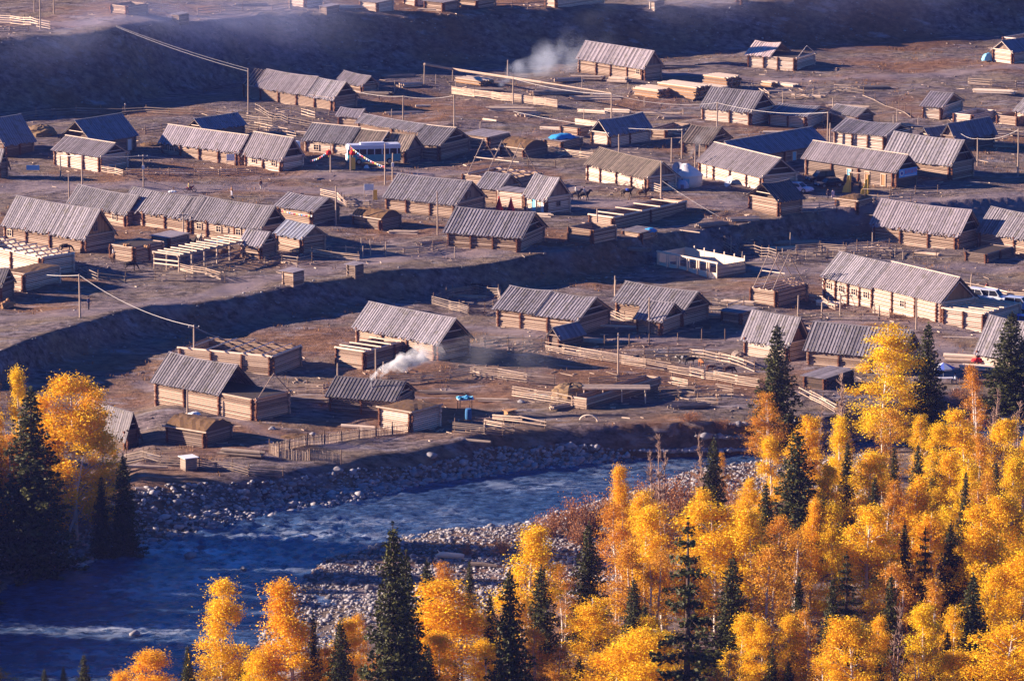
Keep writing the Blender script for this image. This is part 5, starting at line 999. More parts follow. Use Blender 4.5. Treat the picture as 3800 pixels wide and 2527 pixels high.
TR = [ # label, x, top y, pixel height, half width, kind
('great golden birch at the left edge of the river', 285, 1366, 650, 108, 'dome'), ('golden birch behind the black spruce, left edge', 84, 1360, 610, 46, 'full'), ('golden birch cut by the left edge of the picture', -12, 1378, 600, 48, 'full'),
('tall black spruce before the great golden birch', 127, 1440, 600, 118, 'spruce'), ('shaded spruce at the right side of the great golden birch', 462, 1690, 330, 56, 'spruce'), ('smaller shaded spruce at the foot of the great golden birch', 380, 1770, 260, 36, 'spruce'),
('orange birch low behind the black spruce', 60, 1600, 420, 55, 'thin'), ('orange birch lower right under the great golden one', 385, 1500, 480, 52, 'full'), ('russet thicket tree in the shade under the great golden birch', 190, 1480, 520, 62, 'full'),
('russet bush in the bottom left corner', -10, 2455, 160, 70, 'thin'), ('small spruce at the bottom left, tallest of three', 316, 2428, 260, 42, 'spruce'), ('small spruce at the bottom left, middle of three', 240, 2478, 220, 32, 'spruce'), ('small spruce at the bottom left, leftmost of three', 170, 2482, 220, 32, 'spruce'),
('round golden birch rising from the bottom edge over the dark water', 586, 2400, 380, 92, 'full'), ('narrow golden birch pyramid standing before the river', 842, 2145, 620, 98, 'slim'), ('ragged golden pyramid birch left of the tall spruce', 1098, 2165, 600, 105, 'slim'),
('low spruce between the two golden pyramids', 702, 2452, 260, 42, 'spruce'), ('slim spruce at the right flank of the ragged pyramid birch', 1166, 2270, 420, 36, 'spruce'), ('dense spruce left of the tall double spruce', 1266, 2305, 420, 70, 'spruce'), ('yellow birch behind the dense spruce left of the tall one', 1280, 2282, 420, 75, 'full'),
('golden birch filling the left foot of the ragged pyramid', 985, 2380, 380, 75, 'full'), ('small spruce under the ragged pyramid birch', 1140, 2440, 260, 40, 'spruce'), ('spruce tip in front of the first golden pyramid', 905, 2480, 220, 50, 'spruce'), ('bare twiggy birch behind the yellow one by the tall spruce', 1335, 2265, 400, 40, 'thin'),
('tallest foreground spruce standing before the gravel bar', 1462, 1934, 800, 112, 'spruce'), ('second stem crowded into the right of the tallest spruce', 1510, 2040, 680, 80, 'spruce'), ('dark spruce below the driftwood trunk', 1586, 2076, 420, 58, 'spruce'), ('spreading golden birch between the two central spruces', 1725, 2130, 560, 150, 'full'),
('small spruce peeping over the spreading golden birch', 1742, 2085, 200, 24, 'spruce'), ('spruce with a pointed top right of the spreading birch', 1892, 2108, 640, 95, 'spruce'), ('russet birch under the bleached driftwood', 1650, 2085, 330, 60, 'thin'), ('golden birch in front of the spreading one, bottom', 1640, 2330, 420, 80, 'full'),
('small spruce at the bottom beside the central birches', 1590, 2395, 330, 60, 'spruce'), ('little spruce right of it at the bottom edge', 1690, 2455, 220, 45, 'spruce'), ('bright tall birch over the bar right of the pointed spruce', 1962, 1936, 560, 92, 'full'), ('spruce in front of the bright tall birch', 2008, 2100, 430, 76, 'spruce'),
('spruce standing clear in the orange mass by the pebbles', 2184, 1940, 400, 68, 'spruce'), ('lone orange birch below the pebble patch', 2088, 2090, 330, 55, 'thin'), ('compact spruce below the orange mass', 2351, 2148, 340, 58, 'spruce'), ('very large open-limbed spruce', 2546, 1918, 860, 128, 'open'),
('broad dark spruce right of the open-limbed one', 2716, 2062, 400, 78, 'spruce'), ('bright yellow birch bush before the open-limbed spruce', 2448, 2305, 460, 120, 'dome'), ('low yellow birch at the bottom centre', 2280, 2395, 360, 130, 'dome'), ('orange-yellow birch left of the compact spruce', 2196, 2194, 440, 92, 'full'),
('small orange birch between two spruces at the bottom', 2070, 2368, 340, 60, 'thin'), ('brownish birch behind the small orange one', 1985, 2320, 360, 60, 'thin'), ('narrow yellow birch at the water edge of the forest', 2320, 1722, 430, 50, 'slim'), ('tall leafless birch against the river', 2457, 1610, 420, 50, 'bare'),
('second leafless birch against the river, by the small spruce', 2606, 1602, 400, 36, 'bare'), ('short leafless birch against the river, leftmost', 2415, 1660, 330, 34, 'bare'), ('olive spruce at the water edge', 2646, 1632, 330, 52, 'spruce'), ('little russet sapling beside the olive spruce', 2676, 1678, 240, 24, 'thin'),
('low golden birch right of the olive spruce', 2768, 1762, 320, 46, 'full'), ('orange birch behind the pebble patch, first of the mass', 2290, 1860, 470, 78, 'thin'), ('orange birch behind the spruce of the pebble patch', 2390, 1872, 500, 82, 'full'), ('orange birch left of the open-limbed spruce top', 2462, 1850, 500, 82, 'thin'),
('wide golden birch right of the open-limbed spruce top', 2660, 1842, 560, 105, 'dome'), ('orange birch over the broad dark spruce', 2790, 1868, 560, 95, 'full'), ('deep orange birch in the hollow right of the broad dark spruce', 2850, 2010, 520, 90, 'thin'), ('golden birch at the top left of the orange mass', 2400, 1800, 430, 60, 'full'), ('orange birch in the heart of the mass', 2330, 1985, 460, 80, 'thin'),
('deep orange birch beneath the heart of the mass', 2430, 2030, 460, 80, 'thin'), ('golden birch in front of the wide dome birch', 2570, 1800, 430, 62, 'full'), ('golden birch with three tips under the broad dark spruce', 2742, 2268, 420, 62, 'full'), ('yellow-tipped birch right of the three-tipped one', 2830, 2285, 420, 60, 'full'),
('big spruce before the cabin with the orange gable', 2880, 1208, 400, 80, 'spruce'), ('leaning russet birch under the spruce by the corral', 2850, 1440, 330, 62, 'thin'), ('lone tall golden birch before the long cabin', 3276, 1188, 490, 100, 'full'), ('narrow dark spruce right of the lone golden birch', 3438, 1204, 390, 66, 'spruce'),
('spruce at the right edge behind the umbrella', 3748, 1164, 320, 88, 'spruce'), ('leafless birch left of the lone golden one', 3112, 1390, 420, 56, 'bare'), ('slim leafless birch by the diagonal rails', 3034, 1500, 340, 40, 'bare'), ('golden birch behind the right-middle spruce', 2962, 1536, 430, 66, 'full'),
('golden birch at the left border of the right wood', 2858, 1620, 440, 56, 'full'), ('strong spruce at the left of the right wood', 2952, 1594, 460, 92, 'spruce'), ('golden birch below the diagonal rails', 3098, 1537, 400, 56, 'slim'), ('yellow birch right of the strong spruce', 3072, 1705, 420, 52, 'full'),
('tiny spruce hidden among the yellow birches', 3060, 1728, 300, 34, 'spruce'), ('vivid yellow birch in the middle of the right wood', 3200, 1660, 450, 64, 'dome'), ('thin golden birch below the lone one', 3290, 1512, 420, 76, 'thin'), ('pointed small birch beside the narrow dark spruce', 3421, 1525, 340, 38, 'full'),
('golden birch clump below the umbrella', 3586, 1510, 450, 74, 'full'), ('golden birch left of the clump below the umbrella', 3490, 1562, 430, 60, 'full'), ('leafless birch with many stems below the right-edge spruce', 3684, 1436, 400, 50, 'bare'), ('leafless birch at the right edge', 3772, 1486, 360, 46, 'bare'),
('rounded golden birch between the leafless ones', 3706, 1550, 440, 58, 'dome'), ('thin birch left of the rounded golden one', 3646, 1606, 430, 52, 'thin'), ('yellow-green birch in the right wood', 3520, 1670, 440, 58, 'full'), ('orange birch right of the yellow-green one', 3582, 1686, 450, 62, 'full'),
('slender spruce left of the yellow-green birch', 3474, 1620, 320, 36, 'spruce'), ('slender spruce under the thin golden birch', 3312, 1660, 360, 34, 'spruce'), ('dark spruce under the pointed small birch', 3402, 1648, 340, 40, 'spruce'), ('round orange birch at the centre of the right wood', 3378, 1750, 450, 62, 'full'),
('slim spruce in front of the orange birch', 3576, 1746, 380, 34, 'spruce'), ('yellow birch top near the right edge', 3752, 1690, 440, 56, 'full'), ('broad golden birch at the right side', 3704, 1816, 520, 88, 'full'), ('olive sapling spruce near the right edge', 3690, 1718, 320, 34, 'spruce'),
('slim yellow birch right of the strong spruce foot', 2996, 1860, 490, 46, 'slim'), ('orange birch under the slim yellow one', 2955, 1950, 500, 72, 'thin'), ('golden birch left of the dark gap', 3090, 1866, 480, 56, 'slim'), ('black spruce in the dark gap', 3136, 2050, 420, 66, 'open'),
('large orange-gold birch above the dark gap', 3206, 1850, 580, 86, 'dome'), ('slim spruce on the right of the large orange-gold birch', 3350, 1938, 430, 44, 'spruce'), ('golden birch behind the two ladder-limbed spruces', 3462, 1880, 540, 82, 'full'), ('ladder-limbed spruce, left of the pair', 3426, 1958, 430, 58, 'open'),
('ladder-limbed spruce, right of the pair', 3520, 1934, 430, 54, 'spruce'), ('short spruce under the ladder-limbed pair', 3556, 2040, 340, 52, 'spruce'), ('tall bright birch right of the ladder-limbed pair', 3668, 1850, 600, 88, 'full'), ('brightest birch on the right edge', 3782, 2018, 540, 90, 'dome'),
('orange birch under the tall bright one', 3692, 2090, 480, 70, 'full'), ('heavy spruce near the right bottom', 3602, 2128, 470, 78, 'spruce'), ('spruce in front of the heavy one', 3590, 2286, 380, 60, 'spruce'), ('dark spruce left of that front spruce', 3510, 2340, 330, 46, 'spruce'),
('golden birch column left of the heavy spruce', 3418, 2228, 500, 70, 'full'), ('orange birch between the column and the heavy spruce', 3546, 2228, 450, 54, 'full'), ('yellow-crowned birch right of the dark gap bottom', 3250, 2266, 440, 52, 'full'), ('sunlit birch left slope at the bottom right', 3162, 2282, 520, 82, 'dome'),
('pink-stemmed sparse birch at the bottom', 3320, 2242, 520, 58, 'bare'), ('thin orange birch behind the three-tipped row', 3002, 2242, 460, 66, 'thin'), ('yellow birch in the three-tipped row', 2922, 2270, 440, 52, 'full'), ('low golden birch at the bottom right', 3540, 2405, 380, 72, 'full'),
('big glowing birch in the bottom right corner', 3714, 2292, 520, 120, 'dome'), ('small spruce in front of the glowing corner birch', 3720, 2426, 260, 38, 'spruce'), ('tiny spruce tip at the bottom right', 3626, 2462, 220, 26, 'spruce'), ('small green spruce at the bottom, right of centre', 2923, 2454, 240, 44, 'spruce'),
('dark spruce behind bare stems at the bottom', 2862, 2400, 280, 42, 'spruce'), ('golden birch cut by the right edge, bottom', 3800, 2395, 400, 70, 'full'), ('orange birch between the gap and the golden column', 3330, 2080, 500, 80, 'thin'), ('orange birch filling the wood below the ladder-limbed spruces', 3480, 2140, 480, 70, 'thin'),
('thin orange birch at the bottom under the dome birch', 3060, 2380, 400, 70, 'thin'), ('orange birch low at the bottom beside the large spruce', 2690, 2400, 380, 70, 'thin'), ('orange birch by the foot of the strong spruce', 2890, 1900, 480, 70, 'thin'), ('golden birch far right among the leafless ones', 3790, 1600, 430, 50, 'full'),
('orange thicket birch under the round orange one', 3300, 1780, 430, 60, 'thin'), ('orange thicket birch near the olive sapling', 3640, 1760, 440, 60, 'thin'), ('golden birch at the bottom beside the pink stems', 3400, 2400, 380, 60, 'thin'), ('small orange birch at the bottom left of the pointed spruce', 1800, 2370, 380, 70, 'full'),
('orange birch beside the foot of the tallest spruce', 1400, 2420, 320, 60, 'thin'), ('golden birch at the foot of the compact spruce', 2400, 2270, 380, 60, 'full'), ('orange birch low under the bright tall birch', 1930, 2200, 420, 60, 'thin'), ('golden birch near the left foot of the wood', 2560, 2050, 430, 60, 'thin')]
TR += [('dark spruce spire behind the spreading golden birch foot', 1820, 2200, 420, 48, 'spruce'), ('dark spruce in the orange mass under the olive spruce', 2600, 1905, 360, 46, 'spruce'), ('black spruce between the dome birch and the right wood', 2838, 1790, 420, 52, 'spruce'), ('spruce in the lower orange wood left of the golden column', 3300, 2130, 420, 56, 'spruce'),
 ('spruce behind the sunlit slope birch', 3085, 2140, 380, 50, 'spruce'), ('dark spruce low at the right side', 3660, 1990, 380, 50, 'spruce'), ('slender spruce over the three-tipped birch row', 2960, 2130, 360, 42, 'spruce'), ('dark spruce left of the yellow birch bush', 2390, 2235, 340, 48, 'spruce'), ('spruce beside the pink stems at the bottom', 3255, 2430, 300, 44, 'spruce'), ('small dark spruce at the bottom under the big golden bush', 2150, 2440, 260, 46, 'spruce'),
 ('spruce in the upper right wood below the leafless birches', 3240, 1770, 360, 42, 'spruce'), ('dark spruce beside the vivid yellow birch', 3140, 1640, 360, 38, 'spruce'), ('spruce at the bottom edge left of the first pyramid', 700, 2395, 300, 40, 'spruce'), ('short spruce at the bottom edge between the pyramids', 1010, 2470, 240, 44, 'spruce'), ('low golden birch at the bottom left before the dark water', 470, 2470, 280, 55, 'full'), ('low orange birch at the bottom beside the dense spruce', 1200, 2400, 320, 60, 'full')]
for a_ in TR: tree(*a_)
for k, (x, y, hp, hw, lb_) in enumerate([(2040, 1880, 110, 75, 'at the bar tip'), (2115, 1835, 150, 85, 'second from the bar tip'), (2200, 1812, 170, 90, 'left of the narrow yellow birch'), (2270, 1800, 160, 70, 'at the foot of the narrow yellow birch'), (2380, 1775, 150, 70, 'under the tall leafless birch'),
        (2450, 1755, 170, 70, 'right of the tall leafless birch'), (2530, 1745, 190, 75, 'between the two leafless birches'), (2600, 1750, 190, 60, 'left of the olive spruce'), (2710, 1770, 190, 70, 'right of the olive spruce'), (2150, 1905, 120, 60, 'on the pebbles'), (1865, 1985, 70, 50, 'low on the gravel bar'), (1735, 2010, 50, 34, 'smallest, beside the driftwood'),
        (2440, 1835, 200, 80, 'before the orange mass'), (2600, 1840, 190, 80, 'behind the open-limbed spruce'), (2750, 1840, 180, 70, 'below the low golden birch'), (2345, 1840, 170, 70, 'behind the first orange birch')]):
    tree('russet willow bush ' + lb_, x, y, hp, hw, 'bush')
for k, (x, y, lb_) in enumerate([(2760, 1600, 'near the river bend'), (2690, 1590, 'left of the river bend'), (2560, 1560, 'below the tumbledown rails'), (3560, 1475, 'under the umbrella table'), (3000, 1600, 'under the diagonal rails')]): tree('low rusty shrub on the far bank ' + lb_, x, y - 40, 44, 50, 'bush')
# leaning white birch by the river
t = thing('birch_tree', 'leaning white birch trunk over the river bank', 'birch', P(222, 2030), 0, 'leafless birches'); b = MB(); pts = [(0, 0, -.3), (1.0, 0, 1.6), (1.75, 0, 3.4), (2.0, .1, 6), (2.5, .2, 9), (3.2, .3, 12)]; b.tube(pts, [.2, .18, .16, .13, .09, .03], 7, 1); b.build('trunk', M['bark'], t, True)
t = thing('birch_tree', 'upright white birch trunk beside the leaning one', 'birch', P(235, 2000), 0, 'leafless birches'); b = MB(); b.tube([(0, 0, -.3), (.1, 0, 4), (.0, 0, 9), (.2, 0, 14)], [.2, .16, .11, .03], 7, 1); b.build('trunk', M['bark'], t, True)
# the same wood carries on beyond the left edge of the picture and throws its shade over the river
rw = np.random.RandomState(4)
for k in range(84):
    X, y = (-59.5 - rw.uniform(0, 14), rw.uniform(466, 549)) if k < 68 else (-64 - rw.uniform(0, 16), rw.uniform(550, 576))
    p = Vector((X, y, gz(X, y))); s_ = PS(p); tree('spruce of the dark wood continuing beyond the left edge', 0, 0, (rw.uniform(12, 15.5) if k < 68 else rw.uniform(9, 12)) * s_, 2.6 * s_, 'spruce', base=p)

for k in range(22):
    X = rw.uniform(53, 82); y = rw.uniform(440, 590); p = Vector((X, y, gz(X, y))); s_ = PS(p); kd = ('full', 'dome', 'thin', 'full', 'spruce')[k % 5]
    tree('spruce of the wood continuing beyond the right edge' if kd == 'spruce' else 'russet birch of the wood continuing beyond the right edge' if kd == 'thin' else 'golden birch of the wood continuing beyond the right edge', 0, 0, rw.uniform(10, 14) * s_, 1.7 * s_, kd, base=p)
# ================================================================ stones
def ico(k=1):
    bm = bmesh.new(); bmesh.ops.create_icosphere(bm, subdivisions=k, radius=1); v = np.array([p.co[:] for p in bm.verts]); f = np.array([[q.index for q in t.verts] for t in bm.faces]); bm.free(); return v, f
IV, IF = ico()
M['stone'] = simple('river_stone', (.36, .33, .33), (.12, .11, .11), rough=.8, nscale=2.5, bump=.3)
M['stonewet'] = simple('bank_stone', (.44, .41, .42), (.13, .12, .125), rough=.75, nscale=2.5, bump=.3)
def stones(name, lb, xyz, S, mat, seed):
    rs = np.random.RandomState(seed); n = len(xyz); tmpl = [IV * (1 + rs.normal(size=(len(IV), 1)) * .13) for _ in range(10)]
    V = np.stack([tmpl[i % 10] for i in range(n)]); sc_ = S[:, None] * np.stack([rs.uniform(.8, 1.5, n), rs.uniform(.7, 1.1, n), rs.uniform(.45, .8, n)], 1)
    V = V * sc_[:, None, :]; a = rs.uniform(0, 6.28, n); c, s = np.cos(a)[:, None], np.sin(a)[:, None]
    V = np.stack([V[..., 0] * c - V[..., 1] * s, V[..., 0] * s + V[..., 1] * c, V[..., 2]], -1) + xyz[:, None, :]
    Fc = (IF[None] + (np.arange(n) * len(IV))[:, None, None]).reshape(-1, 3).astype(np.int32); V = V.reshape(-1, 3).astype(np.float32)
    me = bpy.data.meshes.new(name); me.vertices.add(len(V)); me.vertices.foreach_set('co', V.ravel()); me.loops.add(Fc.size); me.loops.foreach_set('vertex_index', Fc.ravel())
    me.polygons.add(len(Fc)); me.polygons.foreach_set('loop_start', np.arange(0, Fc.size, 3, dtype=np.int32)); me.polygons.foreach_set('use_smooth', np.ones(len(Fc), dtype=bool)); me.update()
    at_ = me.attributes.new('tone', 'FLOAT', 'POINT'); at_.data.foreach_set('value', np.repeat(np.clip(rs.normal(.5, .28, n), 0, 1), len(IV)).astype(np.float32)); me.materials.append(mat)
    o = bpy.data.objects.new(name, me); COL.objects.link(o); return tag(o, lb, 'stones', None, 'stuff')
rs = np.random.RandomState(11)
def scatter(n, x0, x1, La, Lb, d0, d1, pw=1.):
    x = rs.uniform(x0, x1, n); ya, yb = np.interp(x, La[:, 0], La[:, 1]) + d0, np.interp(x, Lb[:, 0], Lb[:, 1]) + d1
    y = ya + (yb - ya) * rs.uniform(0, 1, n) ** pw; return np.stack([x, y, hfun(x, y)], 1)
p = scatter(17000, -36, 45, ns, ns, -46, 2.2); s_ = np.clip(rs.lognormal(-1.85, .42, len(p)), .07, .5); k = p[:, 2] > WATER - .55; p = p[k]; s_ = s_[k]; p[:, 2] += s_ * .12
stones('gravel_bar_stones', 'grey cobbles covering the gravel bar', p, s_, M['stone'], 1)
p = scatter(14000, -75, 75, fs, line(bank_top), -2.2, -1.0, 1.25); s_ = np.clip(rs.lognormal(-1.7, .5, len(p)), .08, .7); p[:, 2] += s_ * .1
stones('bank_stones', 'boulders and cobbles along the far river bank', p, s_, M['stonewet'], 2)
p = scatter(900, -95, 60, off(line([(x, y, 0) for x, y in edge_top]), -9, 0), line([(x, y, 0) for x, y in edge_top]), 0, 3); s_ = np.clip(rs.lognormal(-2.2, .4, len(p)), .05, .3)
stones('slope_stones', 'pale stones strewn over the shaded terrace slope', p, s_, M['stone'], 3)
p = scatter(700, -90, 100, ub, ul, 0, 0); s_ = np.clip(rs.lognormal(-2.0, .4, len(p)), .06, .35); stones('scree_stones', 'pale stones and scraps scattered on the tall shaded bank', p, s_, M['stone'], 4)
p = scatter(1300, -95, 110, line([(x, y, -3.5) for x, y in low_base]), ub, -60, -4); s_ = np.clip(rs.lognormal(-2.45, .4, len(p)), .04, .2); stones('field_stones', 'small stones scattered through the village ground', p, s_, M['stone'], 5)
def boulder(lb, x, y, r, dz=0):
    p = P(x, y) if dz == 0 else atz(x, y, WATER + .1); bm = bmesh.new(); bmesh.ops.create_icosphere(bm, subdivisions=3, radius=r)
    for v in bm.verts: v.co = v.co * (1 + .16 * math.sin(v.co.x * 3 / r + x) * math.cos(v.co.y * 2.3 / r + y) + .06 * math.sin(v.co.z * 7 / r)); v.co.z *= .62
    me = bpy.data.meshes.new('boulder'); bm.to_mesh(me); bm.free(); me.polygons.foreach_set('use_smooth', [True] * len(me.polygons)); a = me.attributes.new('tone', 'FLOAT', 'POINT'); a.data.foreach_set('value', [.6] * len(me.vertices)); me.materials.append(M['stone'])
    o = bpy.data.objects.new('boulder', me); COL.objects.link(o); o.location = p; return tag(o, lb, 'boulder', 'boulders')
boulder('pale boulder standing in the rapids', 706, 2062, .75, 1); boulder('small boulder below the pale one in the rapids', 752, 2142, .42, 1); boulder('small wet boulder in the rapids, right of the others', 905, 2108, .38, 1); boulder('dark flat boulder in the lower river', 500, 2352, .6, 1)
boulder('boulder on the grass lip by the smoking cabin mound', 1010, 1592, .5); boulder('boulder left of the picket fence mound', 1000, 1642, .45); boulder('boulder at the mound right end', 1160, 1612, .45); boulder('large boulder on the bank below the picket fence', 1252, 1745, .7); boulder('boulder high on the bank under the gate', 1600, 1690, .7); boulder('grey boulder in the field by the hay corral', 1935, 1492, .5)
# ================================================================ dry grass tufts
p = scatter(5200, -95, 112, line(bank_top), ub, 1, -3); nz = np.sin(p[:, 0] * .13 + 1) * np.cos(p[:, 1] * .11) + .6 * np.sin(p[:, 0] * .31 + p[:, 1] * .2); p = p[nz > .35]
C = np.repeat(p, 7, 0) + np.random.RandomState(5).normal(size=(len(p) * 7, 3)) * np.array([.30, .30, .05]) + np.array([0, 0, .12])
M['tuft'] = simple('dry_grass_blades', (.34, .16, .05), (.15, .08, .03), nscale=1)
r9 = np.random.RandomState(9); n = len(C); hgt = r9.uniform(.12, .42, n); an = r9.uniform(0, 6.28, n); wv = np.stack([np.cos(an), np.sin(an), 0 * an], 1) * .05; le = r9.normal(size=(n, 3)) * .12; le[:, 2] = hgt
v = np.stack([C - wv - [0, 0, .12], C + wv - [0, 0, .12], C + le], 1).reshape(-1, 3).astype(np.float32); me = bpy.data.meshes.new('dry_grass'); me.vertices.add(len(v)); me.vertices.foreach_set('co', v.ravel()); me.loops.add(3 * n); me.loops.foreach_set('vertex_index', np.arange(3 * n, dtype=np.int32)); me.polygons.add(n); me.polygons.foreach_set('loop_start', np.arange(0, 3 * n, 3, dtype=np.int32)); me.update()
a = me.attributes.new('tone', 'FLOAT', 'POINT'); a.data.foreach_set('value', np.repeat(r9.uniform(.1, .9, n), 3).astype(np.float32)); me.materials.append(M['tuft']); o = bpy.data.objects.new('dry_grass', me); COL.objects.link(o); tag(o, 'rusty dry grass in tufts over the village ground', 'grass', None, 'stuff')
# ================================================================ litter of sticks, boards and chips around the yards
rl = np.random.RandomState(21); lit = MB(); hs_xy = [(o.location.x, o.location.y) for o in COL.objects if o.type == 'EMPTY' and o.get('category') in ('log cabin', 'log pen', 'shed', 'fence', 'corral', 'lumber stack')]
for k in range(3600):
    hx, hy = hs_xy[rl.randint(len(hs_xy))]; x, y = hx + rl.normal() * 6, hy + rl.normal() * 6
    if y < 575 or y > 930: continue
    z = gz(x, y); a = rl.uniform(0, 6.28); L = min(rl.lognormal(-.55, .6), 2.6); r_ = rl.uniform(.035, .085)
    d_ = Vector((math.cos(a), math.sin(a), rl.normal() * .08)) * L / 2; c_ = Vector((x, y, z + .06)); lit.bar(c_ - d_, c_ + d_, r_, 4, rl.uniform(0, 1))
tag(lit.build('wood_litter', M['rail']), 'sticks, boards and chips littering the yards', 'wood litter', None, 'stuff')
# ================================================================ bodies grown from skeletons
def skin(name, V, E, mats, pick, sub=1):
    me = bpy.data.meshes.new(name + '_frame'); me.from_pydata([v[:3] for v in V], E, []); o = bpy.data.objects.new(name + '_frame', me); COL.objects.link(o)
    md = o.modifiers.new('s', 'SKIN'); md.use_smooth_shade = True
    for i, v in enumerate(V): d = me.skin_vertices[0].data[i]; d.radius = (v[3], v[3]); d.use_root = i == 0
    ss = o.modifiers.new('u', 'SUBSURF'); ss.levels = sub; ss.render_levels = sub
    dg = bpy.context.evaluated_depsgraph_get(); out = bpy.data.meshes.new_from_object(o.evaluated_get(dg)); out.name = name
    bpy.data.objects.remove(o); bpy.data.meshes.remove(me); out.materials.clear()
    for m_ in mats: out.materials.append(m_)
    for f in out.polygons: f.material_index = pick(f.center); f.use_smooth = True
    a = out.attributes.new('tone', 'FLOAT', 'POINT'); a.data.foreach_set('value', [.6] * len(out.vertices)); return out
CM = {}
def cm(c, r=.8):
    if c not in CM: CM[c] = simple('cloth_%d' % len(CM), c, tuple(x * .8 for x in c), rough=r)
    return CM[c]
SKIN = cm((.45, .24, .15)); 
def person(lb, x, y, jacket, trousers, pose='stand', yaw=0., h=1.72, hair=(.02, .015, .012), loc=None, grp='people in the village', skirt=False, pack=None):
    V = [(0, 0, .95, .15), (0, 0, 1.15, .145), (0, .01, 1.36, .165), (0, 0, 1.5, .065), (0, -.01, 1.57, .085), (0, -.015, 1.68, .095), (0, -.10, 1.63, .022)]; E = [(0, 1), (1, 2), (2, 3), (3, 4), (4, 5), (4, 6)]
    def chain(a, pts):
        for p_ in pts: V.append(p_); E.append((a, len(V) - 1)); a = len(V) - 1
        return a
    for s in (-1, 1):
        sw = .06 * s if pose == 'walk' else 0
        if pose == 'ride': w_ = chain(2, [(.19 * s, 0, 1.40, .075), (.27 * s, -.05, 1.16, .055), (.14 * s, -.28, 1.08, .04)]); hd = (0, -.1, 0)
        else: w_ = chain(2, [(.19 * s, 0, 1.40, .075), (.27 * s, .03 + sw, 1.15, .055), (.28 * s, -.05 - sw * 2, .93, .04)]); hd = (0, -.03, -.1)
        b0 = V[w_]; pm = chain(w_, [(b0[0] + hd[0], b0[1] + hd[1] * .6, b0[2] + hd[2] * .6, .034)])
        for k in range(4): f0 = V[pm]; chain(pm, [(f0[0] + (k - 1.5) * .018, f0[1] + hd[1] * .5 - .01 * k, f0[2] + hd[2] * (.75 + .1 * (k in (1, 2))), .010)])
        chain(w_, [(b0[0] - .05 * s, b0[1] - .05, b0[2] - .05, .012)])
        if pose == 'ride': chain(0, [(.16 * s, -.05, .90, .11), (.36 * s, -.30, .62, .085), (.38 * s, -.16, .24, .05), (.38 * s, -.30, .19, .05)])
        elif pose == 'sit': chain(0, [(.1 * s, 0, .92, .11), (.12 * s, -.42, .92, .085), (.12 * s, -.40, .52, .05), (.12 * s, -.54, .47, .05)])
        else: chain(0, [(.095 * s, 0, .88, .115), (.10 * s, -.03 + sw * 2, .5, .078), (.11 * s, .03 + sw * 3, .1, .05), (.11 * s, -.11 + sw * 3, .05, .05)])
    def pick(c):
        if c.z > 1.52: return 2
        if math.hypot(c.x, c.y) > .2 and c.z < 1.0 and pose != 'ride' and abs(c.x) > .22: return 2
        if c.z < .12 + (0 if pose == 'stand' else .1): return 3
        return 0 if c.z > .93 or (skirt and c.z > .35) else 1
    me = skin('body', V, E, [cm(jacket), cm(trousers), SKIN, cm((.03, .025, .02))], pick)
    p = loc if loc is not None else P(x, y); t = thing('person', lb, 'person', p, yaw, grp); b = inst('body', me, t); b.scale = (h / 1.76,) * 3
    hm = MB(); hm.lathe([(.075, -.06), (.112, 0), (.108, .06), (.07, .11), (.01, .13)], 12, (0, .015, 1.69)); ho = hm.build('hair', cm(hair), t, True); ho.scale = (h / 1.76,) * 3
    if skirt: sm = MB(); sm.lathe([(.27, .32), (.2, .8), (.165, 1.0)], 12); sm.build('coat_skirt', cm(jacket), t, True)
    if pack: k = MB(); k.box((-.15, .12, 1.02), (.15, .30, 1.42)); k.build('backpack', cm(pack), t)
    return t
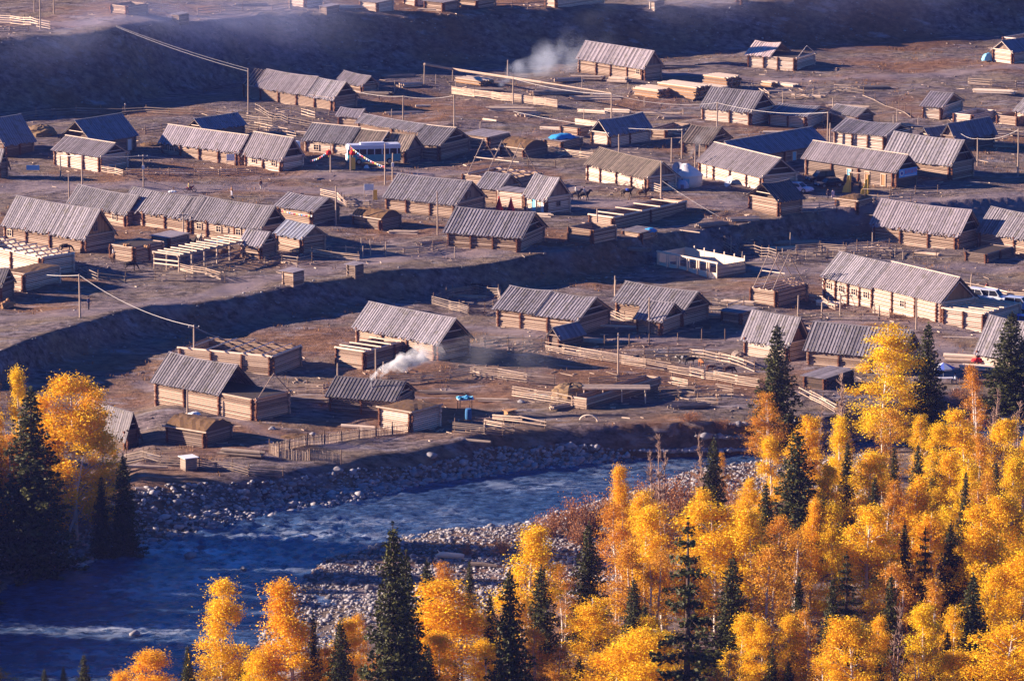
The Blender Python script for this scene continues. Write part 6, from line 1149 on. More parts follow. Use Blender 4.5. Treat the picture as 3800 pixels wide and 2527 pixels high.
def horse(lb, x, y, c, yaw, graze=False, walk=False, cow=False, grp='horses', mane=(.02, .015, .012), patch=None, loc=None, sc_=.92):
    V = [(-.05, 0, 1.12, .34), (-.70, 0, 1.17, .29), (.55, 0, 1.15, .29)]; E = [(0, 1), (0, 2)]
    def chain(a, pts):
        for p_ in pts: V.append(p_); E.append((a, len(V) - 1)); a = len(V) - 1
        return a
    if cow: hp_ = chain(2, [(.85, 0, 1.16, .2), (1.1, 0, 1.22 if not graze else .7, .14), (1.4, 0, 1.05 if not graze else .3, .085)])
    elif graze: hp_ = chain(2, [(.86, 0, 1.02, .19), (1.12, 0, .62, .12), (1.22, 0, .38, .11), (1.30, 0, .12, .07)])
    else: hp_ = chain(2, [(.82, 0, 1.42, .19), (1.05, 0, 1.72, .12), (1.17, 0, 1.74, .11), (1.42, 0, 1.46, .07)])
    for s in (-1, 1): chain(hp_ - 1, [(V[hp_ - 1][0] - .06, .09 * s, V[hp_ - 1][2] + .17, .025)])
    chain(1, [(-.95, 0, 1.22, .06), (-1.03, 0, .9, .065), (-1.02, 0, .5, .05)])
    for s in (-1, 1):
        d = .18 * s if walk else .04 * s
        chain(2, [(.55, .16 * s, .92, .13), (.56 + d * .6, .16 * s, .52, .065), (.54 + d, .16 * s, .13, .045), (.60 + d, .16 * s, .03, .055)])
        chain(1, [(-.66, .17 * s, .98, .19), (-.52 - d * .5, .18 * s, .78, .12), (-.80 - d * .7, .17 * s, .50, .06), (-.74 - d, .17 * s, .13, .045), (-.68 - d, .17 * s, .03, .055)])
    me = skin('body', V, E, [cm(c), cm(patch or c)], lambda q: 1 if patch and (math.sin(q.x * 5 + 1) * math.cos(q.z * 6) > .25) else 0)
    p = loc if loc is not None else P(x, y); t = thing('cow' if cow else 'horse', lb, 'cow' if cow else 'horse', p, yaw, grp); t.scale = (sc_,) * 3; inst('body', me, t)
    if cow:
        hm = MB(); q = V[hp_ - 1]
        for s in (-1, 1): hm.tube([(q[0], .08 * s, q[2] + .1), (q[0], .2 * s, q[2] + .16), (q[0] + .06, .24 * s, q[2] + .3)], [.03, .025, .01], 6, .9)
        hm.build('horns', cm((.5, .45, .36)), t, True)
    else:
        mm = MB(); pts = [V[i] for i in (3, 4, 5)]; mm.tube([(q[0] - .13, 0, q[2] + .12) for q in pts], [.05, .07, .05], 6); mm.build('mane', cm(mane), t, True)
    return t
BR, DK, GY = (.10, .045, .02), (.025, .017, .013), (.30, .26, .22)
horse('dark horse grazing alone in the left yard', 485, 1004, DK, .1, graze=True); horse('brown horse standing by the pumpkin store corner', 420, 976, BR, -1.3); horse('black horse in the shade of the big left cabin wall', 245, 938, DK, .2, graze=True); horse('dark horse behind the open animal shelter', 716, 918, DK, -1.0)
horse('pale-rumped horse by the framed windows of the joined row', 740, 905, GY, -1.2); horse('dark horse under the poles of the animal shelter', 835, 960, BR, .1)
def saddle(t, c=(.05, .10, .45)): s = MB(); s.lathe([(.40, -.25), (.39, .0), (.30, .12), (.02, .14)], 12, (0, 0, 1.36)); s.build('saddle_blanket', cm(c), t, True)
for lb1, lb2, x, y, c, j in [('leading dark horse of the left riders', 'rider in a blue coat on the leading dark horse', 2168, 745, DK, (.10, .12, .22)), ('pale-legged horse following in the left pair', 'rider in a white jacket on the following horse', 2136, 742, (.14, .09, .07), (.7, .66, .6)), ('brown horse leading the right pair past the cabin', 'rider in a dark jacket on the brown horse', 2385, 737, BR, (.06, .035, .03))]:
    t = horse(lb1, x, y, c, .03, walk=True, grp='saddle horses in the street'); l_ = Vector(t.location); person(lb2, 0, 0, j, (.04, .04, .06), 'ride', math.pi / 2 + .03, loc=l_ + Vector((.0, 0, .50)), grp='riders')
t = horse('dark riderless horse under a blue saddle blanket', 2328, 733, DK, .03, walk=True, grp='saddle horses in the street'); saddle(t)
horse('black cow with white flank in the cattle pen', 2560, 1356, (.015, .013, .012), .1, cow=True, grp='cattle', patch=None, sc_=.8); horse('black and white cow behind the black one', 2535, 1350, (.015, .013, .012), 2.9, cow=True, grp='cattle', patch=(.65, .6, .56), sc_=.8); horse('orange-brown cow facing the fence', 2602, 1364, (.28, .10, .03), -1.3, cow=True, grp='cattle', sc_=.8); horse('dark brown cow lying low by the pen fence', 2705, 1390, (.06, .025, .015), .2, cow=True, grp='cattle', sc_=.8, graze=True); horse('dark cow in the round pen', 1776, 1086, DK, 3.0, cow=True, grp='cattle', sc_=.95); horse('small brown calf at the pen rail', 2636, 1378, (.16, .06, .025), .3, cow=True, grp='cattle', sc_=.6)
person('man in a brown jacket and pale trousers walking in the street', 968, 707, (.12, .05, .04), (.62, .55, .46), 'walk', .6, pack=(.03, .03, .05)); person('woman in a white skirt with brown top in the street', 860, 728, (.24, .12, .07), (.7, .68, .75), 'stand', 2.5, h=1.55, hair=(.25, .14, .07)); person('man in dark blue by the lone pole', 329, 1150, (.035, .045, .13), (.02, .025, .05), 'stand', 1.2, h=1.85)
person('tiny walker on the path under the shaded bank', 465, 424, (.05, .05, .07), (.04, .04, .06), 'walk', 1.5, h=1.8, hair=(.6, .58, .55)); person('man in black beside the yellow gate', 3191, 708, (.02, .02, .025), (.02, .02, .03), 'stand', -.4); person('man in black half behind the lattice screen', 3161, 711, (.02, .02, .03), (.02, .02, .02), 'stand', .3); person('person in a pale pink coat in the courtyard', 3091, 741, (.62, .5, .58), (.3, .25, .3), 'stand', .2, h=1.6, skirt=True); person('person in dark clothes next to the pink coat', 3073, 740, (.04, .03, .06), (.03, .03, .05), 'stand', .2, h=1.65)
person('person behind the little dark-roofed barn', 2968, 752, (.16, .06, .05), (.05, .04, .05), 'stand', 1.2); person('rider-high person beside the pumpkin store, pale shirt', 412, 962, (.6, .55, .5), (.2, .06, .05), 'ride', 1.7, loc=P(420, 976) + Vector((0, 0, .5))); person('person in a red top among the fence poles behind the jeeps', 3662, 1092, (.45, .06, .03), (.05, .03, .04), 'stand', .5); person('person bending near the log pile behind the porch-roof cabin', 2604, 1130, (.06, .03, .03), (.03, .03, .04), 'stand', 1.0)
person('red-clad person crouched at the river edge stones', 494, 2035, (.4, .02, .02), (.03, .03, .05), 'sit', 1.9, loc=P(494, 2035) - Vector((0, 0, .4)))
# ================================================================ vehicles
def prism(mb, prof, y0, y1, yt=None, tn=.6, mi=0):
    """side profile (x,z) extruded across y; yt narrows the points above the belt"""
    n = len(prof); zs = [z for _, z in prof]; zb = sorted(zs)[n // 2]
    def yy(z, y): return y if yt is None or z <= zb + .01 else y * yt
    return mb.add([(x, yy(z, y0), z) for x, z in prof] + [(x, yy(z, y1), z) for x, z in prof], [tuple(range(n))[::-1], tuple(range(n, 2 * n))] + [(i, (i + 1) % n, n + (i + 1) % n, n + i) for i in range(n)], tn, mi)
def wheel(t, x, y, r=.36, w=.24):
    b = MB(); s = 1 if y > 0 else -1; n = 18
    for k, (rr, y0, y1) in enumerate(((r, -w / 2, w / 2),)): b.add([(rr * math.cos(6.283 * j / n), yy, rr * math.sin(6.283 * j / n)) for yy in (y0, y1) for j in range(n)], [(j, (j + 1) % n, n + (j + 1) % n, n + j) for j in range(n)] + [tuple(range(n)), tuple(range(n, 2 * n))], .5)
    o = b.build('wheel', M['black'], t, True, loc=(x, y, r)); c = MB(); c.add([(r * .6 * math.cos(6.283 * j / n), yy, r * .6 * math.sin(6.283 * j / n)) for yy in (s * (w / 2 - .02), s * (w / 2 + .02)) for j in range(n)], [(j, (j + 1) % n, n + (j + 1) % n, n + j) for j in range(n)] + [tuple(range(n)), tuple(range(n, 2 * n))], .7); c.build('rim', M['metal'], o)
def paint(c):
    if ('p', c) not in CM: CM[('p', c)] = simple('car_paint_%d' % len(CM), c, tuple(x * .92 for x in c), rough=.22)
    return CM[('p', c)]
def car(lb, x, y, yaw, c, suv=True, name=None):
    t = thing('parked_car' if not suv else 'parked_jeep', lb, 'car' if not suv else 'jeep', P(x, y), yaw, 'parked cars'); H = 1.78 if suv else 1.42; L = 2.25
    b = MB(); zb = 1.02 if suv else .88
    prism(b, [(-L, .38), (-L + .05, zb - .05), (-L + .15, zb), (.75, zb), (1.0, zb - .03), (L - .15, zb - .14), (L, zb - .32), (L, .36), (L - .2, .28), (-L + .15, .28)], -.86, .86); body = b.build('body', paint(c), t)
    cp = [(-L + (.12 if suv else .5), zb), (-L + (.28 if suv else 1.05), H - .05), (-L + .5 if suv else -.75, H), (.15 if suv else .05, H), (.35, H - .05), (1.0, zb)]
    g = MB(); g.add([(x_, s * (.80 if z < zb + .1 else .68), z) for s in (-1, 1) for x_, z in cp], [tuple(range(6))[::-1], tuple(range(6, 12))] + [(i, i + 1, 7 + i, 6 + i) for i in range(5)] + [(5, 0, 6, 11)], .5); g.build('cabin_glass', M['glass'], t)
    r_ = MB(); r_.box((cp[1][0] - .02, -.70, H - .04), (cp[4][0] + .02, .70, H + .03)); r_.build('roof', paint(c), t)
    p_ = MB()
    for s in (-1, 1):
        for xa, xb in ((cp[0][0], cp[1][0]), (-.55, -.55), (cp[5][0], cp[4][0])): p_.bar((xa, s * .815, zb), (xb, s * .69, H), .05, 5)
    p_.build('pillars', paint(c), t)
    for s in (-1, 1):
        h = MB(); h.box((L - .08, s * .55 - .18, zb - .42), (L + .03, s * .55 + .18, zb - .26)); h.build('headlight', M['white'], t); h = MB(); h.box((-L - .03, s * .66 - .14, zb - .3), (-L + .05, s * .66 + .14, zb - .1)); h.build('tail_light', M['red'], t)
        m_ = MB(); m_.box((.75, s * .98 - .09, zb + .02), (.88, s * .98 + .09, zb + .15)); m_.build('mirror', paint(c), t)
        for x_ in (-1.35, 1.38): wheel(t, x_, s * .78)
    for x0_, x1_ in ((L - .05, L + .1), (-L - .1, -L + .05)): bp_ = MB(); bp_.box((x0_, -.8, .36), (x1_, .8, .55)); bp_.build('bumper', M['black'] if suv else paint(c), t); return t
car('black jeep in the courtyard, rear of the pair', 3045, 676, -2.75, (.012, .014, .018)); car('dark saloon with sunlit bonnet in the courtyard', 3078, 694, -2.72, (.02, .02, .026), suv=False); car('pale lilac car half hidden behind the courtyard cabin', 2962, 712, -.55, (.5, .47, .62), suv=False)
car('white jeep behind the guesthouse, left of the pair', 3640, 1118, -.75, (.78, .77, .80)); car('white jeep behind the guesthouse, right of the pair', 3690, 1122, -.45, (.74, .75, .80)); car('blue-white van-like jeep at the right edge behind the annex', 3786, 1150, -.5, (.45, .52, .72)); car('bright blue car at the right edge by the spruce', 3800, 1208, -.5, (.04, .12, .5), suv=False)
def coach(lb, C, Bx, ang, L, c1, c2, H=3.0, W=2.4):
    c = P(*C); an = R(ang); t = thing('coach', lb, 'bus', c, an, 'parked coaches')
    def shell(z0, z1, ins=0):
        r = .28; pts = []
        for cx, cy, a0 in ((L - r, r, -90), (L - r, W - r, 0), (r, W - r, 90), (r, r, 180)):
            for k in range(4): a = R(a0 + 30 * k); pts.append((cx + (r - ins) * math.cos(a), cy + (r - ins) * math.sin(a)))
        n = len(pts); return [(x, y, z0) for x, y in pts] + [(x, y, z1) for x, y in pts], [(i, (i + 1) % n, n + (i + 1) % n, n + i) for i in range(n)] + [tuple(range(n))[::-1], tuple(range(n, 2 * n))]
    b = MB(); b.add(*shell(.4, 1.55), .6); b.build('lower_body', paint(c1), t); b = MB(); b.add(*shell(1.55, 2.45, .04), .5); b.build('window_band', M['glass'], t); b = MB(); b.add(*shell(2.45, H, .0), .7); b.add(*shell(H, H + .12, .18), .7); b.build('roof', paint(c2), t)
    ac = MB(); ac.box((L * .25, W * .25, H + .13), (L * .7, W * .75, H + .36), .6); ac.build('roof_unit', paint(c2), t)
    p_ = MB()
    for k in range(7): x = L * (k + .5) / 7; p_.box((x - .07, -.03, 1.55), (x + .07, .03, 2.45)); p_.box((x - .07, W - .03, 1.55), (x + .07, W + .03, 2.45))
    p_.box((-.03, .15, 1.55), (.03, W * .45, 2.45)); p_.build('window_pillars', paint(c2), t)
    e = MB(); e.box((-.05, .35, .55), (.02, W - .35, 1.5), .6); e.build('rear_panel', M['white'], t)
    for x in (L * .2, L * .78):
        for y in (.12, W - .12): wheel(t, x, y - .12 if y < 1 else y + .12, .45, .26)
    for y in (.3, W - .3): h = MB(); h.box((-.06, y - .15, .8), (.02, y + .15, 1.1)); h.build('tail_light', M['red'], t)
    return t
coach('teal coach with white rear parked before the long cabin', (1292, 613), 1410, 12, 8.6, (.05, .28, .34), (.66, .66, .74)); coach('white coach nose showing behind the ridge-capped cabin', (1118, 596), 1180, 128, 8, (.74, .74, .80), (.78, .77, .82))
# motor tricycle with a glinting windscreen
t = thing('motorcycle', 'motorcycle with a glinting windscreen on the street', 'motorcycle', P(705, 714), .1)
for x in (-.65, .7):
    b = MB(); n = 16
    for k in range(n): a0, a1 = 6.283 * k / n, 6.283 * (k + 1) / n; b.bar((x + .3 * math.cos(a0), 0, .32 + .3 * math.sin(a0)), (x + .3 * math.cos(a1), 0, .32 + .3 * math.sin(a1)), .05, 5)
    b.build('wheel', M['black'], t)
b = MB(); b.tube([(-.6, 0, .6), (-.1, 0, .75), (.35, 0, .8), (.6, 0, .95)], [.1, .16, .15, .06], 8); b.bar((.7, 0, .32), (.5, 0, 1.05), .035); b.bar((.5, -.35, 1.08), (.5, .35, 1.08), .025); b.box((-.3, -.12, .3), (.3, .12, .65)); b.build('motor_body', paint((.3, .05, .04)), t)
b = MB(); b.plank((.62, 0, 1.0), (.45, 0, 1.5), (0, 1, 0), (1, 0, .3), .5, .02); b.build('windscreen', M['metal'], t)
person('rider in a yellowish coat on the motorcycle', 0, 0, (.55, .42, .16), (.05, .05, .07), 'ride', math.pi / 2 + .1, loc=P(705, 714) + Vector((-.2, 0, -.08)), grp='riders')
# ================================================================ yurt, parasols, signs, dishes
p = P(2545, 690); t = thing('yurt', 'white canvas yurt beside the brown patchy-roofed cabin', 'yurt', p, 0)
b = MB(); b.lathe([(2.55, -.2), (2.6, 1.75), (2.55, 1.8)], 32, tn=.5); b.build('wall', M['canvas'], t, True); b = MB(); b.lathe([(2.72, 1.72), (2.5, 1.95), (1.5, 2.75), (.6, 3.35), (.5, 3.45), (.05, 3.55)], 32, tn=.7); b.build('roof', M['canvas'], t, True)
b = MB(); b.box((-.45, -2.68, 0), (.45, -2.5, 1.55)); b.build('door', M['bluep'], t); b = MB(); b.box((-.8, -2.66, .95), (-.2 - .35, -2.55, 1.5)); b.build('window', M['glass'], t); b = MB()
for k in range(9): a = -.2 + k * .75; b.bar((2.73 * math.cos(a), 2.73 * math.sin(a), 1.72), (.6 * math.cos(a), .6 * math.sin(a), 3.37), .03, 4)
b.build('ropes', M['wire'], t)
p = P(2532, 696); t = thing('dome_tent', 'small bluish dome tent at the yurt door', 'tent', p + Vector((-.1, -1.2, 0)), 0); b = MB(); b.lathe([(1.15, 0), (1.1, .5), (.85, 1.0), (.45, 1.3), (.02, 1.4)], 18); b.build('tent_shell', cm((.45, .48, .62)), t, True); b = MB(); b.box((-.25, -1.2, .02), (.25, -1.0, .8)); b.build('door_flap', cm((.35, .2, .25)), t)
def dish(lb, x, y, r, z, yaw):
    t = thing('satellite_dish', lb, 'satellite dish', P(x, y), yaw, 'satellite dishes'); b = MB(); prof = [(r * k / 6, .32 * r * (k / 6) ** 2) for k in range(1, 7)]; n = 20; vs = [(0, 0, 0)]; 
    vs = [(rr * math.cos(6.283 * j / n), -zz, rr * math.sin(6.283 * j / n)) for rr, zz in prof for j in range(n)]
    b.add(vs, [(i * n + j, i * n + (j + 1) % n, (i + 1) * n + (j + 1) % n, (i + 1) * n + j) for i in range(5) for j in range(n)] + [tuple(range(n))], .6); o = b.build('reflector', cm((.42, .42, .46)), t, True, loc=(0, 0, z)); o.rotation_euler.x = -.5
    b = MB(); b.bar((0, .05, -.3), (0, .08, z), .05, 6); b.build('mast', M['metal'], t); b = MB(); b.bar((0, -.7 * r, z + .1), (0, 0, z - .2), .02, 4); b.lathe([(.06, 0), (.05, .1)], 8, (0, -.75 * r, z + .08)); b.build('feed_arm', M['metal'], t)
dish('satellite dish on a mast before the yurt', 2515, 698, .85, 3.2, -.2); dish('satellite dish leaning at the sunlit four-bay wall', 2708, 700, .95, 1.0, -1.1)
def red_cone(lb, x, y): t = thing('folded_parasol', lb, 'parasol', P(x, y), 0, 'red folded parasols'); b = MB(); n = 10; b.lathe([(.62, .1), (.5, .55), (.28, 1.3), (.08, 2.1), (.02, 2.3)], n); b.build('canopy', M['red'], t); b = MB(); b.bar((0, 0, -.2), (0, 0, 2.5), .035); b.build('shaft', M['white'], t)
red_cone('red folded parasol, left of the two at the annex', 1852, 782); red_cone('red folded parasol, right of the two at the annex', 1896, 786)
# blue parasol over a table and benches
p = P(3500, 1418); t = thing('parasol', 'blue and white parasol by the right-hand wood', 'parasol', p, 0); n = 8
for k in range(n): b = MB(); a0, a1 = 6.283 * k / n, 6.283 * (k + 1) / n; b.add([(0, 0, 2.6), (1.5 * math.cos(a0), 1.5 * math.sin(a0), 1.95), (1.5 * math.cos(a1), 1.5 * math.sin(a1), 1.95), (1.46 * math.cos(a0), 1.46 * math.sin(a0), 1.75), (1.46 * math.cos(a1), 1.46 * math.sin(a1), 1.75)], [(0, 1, 2), (1, 3, 4, 2)]); b.build('canopy_panel', cm((.10, .16, .55)) if k % 2 else M['white'], t)
b = MB(); b.bar((0, 0, -.2), (0, 0, 2.7), .04); b.build('shaft', M['metal'], t)
t = thing('picnic_table', 'pale table under the blue parasol', 'table', p + Vector((.2, -.75, 0)), .1); b = MB(); b.box((-1.0, -.45, .68), (1.0, .45, .75)); b.build('tabletop', cm((.5, .5, .6)), t)
for x in (-.85, .85):
    for y in (-.35, .35): b = MB(); b.box((x - .04, y - .04, 0), (x + .04, y + .04, .68)); b.build('leg', M['metal'], t)
for k, x in enumerate((-1.35, 1.45)): 
    t = thing('wooden_chair', ('chair left' if k == 0 else 'chair right') + ' of the parasol table', 'chair', p + Vector((x, -.9, 0)), (1.57 if k == 0 else -1.57), 'chairs at the parasol table'); b = MB(); b.box((-.24, -.24, .42), (.24, .24, .47)); b.build('seat', M['fresh'], t); b = MB(); b.box((-.24, .2, .47), (.24, .25, .95)); b.build('backrest', M['fresh'], t)
    for a in (-.2, .2):
        for c_ in (-.2, .2): b = MB(); b.box((a - .02, c_ - .02, 0), (a + .02, c_ + .02, .42)); b.build('leg', M['fresh'], t)
person('person in a pale top seated at the parasol table', 0, 0, (.55, .6, .68), (.05, .05, .08), 'sit', -1.57, loc=p + Vector((1.45, -.9, -.36)))
def sign(lb, x0, x1, y0, y1, yb, mt='white', posts=True, name='sign_board', glyph=None):
    c = P((x0 + x1) / 2, yb); s = PS(c); w_ = (x1 - x0) / s / 2; za, zb = (yb - y1) / s / cT, (yb - y0) / s / cT; t = thing(name, lb, 'sign', c, uni(-.1, .25), 'boards and signs'); b = MB(); b.box((-w_, -.05, za), (w_, .02, zb), .7); bo = b.build('board', M[mt], t)
    if posts:
        for a in (-w_ * .9, w_ * .9): b = MB(); b.bar((a, .07, -.3), (a, .07, zb), .05); b.build('post', M['pole'], t)
    if glyph: glyph(bo, w_, za, zb)
    return t
sign('blank white board on posts before the little brown cabin', 1478, 1502, 551, 576, 598); sign('white notice board on two posts before the long white-bayed cabin', 841, 871, 573, 597, 636); sign('bluish notice board on a post by the street fence', 1351, 1387, 684, 707, 770); sign('faded blue and red banner low at the far left street', 98, 147, 614, 632, 636, 'bannerblue'); sign('tall yellow door-like board beside the teal coach', 1297, 1319, 586, 630, 633, 'yellow', False); sign('white square board on the corner of the whitewashed-bay cabin', 2180, 2204, 602, 628, 668)
sign('tall narrow pale board near the bluish notice board', 1386, 1400, 705, 742, 745, 'yellow', False)
# banner with emblem and lettering hung on the inn gable
hs_ = next(o for o in COL.objects if o.get('label', '').startswith('inn wing')); X, Y, h_, _r = hs_['dims']
t = thing('gable_banner', 'blue banner with a round emblem and red lettering on the inn gable', 'banner', hs_.location, hs_.rotation_euler.z); b = MB(); z0, z1 = 1.55, 2.85; xa, xb = X * .06, X * .94; b.box((xa, -.62, z0), (xb, -.56, z1), .7); b.build('banner_sheet', M['bannerblue'], t)
b = MB(); n = 20; cx, cz = xa + .62, (z0 + z1) / 2; b.add([(cx + .42 * math.cos(6.283 * k / n), y, cz + .42 * math.sin(6.283 * k / n)) for y in (-.64, -.615) for k in range(n)], [tuple(range(n)), tuple(range(n, 2 * n))] + [(k, (k + 1) % n, n + (k + 1) % n, n + k) for k in range(n)]); b.build('emblem', M['white'], t); b = MB(); b.add([(cx + .25 * math.cos(6.283 * k / n), y, cz + .25 * math.sin(6.283 * k / n)) for y in (-.67, -.645) for k in range(n)], [tuple(range(n)), tuple(range(n, 2 * n))] + [(k, (k + 1) % n, n + (k + 1) % n, n + k) for k in range(n)]); b.build('emblem_core', cm((.05, .08, .4)), t)
b = MB(); gw = (xb - xa - 1.3) / 4
for k in range(4):
    x = xa + 1.2 + gw * k; zc = cz + .12
    for (a0, c0, a1, c1) in ((.1, .3, .85, .3), (.48, .42, .48, -.35), (.15, .02, .8, .02), (.48, 0, .1, -.35), (.5, 0, .88, -.35)) if k % 2 == 0 else ((.1, .32, .1, -.3), (.1, .32, .85, .32), (.85, .32, .85, -.3), (.1, 0, .85, 0), (.48, .4, .48, -.3)): b.bar((x + a0 * gw, -.64, zc + c0 * .9), (x + a1 * gw, -.64, zc + c1 * .9), .035, 4)
b.build('lettering', cm((.75, .16, .22)), t); b = MB(); b.box((xa + 1.3, -.645, z0 + .12), (xb - .3, -.615, z0 + .22)); b.build('small_lettering', M['white'], t)
# courtyard gate with yellow stepped boards
p0, p1 = P(3155, 716), P(3222, 722); t = thing('courtyard_gate', 'yellow-sided courtyard gate with a crossbar', 'gate', p0, 0); d = p1 - p0
for q in (Vector((0, 0, 0)), d): b = MB(); b.box((q.x - .12, q.y - .12, -.2), (q.x + .12, q.y + .12, 3.3)); b.build('post', M['yellow'], t); b = MB(); b.add([(q.x - .18 - a, q.y - .3 + c_, z) for c_ in (0, .12) for a, z in ((0, .1), (1.1, .1), (.9, 1.0), (.45, 1.7), (.3, 2.6), (0, 2.8))], [tuple(range(6)), tuple(range(6, 12))] + [(k, (k + 1) % 6, 6 + (k + 1) % 6, 6 + k) for k in range(6)], .8); b.build('stepped_board', M['yellow'], t)
b = MB(); b.bar(Vector((-.3, 0, 3.2)), d + Vector((.3, 0, 3.2)), .1); b.build('crossbar', M['pole'], t)
p = P(3128, 716); t = thing('lattice_screen', 'brown lattice screen left of the yellow gate', 'screen', p, .15); b = MB()
for k in range(9): x = -1.0 + k * .25; b.box((x - .03, -.03, 0), (x + .03, .03, 1.55), uni(.2, .8))
for z in (.1, .75, 1.45): b.box((-1.05, -.06, z), (1.05, -.031, z + .08))
b.build('lattice', M['post'], t)
# flag strings
def flags(lb, a, b_, n, sag=.4):
    t = thing('flag_string', lb, 'flag string', a, 0, 'strings of little flags'); d = b_ - a; m_ = MB(); pts = [d * (k / n) - Vector((0, 0, sag * 4 * (k / n) * (1 - k / n))) for k in range(n + 1)]; m_.tube(pts, .02, 4); m_.build('cord', M['wire'], t)
    for k in range(n): q = (pts[k] + pts[k + 1]) / 2; f = MB(); e = (pts[k + 1] - pts[k]) * .24; f.add([q - e, q + e, q + e - Vector((0, .05, .24)), q - e - Vector((0, .05, .24)), q - e + Vector((0, .015, 0)), q + e + Vector((0, .015, 0)), q + e - Vector((0, .035, .24)), q - e - Vector((0, .035, .24))], [(0, 1, 2, 3), (7, 6, 5, 4), (0, 3, 7, 4), (1, 5, 6, 2)]); f.build('flag', [M['red'], M['yellow'], M['white'], cm((.1, .3, .6)), cm((.7, .3, .45))][k % 5], t)
fp = tp('flag-string pole in front'); fq = tp('flag-string pole left'); flags('flag string slanting over the teal coach to the tall street pole', dl(fp, -.3), tp('tall street pole right') - Vector((0, 0, 3.6)), 16); flags('flag string from the coach pole down to a short stake', dl(fp, -.6), P(1380, 632) + Vector((0, 0, 1.3)), 13); flags('flag string left of the coach down toward the ridge-capped cabin', dl(fq, -.6), P(1150, 628) + Vector((0, 0, 1.4)), 11)
flags('flag string under the eave of the cabin behind the frosty shed', P(1045, 818) + Vector((0, -.8, 1.7)), P(1156, 838) + Vector((.2, -.8, 1.7)), 13, .12)
def lantern(lb, q): t = thing('red_lantern', lb, 'lantern', q, 0, 'red lanterns'); b = MB(); b.lathe([(.1, -.42), (.42, -.22), (.5, 0), (.42, .22), (.1, .42)], 14); b.build('shade', M['red'], t, True); b = MB(); b.lathe([(.12, .42), (.12, .5)], 10); b.bar((0, 0, -.42), (0, 0, -.7), .05); b.build('trim', M['yellow'], t)
lantern('red lantern left of the teal coach', fq + Vector((-.3, -.3, -1.3))); lantern('red lantern right, in front of the teal coach', fp + Vector((.35, -.3, -1.2)))
# blue-roofed washing stand and blue tub by the smoking cabin
p = P(1725, 1527); t = thing('water_stand', 'little stand with a blue plastic roof by the smoking cabin', 'stand', p, .3); n = 7; vs = [(-1.0 + 2.0 * i / 6, -.7 + 1.4 * j / 6, 1.85 + .18 * math.sin(i * 1.9) * math.cos(j * 1.3) + uni(-.04, .04)) for j in range(7) for i in range(7)]; b = MB(); b.add(vs + [(x, y, z - .12) for x, y, z in vs], [(j * 7 + i, j * 7 + i + 1, (j + 1) * 7 + i + 1, (j + 1) * 7 + i) for j in range(6) for i in range(6)] + [(49 + j * 7 + i, 49 + (j + 1) * 7 + i, 49 + (j + 1) * 7 + i + 1, 49 + j * 7 + i + 1) for j in range(6) for i in range(6)]); b.build('plastic_roof', cm((.16, .55, .75)), t)
for x in (-.8, .8):
    for y in (-.5, .5): b = MB(); b.bar((x, y, -.3), (x * .95, y, 1.75), .05); b.build('post', M['post'], t)
b = MB(); b.box((-.9, -.6, 1.55), (.9, .6, 1.65)); b.build('shelf', M['white'], t)
p = P(1738, 1556); t = thing('water_barrel', 'tall blue barrel beside the plastic-roofed stand', 'barrel', p, 0); b = MB(); b.lathe([(.36, 0), (.40, .1), (.42, .5), (.40, 1.1), (.34, 1.3), (.3, 1.32)], 18); b.build('drum', cm((.03, .13, .30)), t, True); b = MB(); b.lathe([(.35, 1.3), (.35, 1.37), (.05, 1.39)], 18); b.build('lid', cm((.04, .18, .4)), t)
p = P(1893, 1545); t = thing('wooden_trough', 'orange wooden hutch by the dark heap', 'hutch', p, .5); b = MB(); b.box((-.6, -.5, 0), (.6, .5, .7)); b.build('box', M['orange'], t); b = MB(); b.plank((-.8, 0, .75), (.8, 0, .95), (0, 1, 0), (0, 0, 1), 1.3, .06); b.build('lid', M['orange'], t)
# blue plastic sheets and pumpkins
def sheet(lb, x, y, z, a, c_, mt, yaw=.6, hgt=.5):
    n = 9; vs = []
    for j in range(n):
        for i in range(n):
            u, v = i / 8 - .5, j / 8 - .5; e = max(abs(u), abs(v)) * 2; vs.append((u * a, v * c_, hgt * (1 - e ** 3) + .09 * math.sin(i * 2.1 + j) + uni(-.04, .04)))
    b = MB(); b.add(vs + [(p_[0], p_[1], p_[2] - .03) for p_ in vs], [(j * n + i, j * n + i + 1, (j + 1) * n + i + 1, (j + 1) * n + i) for j in range(8) for i in range(8)] + [(81 + j * n + i, 81 + (j + 1) * n + i, 81 + (j + 1) * n + i + 1, 81 + j * n + i + 1) for j in range(8) for i in range(8)]); o = b.build('plastic_sheet', M[mt], None, True, loc=P(x, y) + Vector((0, .8, z)), rotz=yaw); return tag(o, lb, 'plastic sheet', 'plastic sheets')
sheet('rumpled blue tarpaulin lying on the low log box', 2088, 545, 1.35, 4.2, 2.6, 'tarp', .5, .7); sheet('dark blue sheet hanging over the scrap-roofed hut end', 2415, 892, 1.2, 1.7, 1.6, 'tarp', .4); sheet('blue-white tarpaulin bundle by the blue-roofed right-edge cabin', 3668, 232, .3, 2.2, 1.5, 'bluep', .3, 1.3); sheet('white sheet on the ridge of the front-left turf hut', 720, 1590, 1.6, 1.6, 1.0, 'white', .7, .3)
sheet('white sheet pinned on the joined row middle roof', 640, 800, 3.5, 1.2, .9, 'white', .7, .1); sheet('turquoise sheet lying behind the animal shelter', 810, 905, .05, 2.4, 1.1, 'bluep', .1, .25); sheet('red cloth on the plank heap beside the right-hand spruce', 3630, 1358, .5, 1.6, 1., 'red', .2, .4); sheet('white bag lying on the street near the coach', 1360, 627, .0, .8, .6, 'white', .2, .45)
log_pile('heap of fresh planks beside the right-hand spruce', 3640, 1372, 12, 5, .16, -.25, .9, 'fresh')
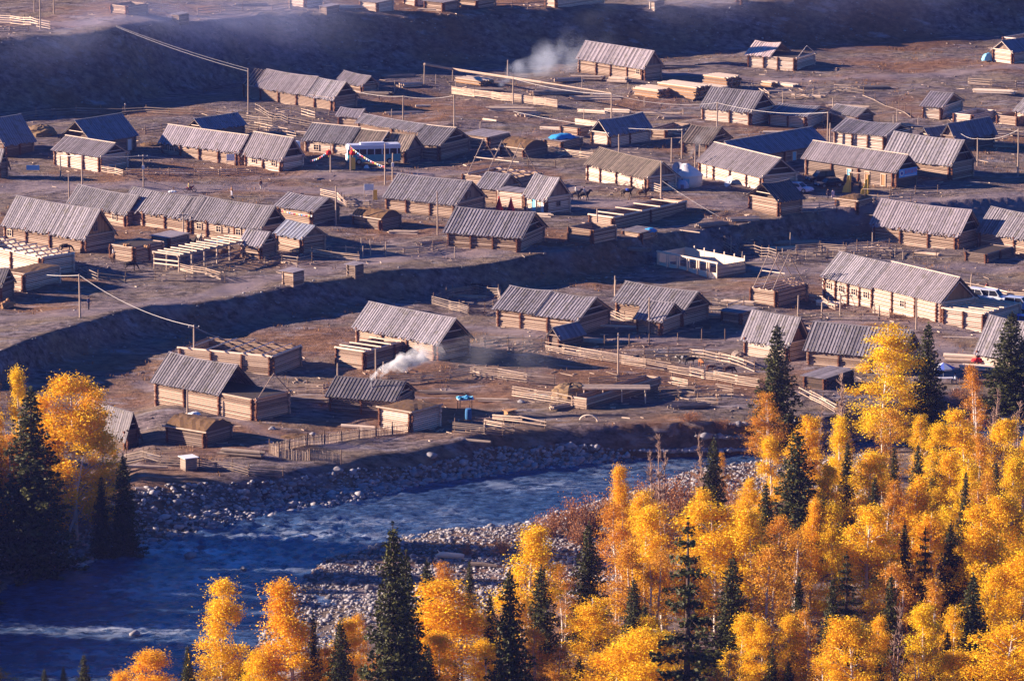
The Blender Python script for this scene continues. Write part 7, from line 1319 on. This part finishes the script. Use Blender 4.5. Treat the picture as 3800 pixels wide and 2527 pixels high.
for k, (x, y, z) in enumerate([(462, 950, 2.3), (470, 951, 2.3), (478, 950, 2.3), (540, 955, 2.3), (547, 957, 2.3), (20, 1142, .7), (30, 1138, .9), (10, 1146, .6)]):
    t = thing('pumpkin', 'orange pumpkin on the flat log store roof' if k < 5 else 'orange pumpkin on the firewood heap by the left dark hut', 'pumpkin', P(x, y + 24 if k < 5 else y) + Vector((0, 1.2 if k < 5 else .2, z)), 0, 'pumpkins on the store roof' if k < 5 else 'pumpkins on the firewood'); b = MB(); b.lathe([(.05, -.2), (.24, -.14), (.30, .02), (.24, .17), (.05, .2)], 14); b.build('rind', M['orange'], t, True); b = MB(); b.bar((0, 0, .18), (.03, 0, .3), .03); b.build('stalk', M['post'], t)
# ================================================================ smoke and valley haze
def smoke(lb, a, b_, r0, r1, dens, ns_=.5, col=(.95, .93, .92), thr=.42, soft=0.):
    a, b_ = Vector(a), Vector(b_); d = b_ - a; L = d.length; bm = MB(); Rm = max(r0, r1) * 1.7; bm.box((-r0, -Rm, -Rm), (L + r1, Rm, Rm)); o = bm.build('smoke', bpy.data.materials.new('smoke_air')); o.location = a; o.rotation_euler = d.to_track_quat('X', 'Z').to_euler()
    m = o.data.materials[0]; m.use_nodes = True; nt = m.node_tree; nt.nodes.remove(nt.nodes['Principled BSDF']); pv = nd(nt, 'ShaderNodeVolumePrincipled'); pv.inputs['Color'].default_value = (*col, 1); pv.inputs['Anisotropy'].default_value = 0.; nt.links.new(pv.outputs[0], nt.nodes['Material Output'].inputs['Volume'])
    tc = nd(nt, 'ShaderNodeTexCoord'); n1 = nd(nt, 'ShaderNodeTexNoise'); n1.inputs['Scale'].default_value = ns_ * .5; n1.inputs['Detail'].default_value = 2; nt.links.new(tc.outputs['Object'], n1.inputs['Vector'])
    sub = nd(nt, 'ShaderNodeVectorMath', operation='SUBTRACT'); nt.links.new(n1.outputs['Color'], sub.inputs[0]); sub.inputs[1].default_value = (.5, .5, .5); scl = nd(nt, 'ShaderNodeVectorMath', operation='SCALE'); nt.links.new(sub.outputs[0], scl.inputs[0]); scl.inputs['Scale'].default_value = 2.2 * r1
    add = nd(nt, 'ShaderNodeVectorMath', operation='ADD'); nt.links.new(tc.outputs['Object'], add.inputs[0]); nt.links.new(scl.outputs[0], add.inputs[1]); sp = nd(nt, 'ShaderNodeSeparateXYZ'); nt.links.new(add.outputs[0], sp.inputs[0])
    def mth(op, x, y=None, z=None, cl=False):
        n = nd(nt, 'ShaderNodeMath', operation=op, use_clamp=cl)
        for i, v in enumerate((x, y, z)):
            if v is None: continue
            if hasattr(v, 'links'): nt.links.new(v, n.inputs[i])
            else: n.inputs[i].default_value = v
        return n.outputs[0]
    f = mth('DIVIDE', sp.outputs['X'], L, cl=True); rad = mth('MULTIPLY_ADD', f, r1 - r0, r0); rr = mth('SQRT', mth('ADD', mth('MULTIPLY', sp.outputs['Y'], sp.outputs['Y']), mth('MULTIPLY', sp.outputs['Z'], sp.outputs['Z'])))
    edge = mth('SUBTRACT', 1., mth('DIVIDE', rr, rad), cl=True); n2 = nd(nt, 'ShaderNodeTexNoise'); n2.inputs['Scale'].default_value = ns_; n2.inputs['Detail'].default_value = 5; nt.links.new(tc.outputs['Object'], n2.inputs['Vector'])
    g = mth('MULTIPLY', mth('SUBTRACT', n2.outputs['Fac'], thr, cl=True), 4., cl=True); fade = mth('MULTIPLY', mth('MULTIPLY_ADD', f, -.85, 1.), mth('MULTIPLY', mth('SUBTRACT', 1.02, f, cl=True), 6., cl=True)); en = mth('DIVIDE', mth('ADD', sp.outputs['X'], r0), r0 * 1.5 + L * soft, cl=True)
    nt.links.new(mth('MULTIPLY', mth('MULTIPLY', mth('MULTIPLY', mth('MULTIPLY', edge, g), fade), en), dens), pv.inputs['Density']); return tag(o, lb, 'smoke', None, 'stuff')
ch = next(o for o in COL.objects if o.get('label', '').startswith('smoking dark')); cp_ = [c for c in ch.children if c.name.startswith('chimney')][0]; cw = ch.matrix_basis @ Vector(np.mean([v.co[:] for v in cp_.data.vertices], 0)); ctop = ch.location + Matrix.Rotation(ch.rotation_euler.z, 3, 'Z') @ Vector(np.mean([v.co[:] for v in cp_.data.vertices], 0)) + Vector((0, 0, .7))
smoke('white plume drifting right from the stovepipe', ctop, ctop + Vector((7.2, 1.0, 3.2)), .34, 1.7, 9.0, .8, (1, 1, 1), thr=.36)
smoke('thin smoke trailing over the meadow right of the plume', ctop + Vector((7, 1, 2.6)), ctop + Vector((24, 5, 2.2)), 2, 5.5, .09, .22)
a0 = P(1850, 322) + Vector((0, 0, .6)); smoke('blue smoke rising from the log yard to the sawmill barn', a0, P(2190, 268) + Vector((0, 4, 5)), 1.0, 5.5, .45, .22, (.80, .88, 1.))
smoke('broad thin smoke drifting up the tall bank', P(2150, 215) + Vector((0, 8, 6)), P(2900, 150) + Vector((0, 10, 10)), 4, 11, .03, .09, (.75, .82, 1.), .30, soft=.5); smoke('thin stove smoke between the small cabin and the yurt', P(2560, 585) + Vector((0, 0, 1)), P(2680, 560) + Vector((0, 2, 4)), .8, 2.4, .25, .4, (.85, .9, 1.))
smoke('blue morning mist lying against the tall bank at left', P(60, 330) + Vector((0, 6, 5)), P(1500, 200) + Vector((0, 6, 6)), 9, 13, .05, .05, (.56, .64, 1.), .25, soft=.3)
smoke('blue morning mist lying against the tall bank at right', P(2500, 150) + Vector((0, 6, 7)), P(3790, 110) + Vector((0, 8, 8)), 9, 14, .05, .05, (.60, .64, 1.), .25, soft=.35)
hz = MB(); hz.box((-900, -60, -15), (900, 2200, 132)); ho = hz.build('haze', bpy.data.materials.new('valley_haze')); tag(ho, 'faint blue morning haze filling the valley', 'haze', None, 'stuff')
m = ho.data.materials[0]; m.use_nodes = True; nt = m.node_tree; nt.nodes.remove(nt.nodes['Principled BSDF']); pv = nd(nt, 'ShaderNodeVolumePrincipled'); pv.inputs['Color'].default_value = (.24, .31, 1, 1); pv.inputs['Density'].default_value = HAZE; pv.inputs['Anisotropy'].default_value = .2; nt.links.new(pv.outputs[0], nt.nodes['Material Output'].inputs['Volume'])
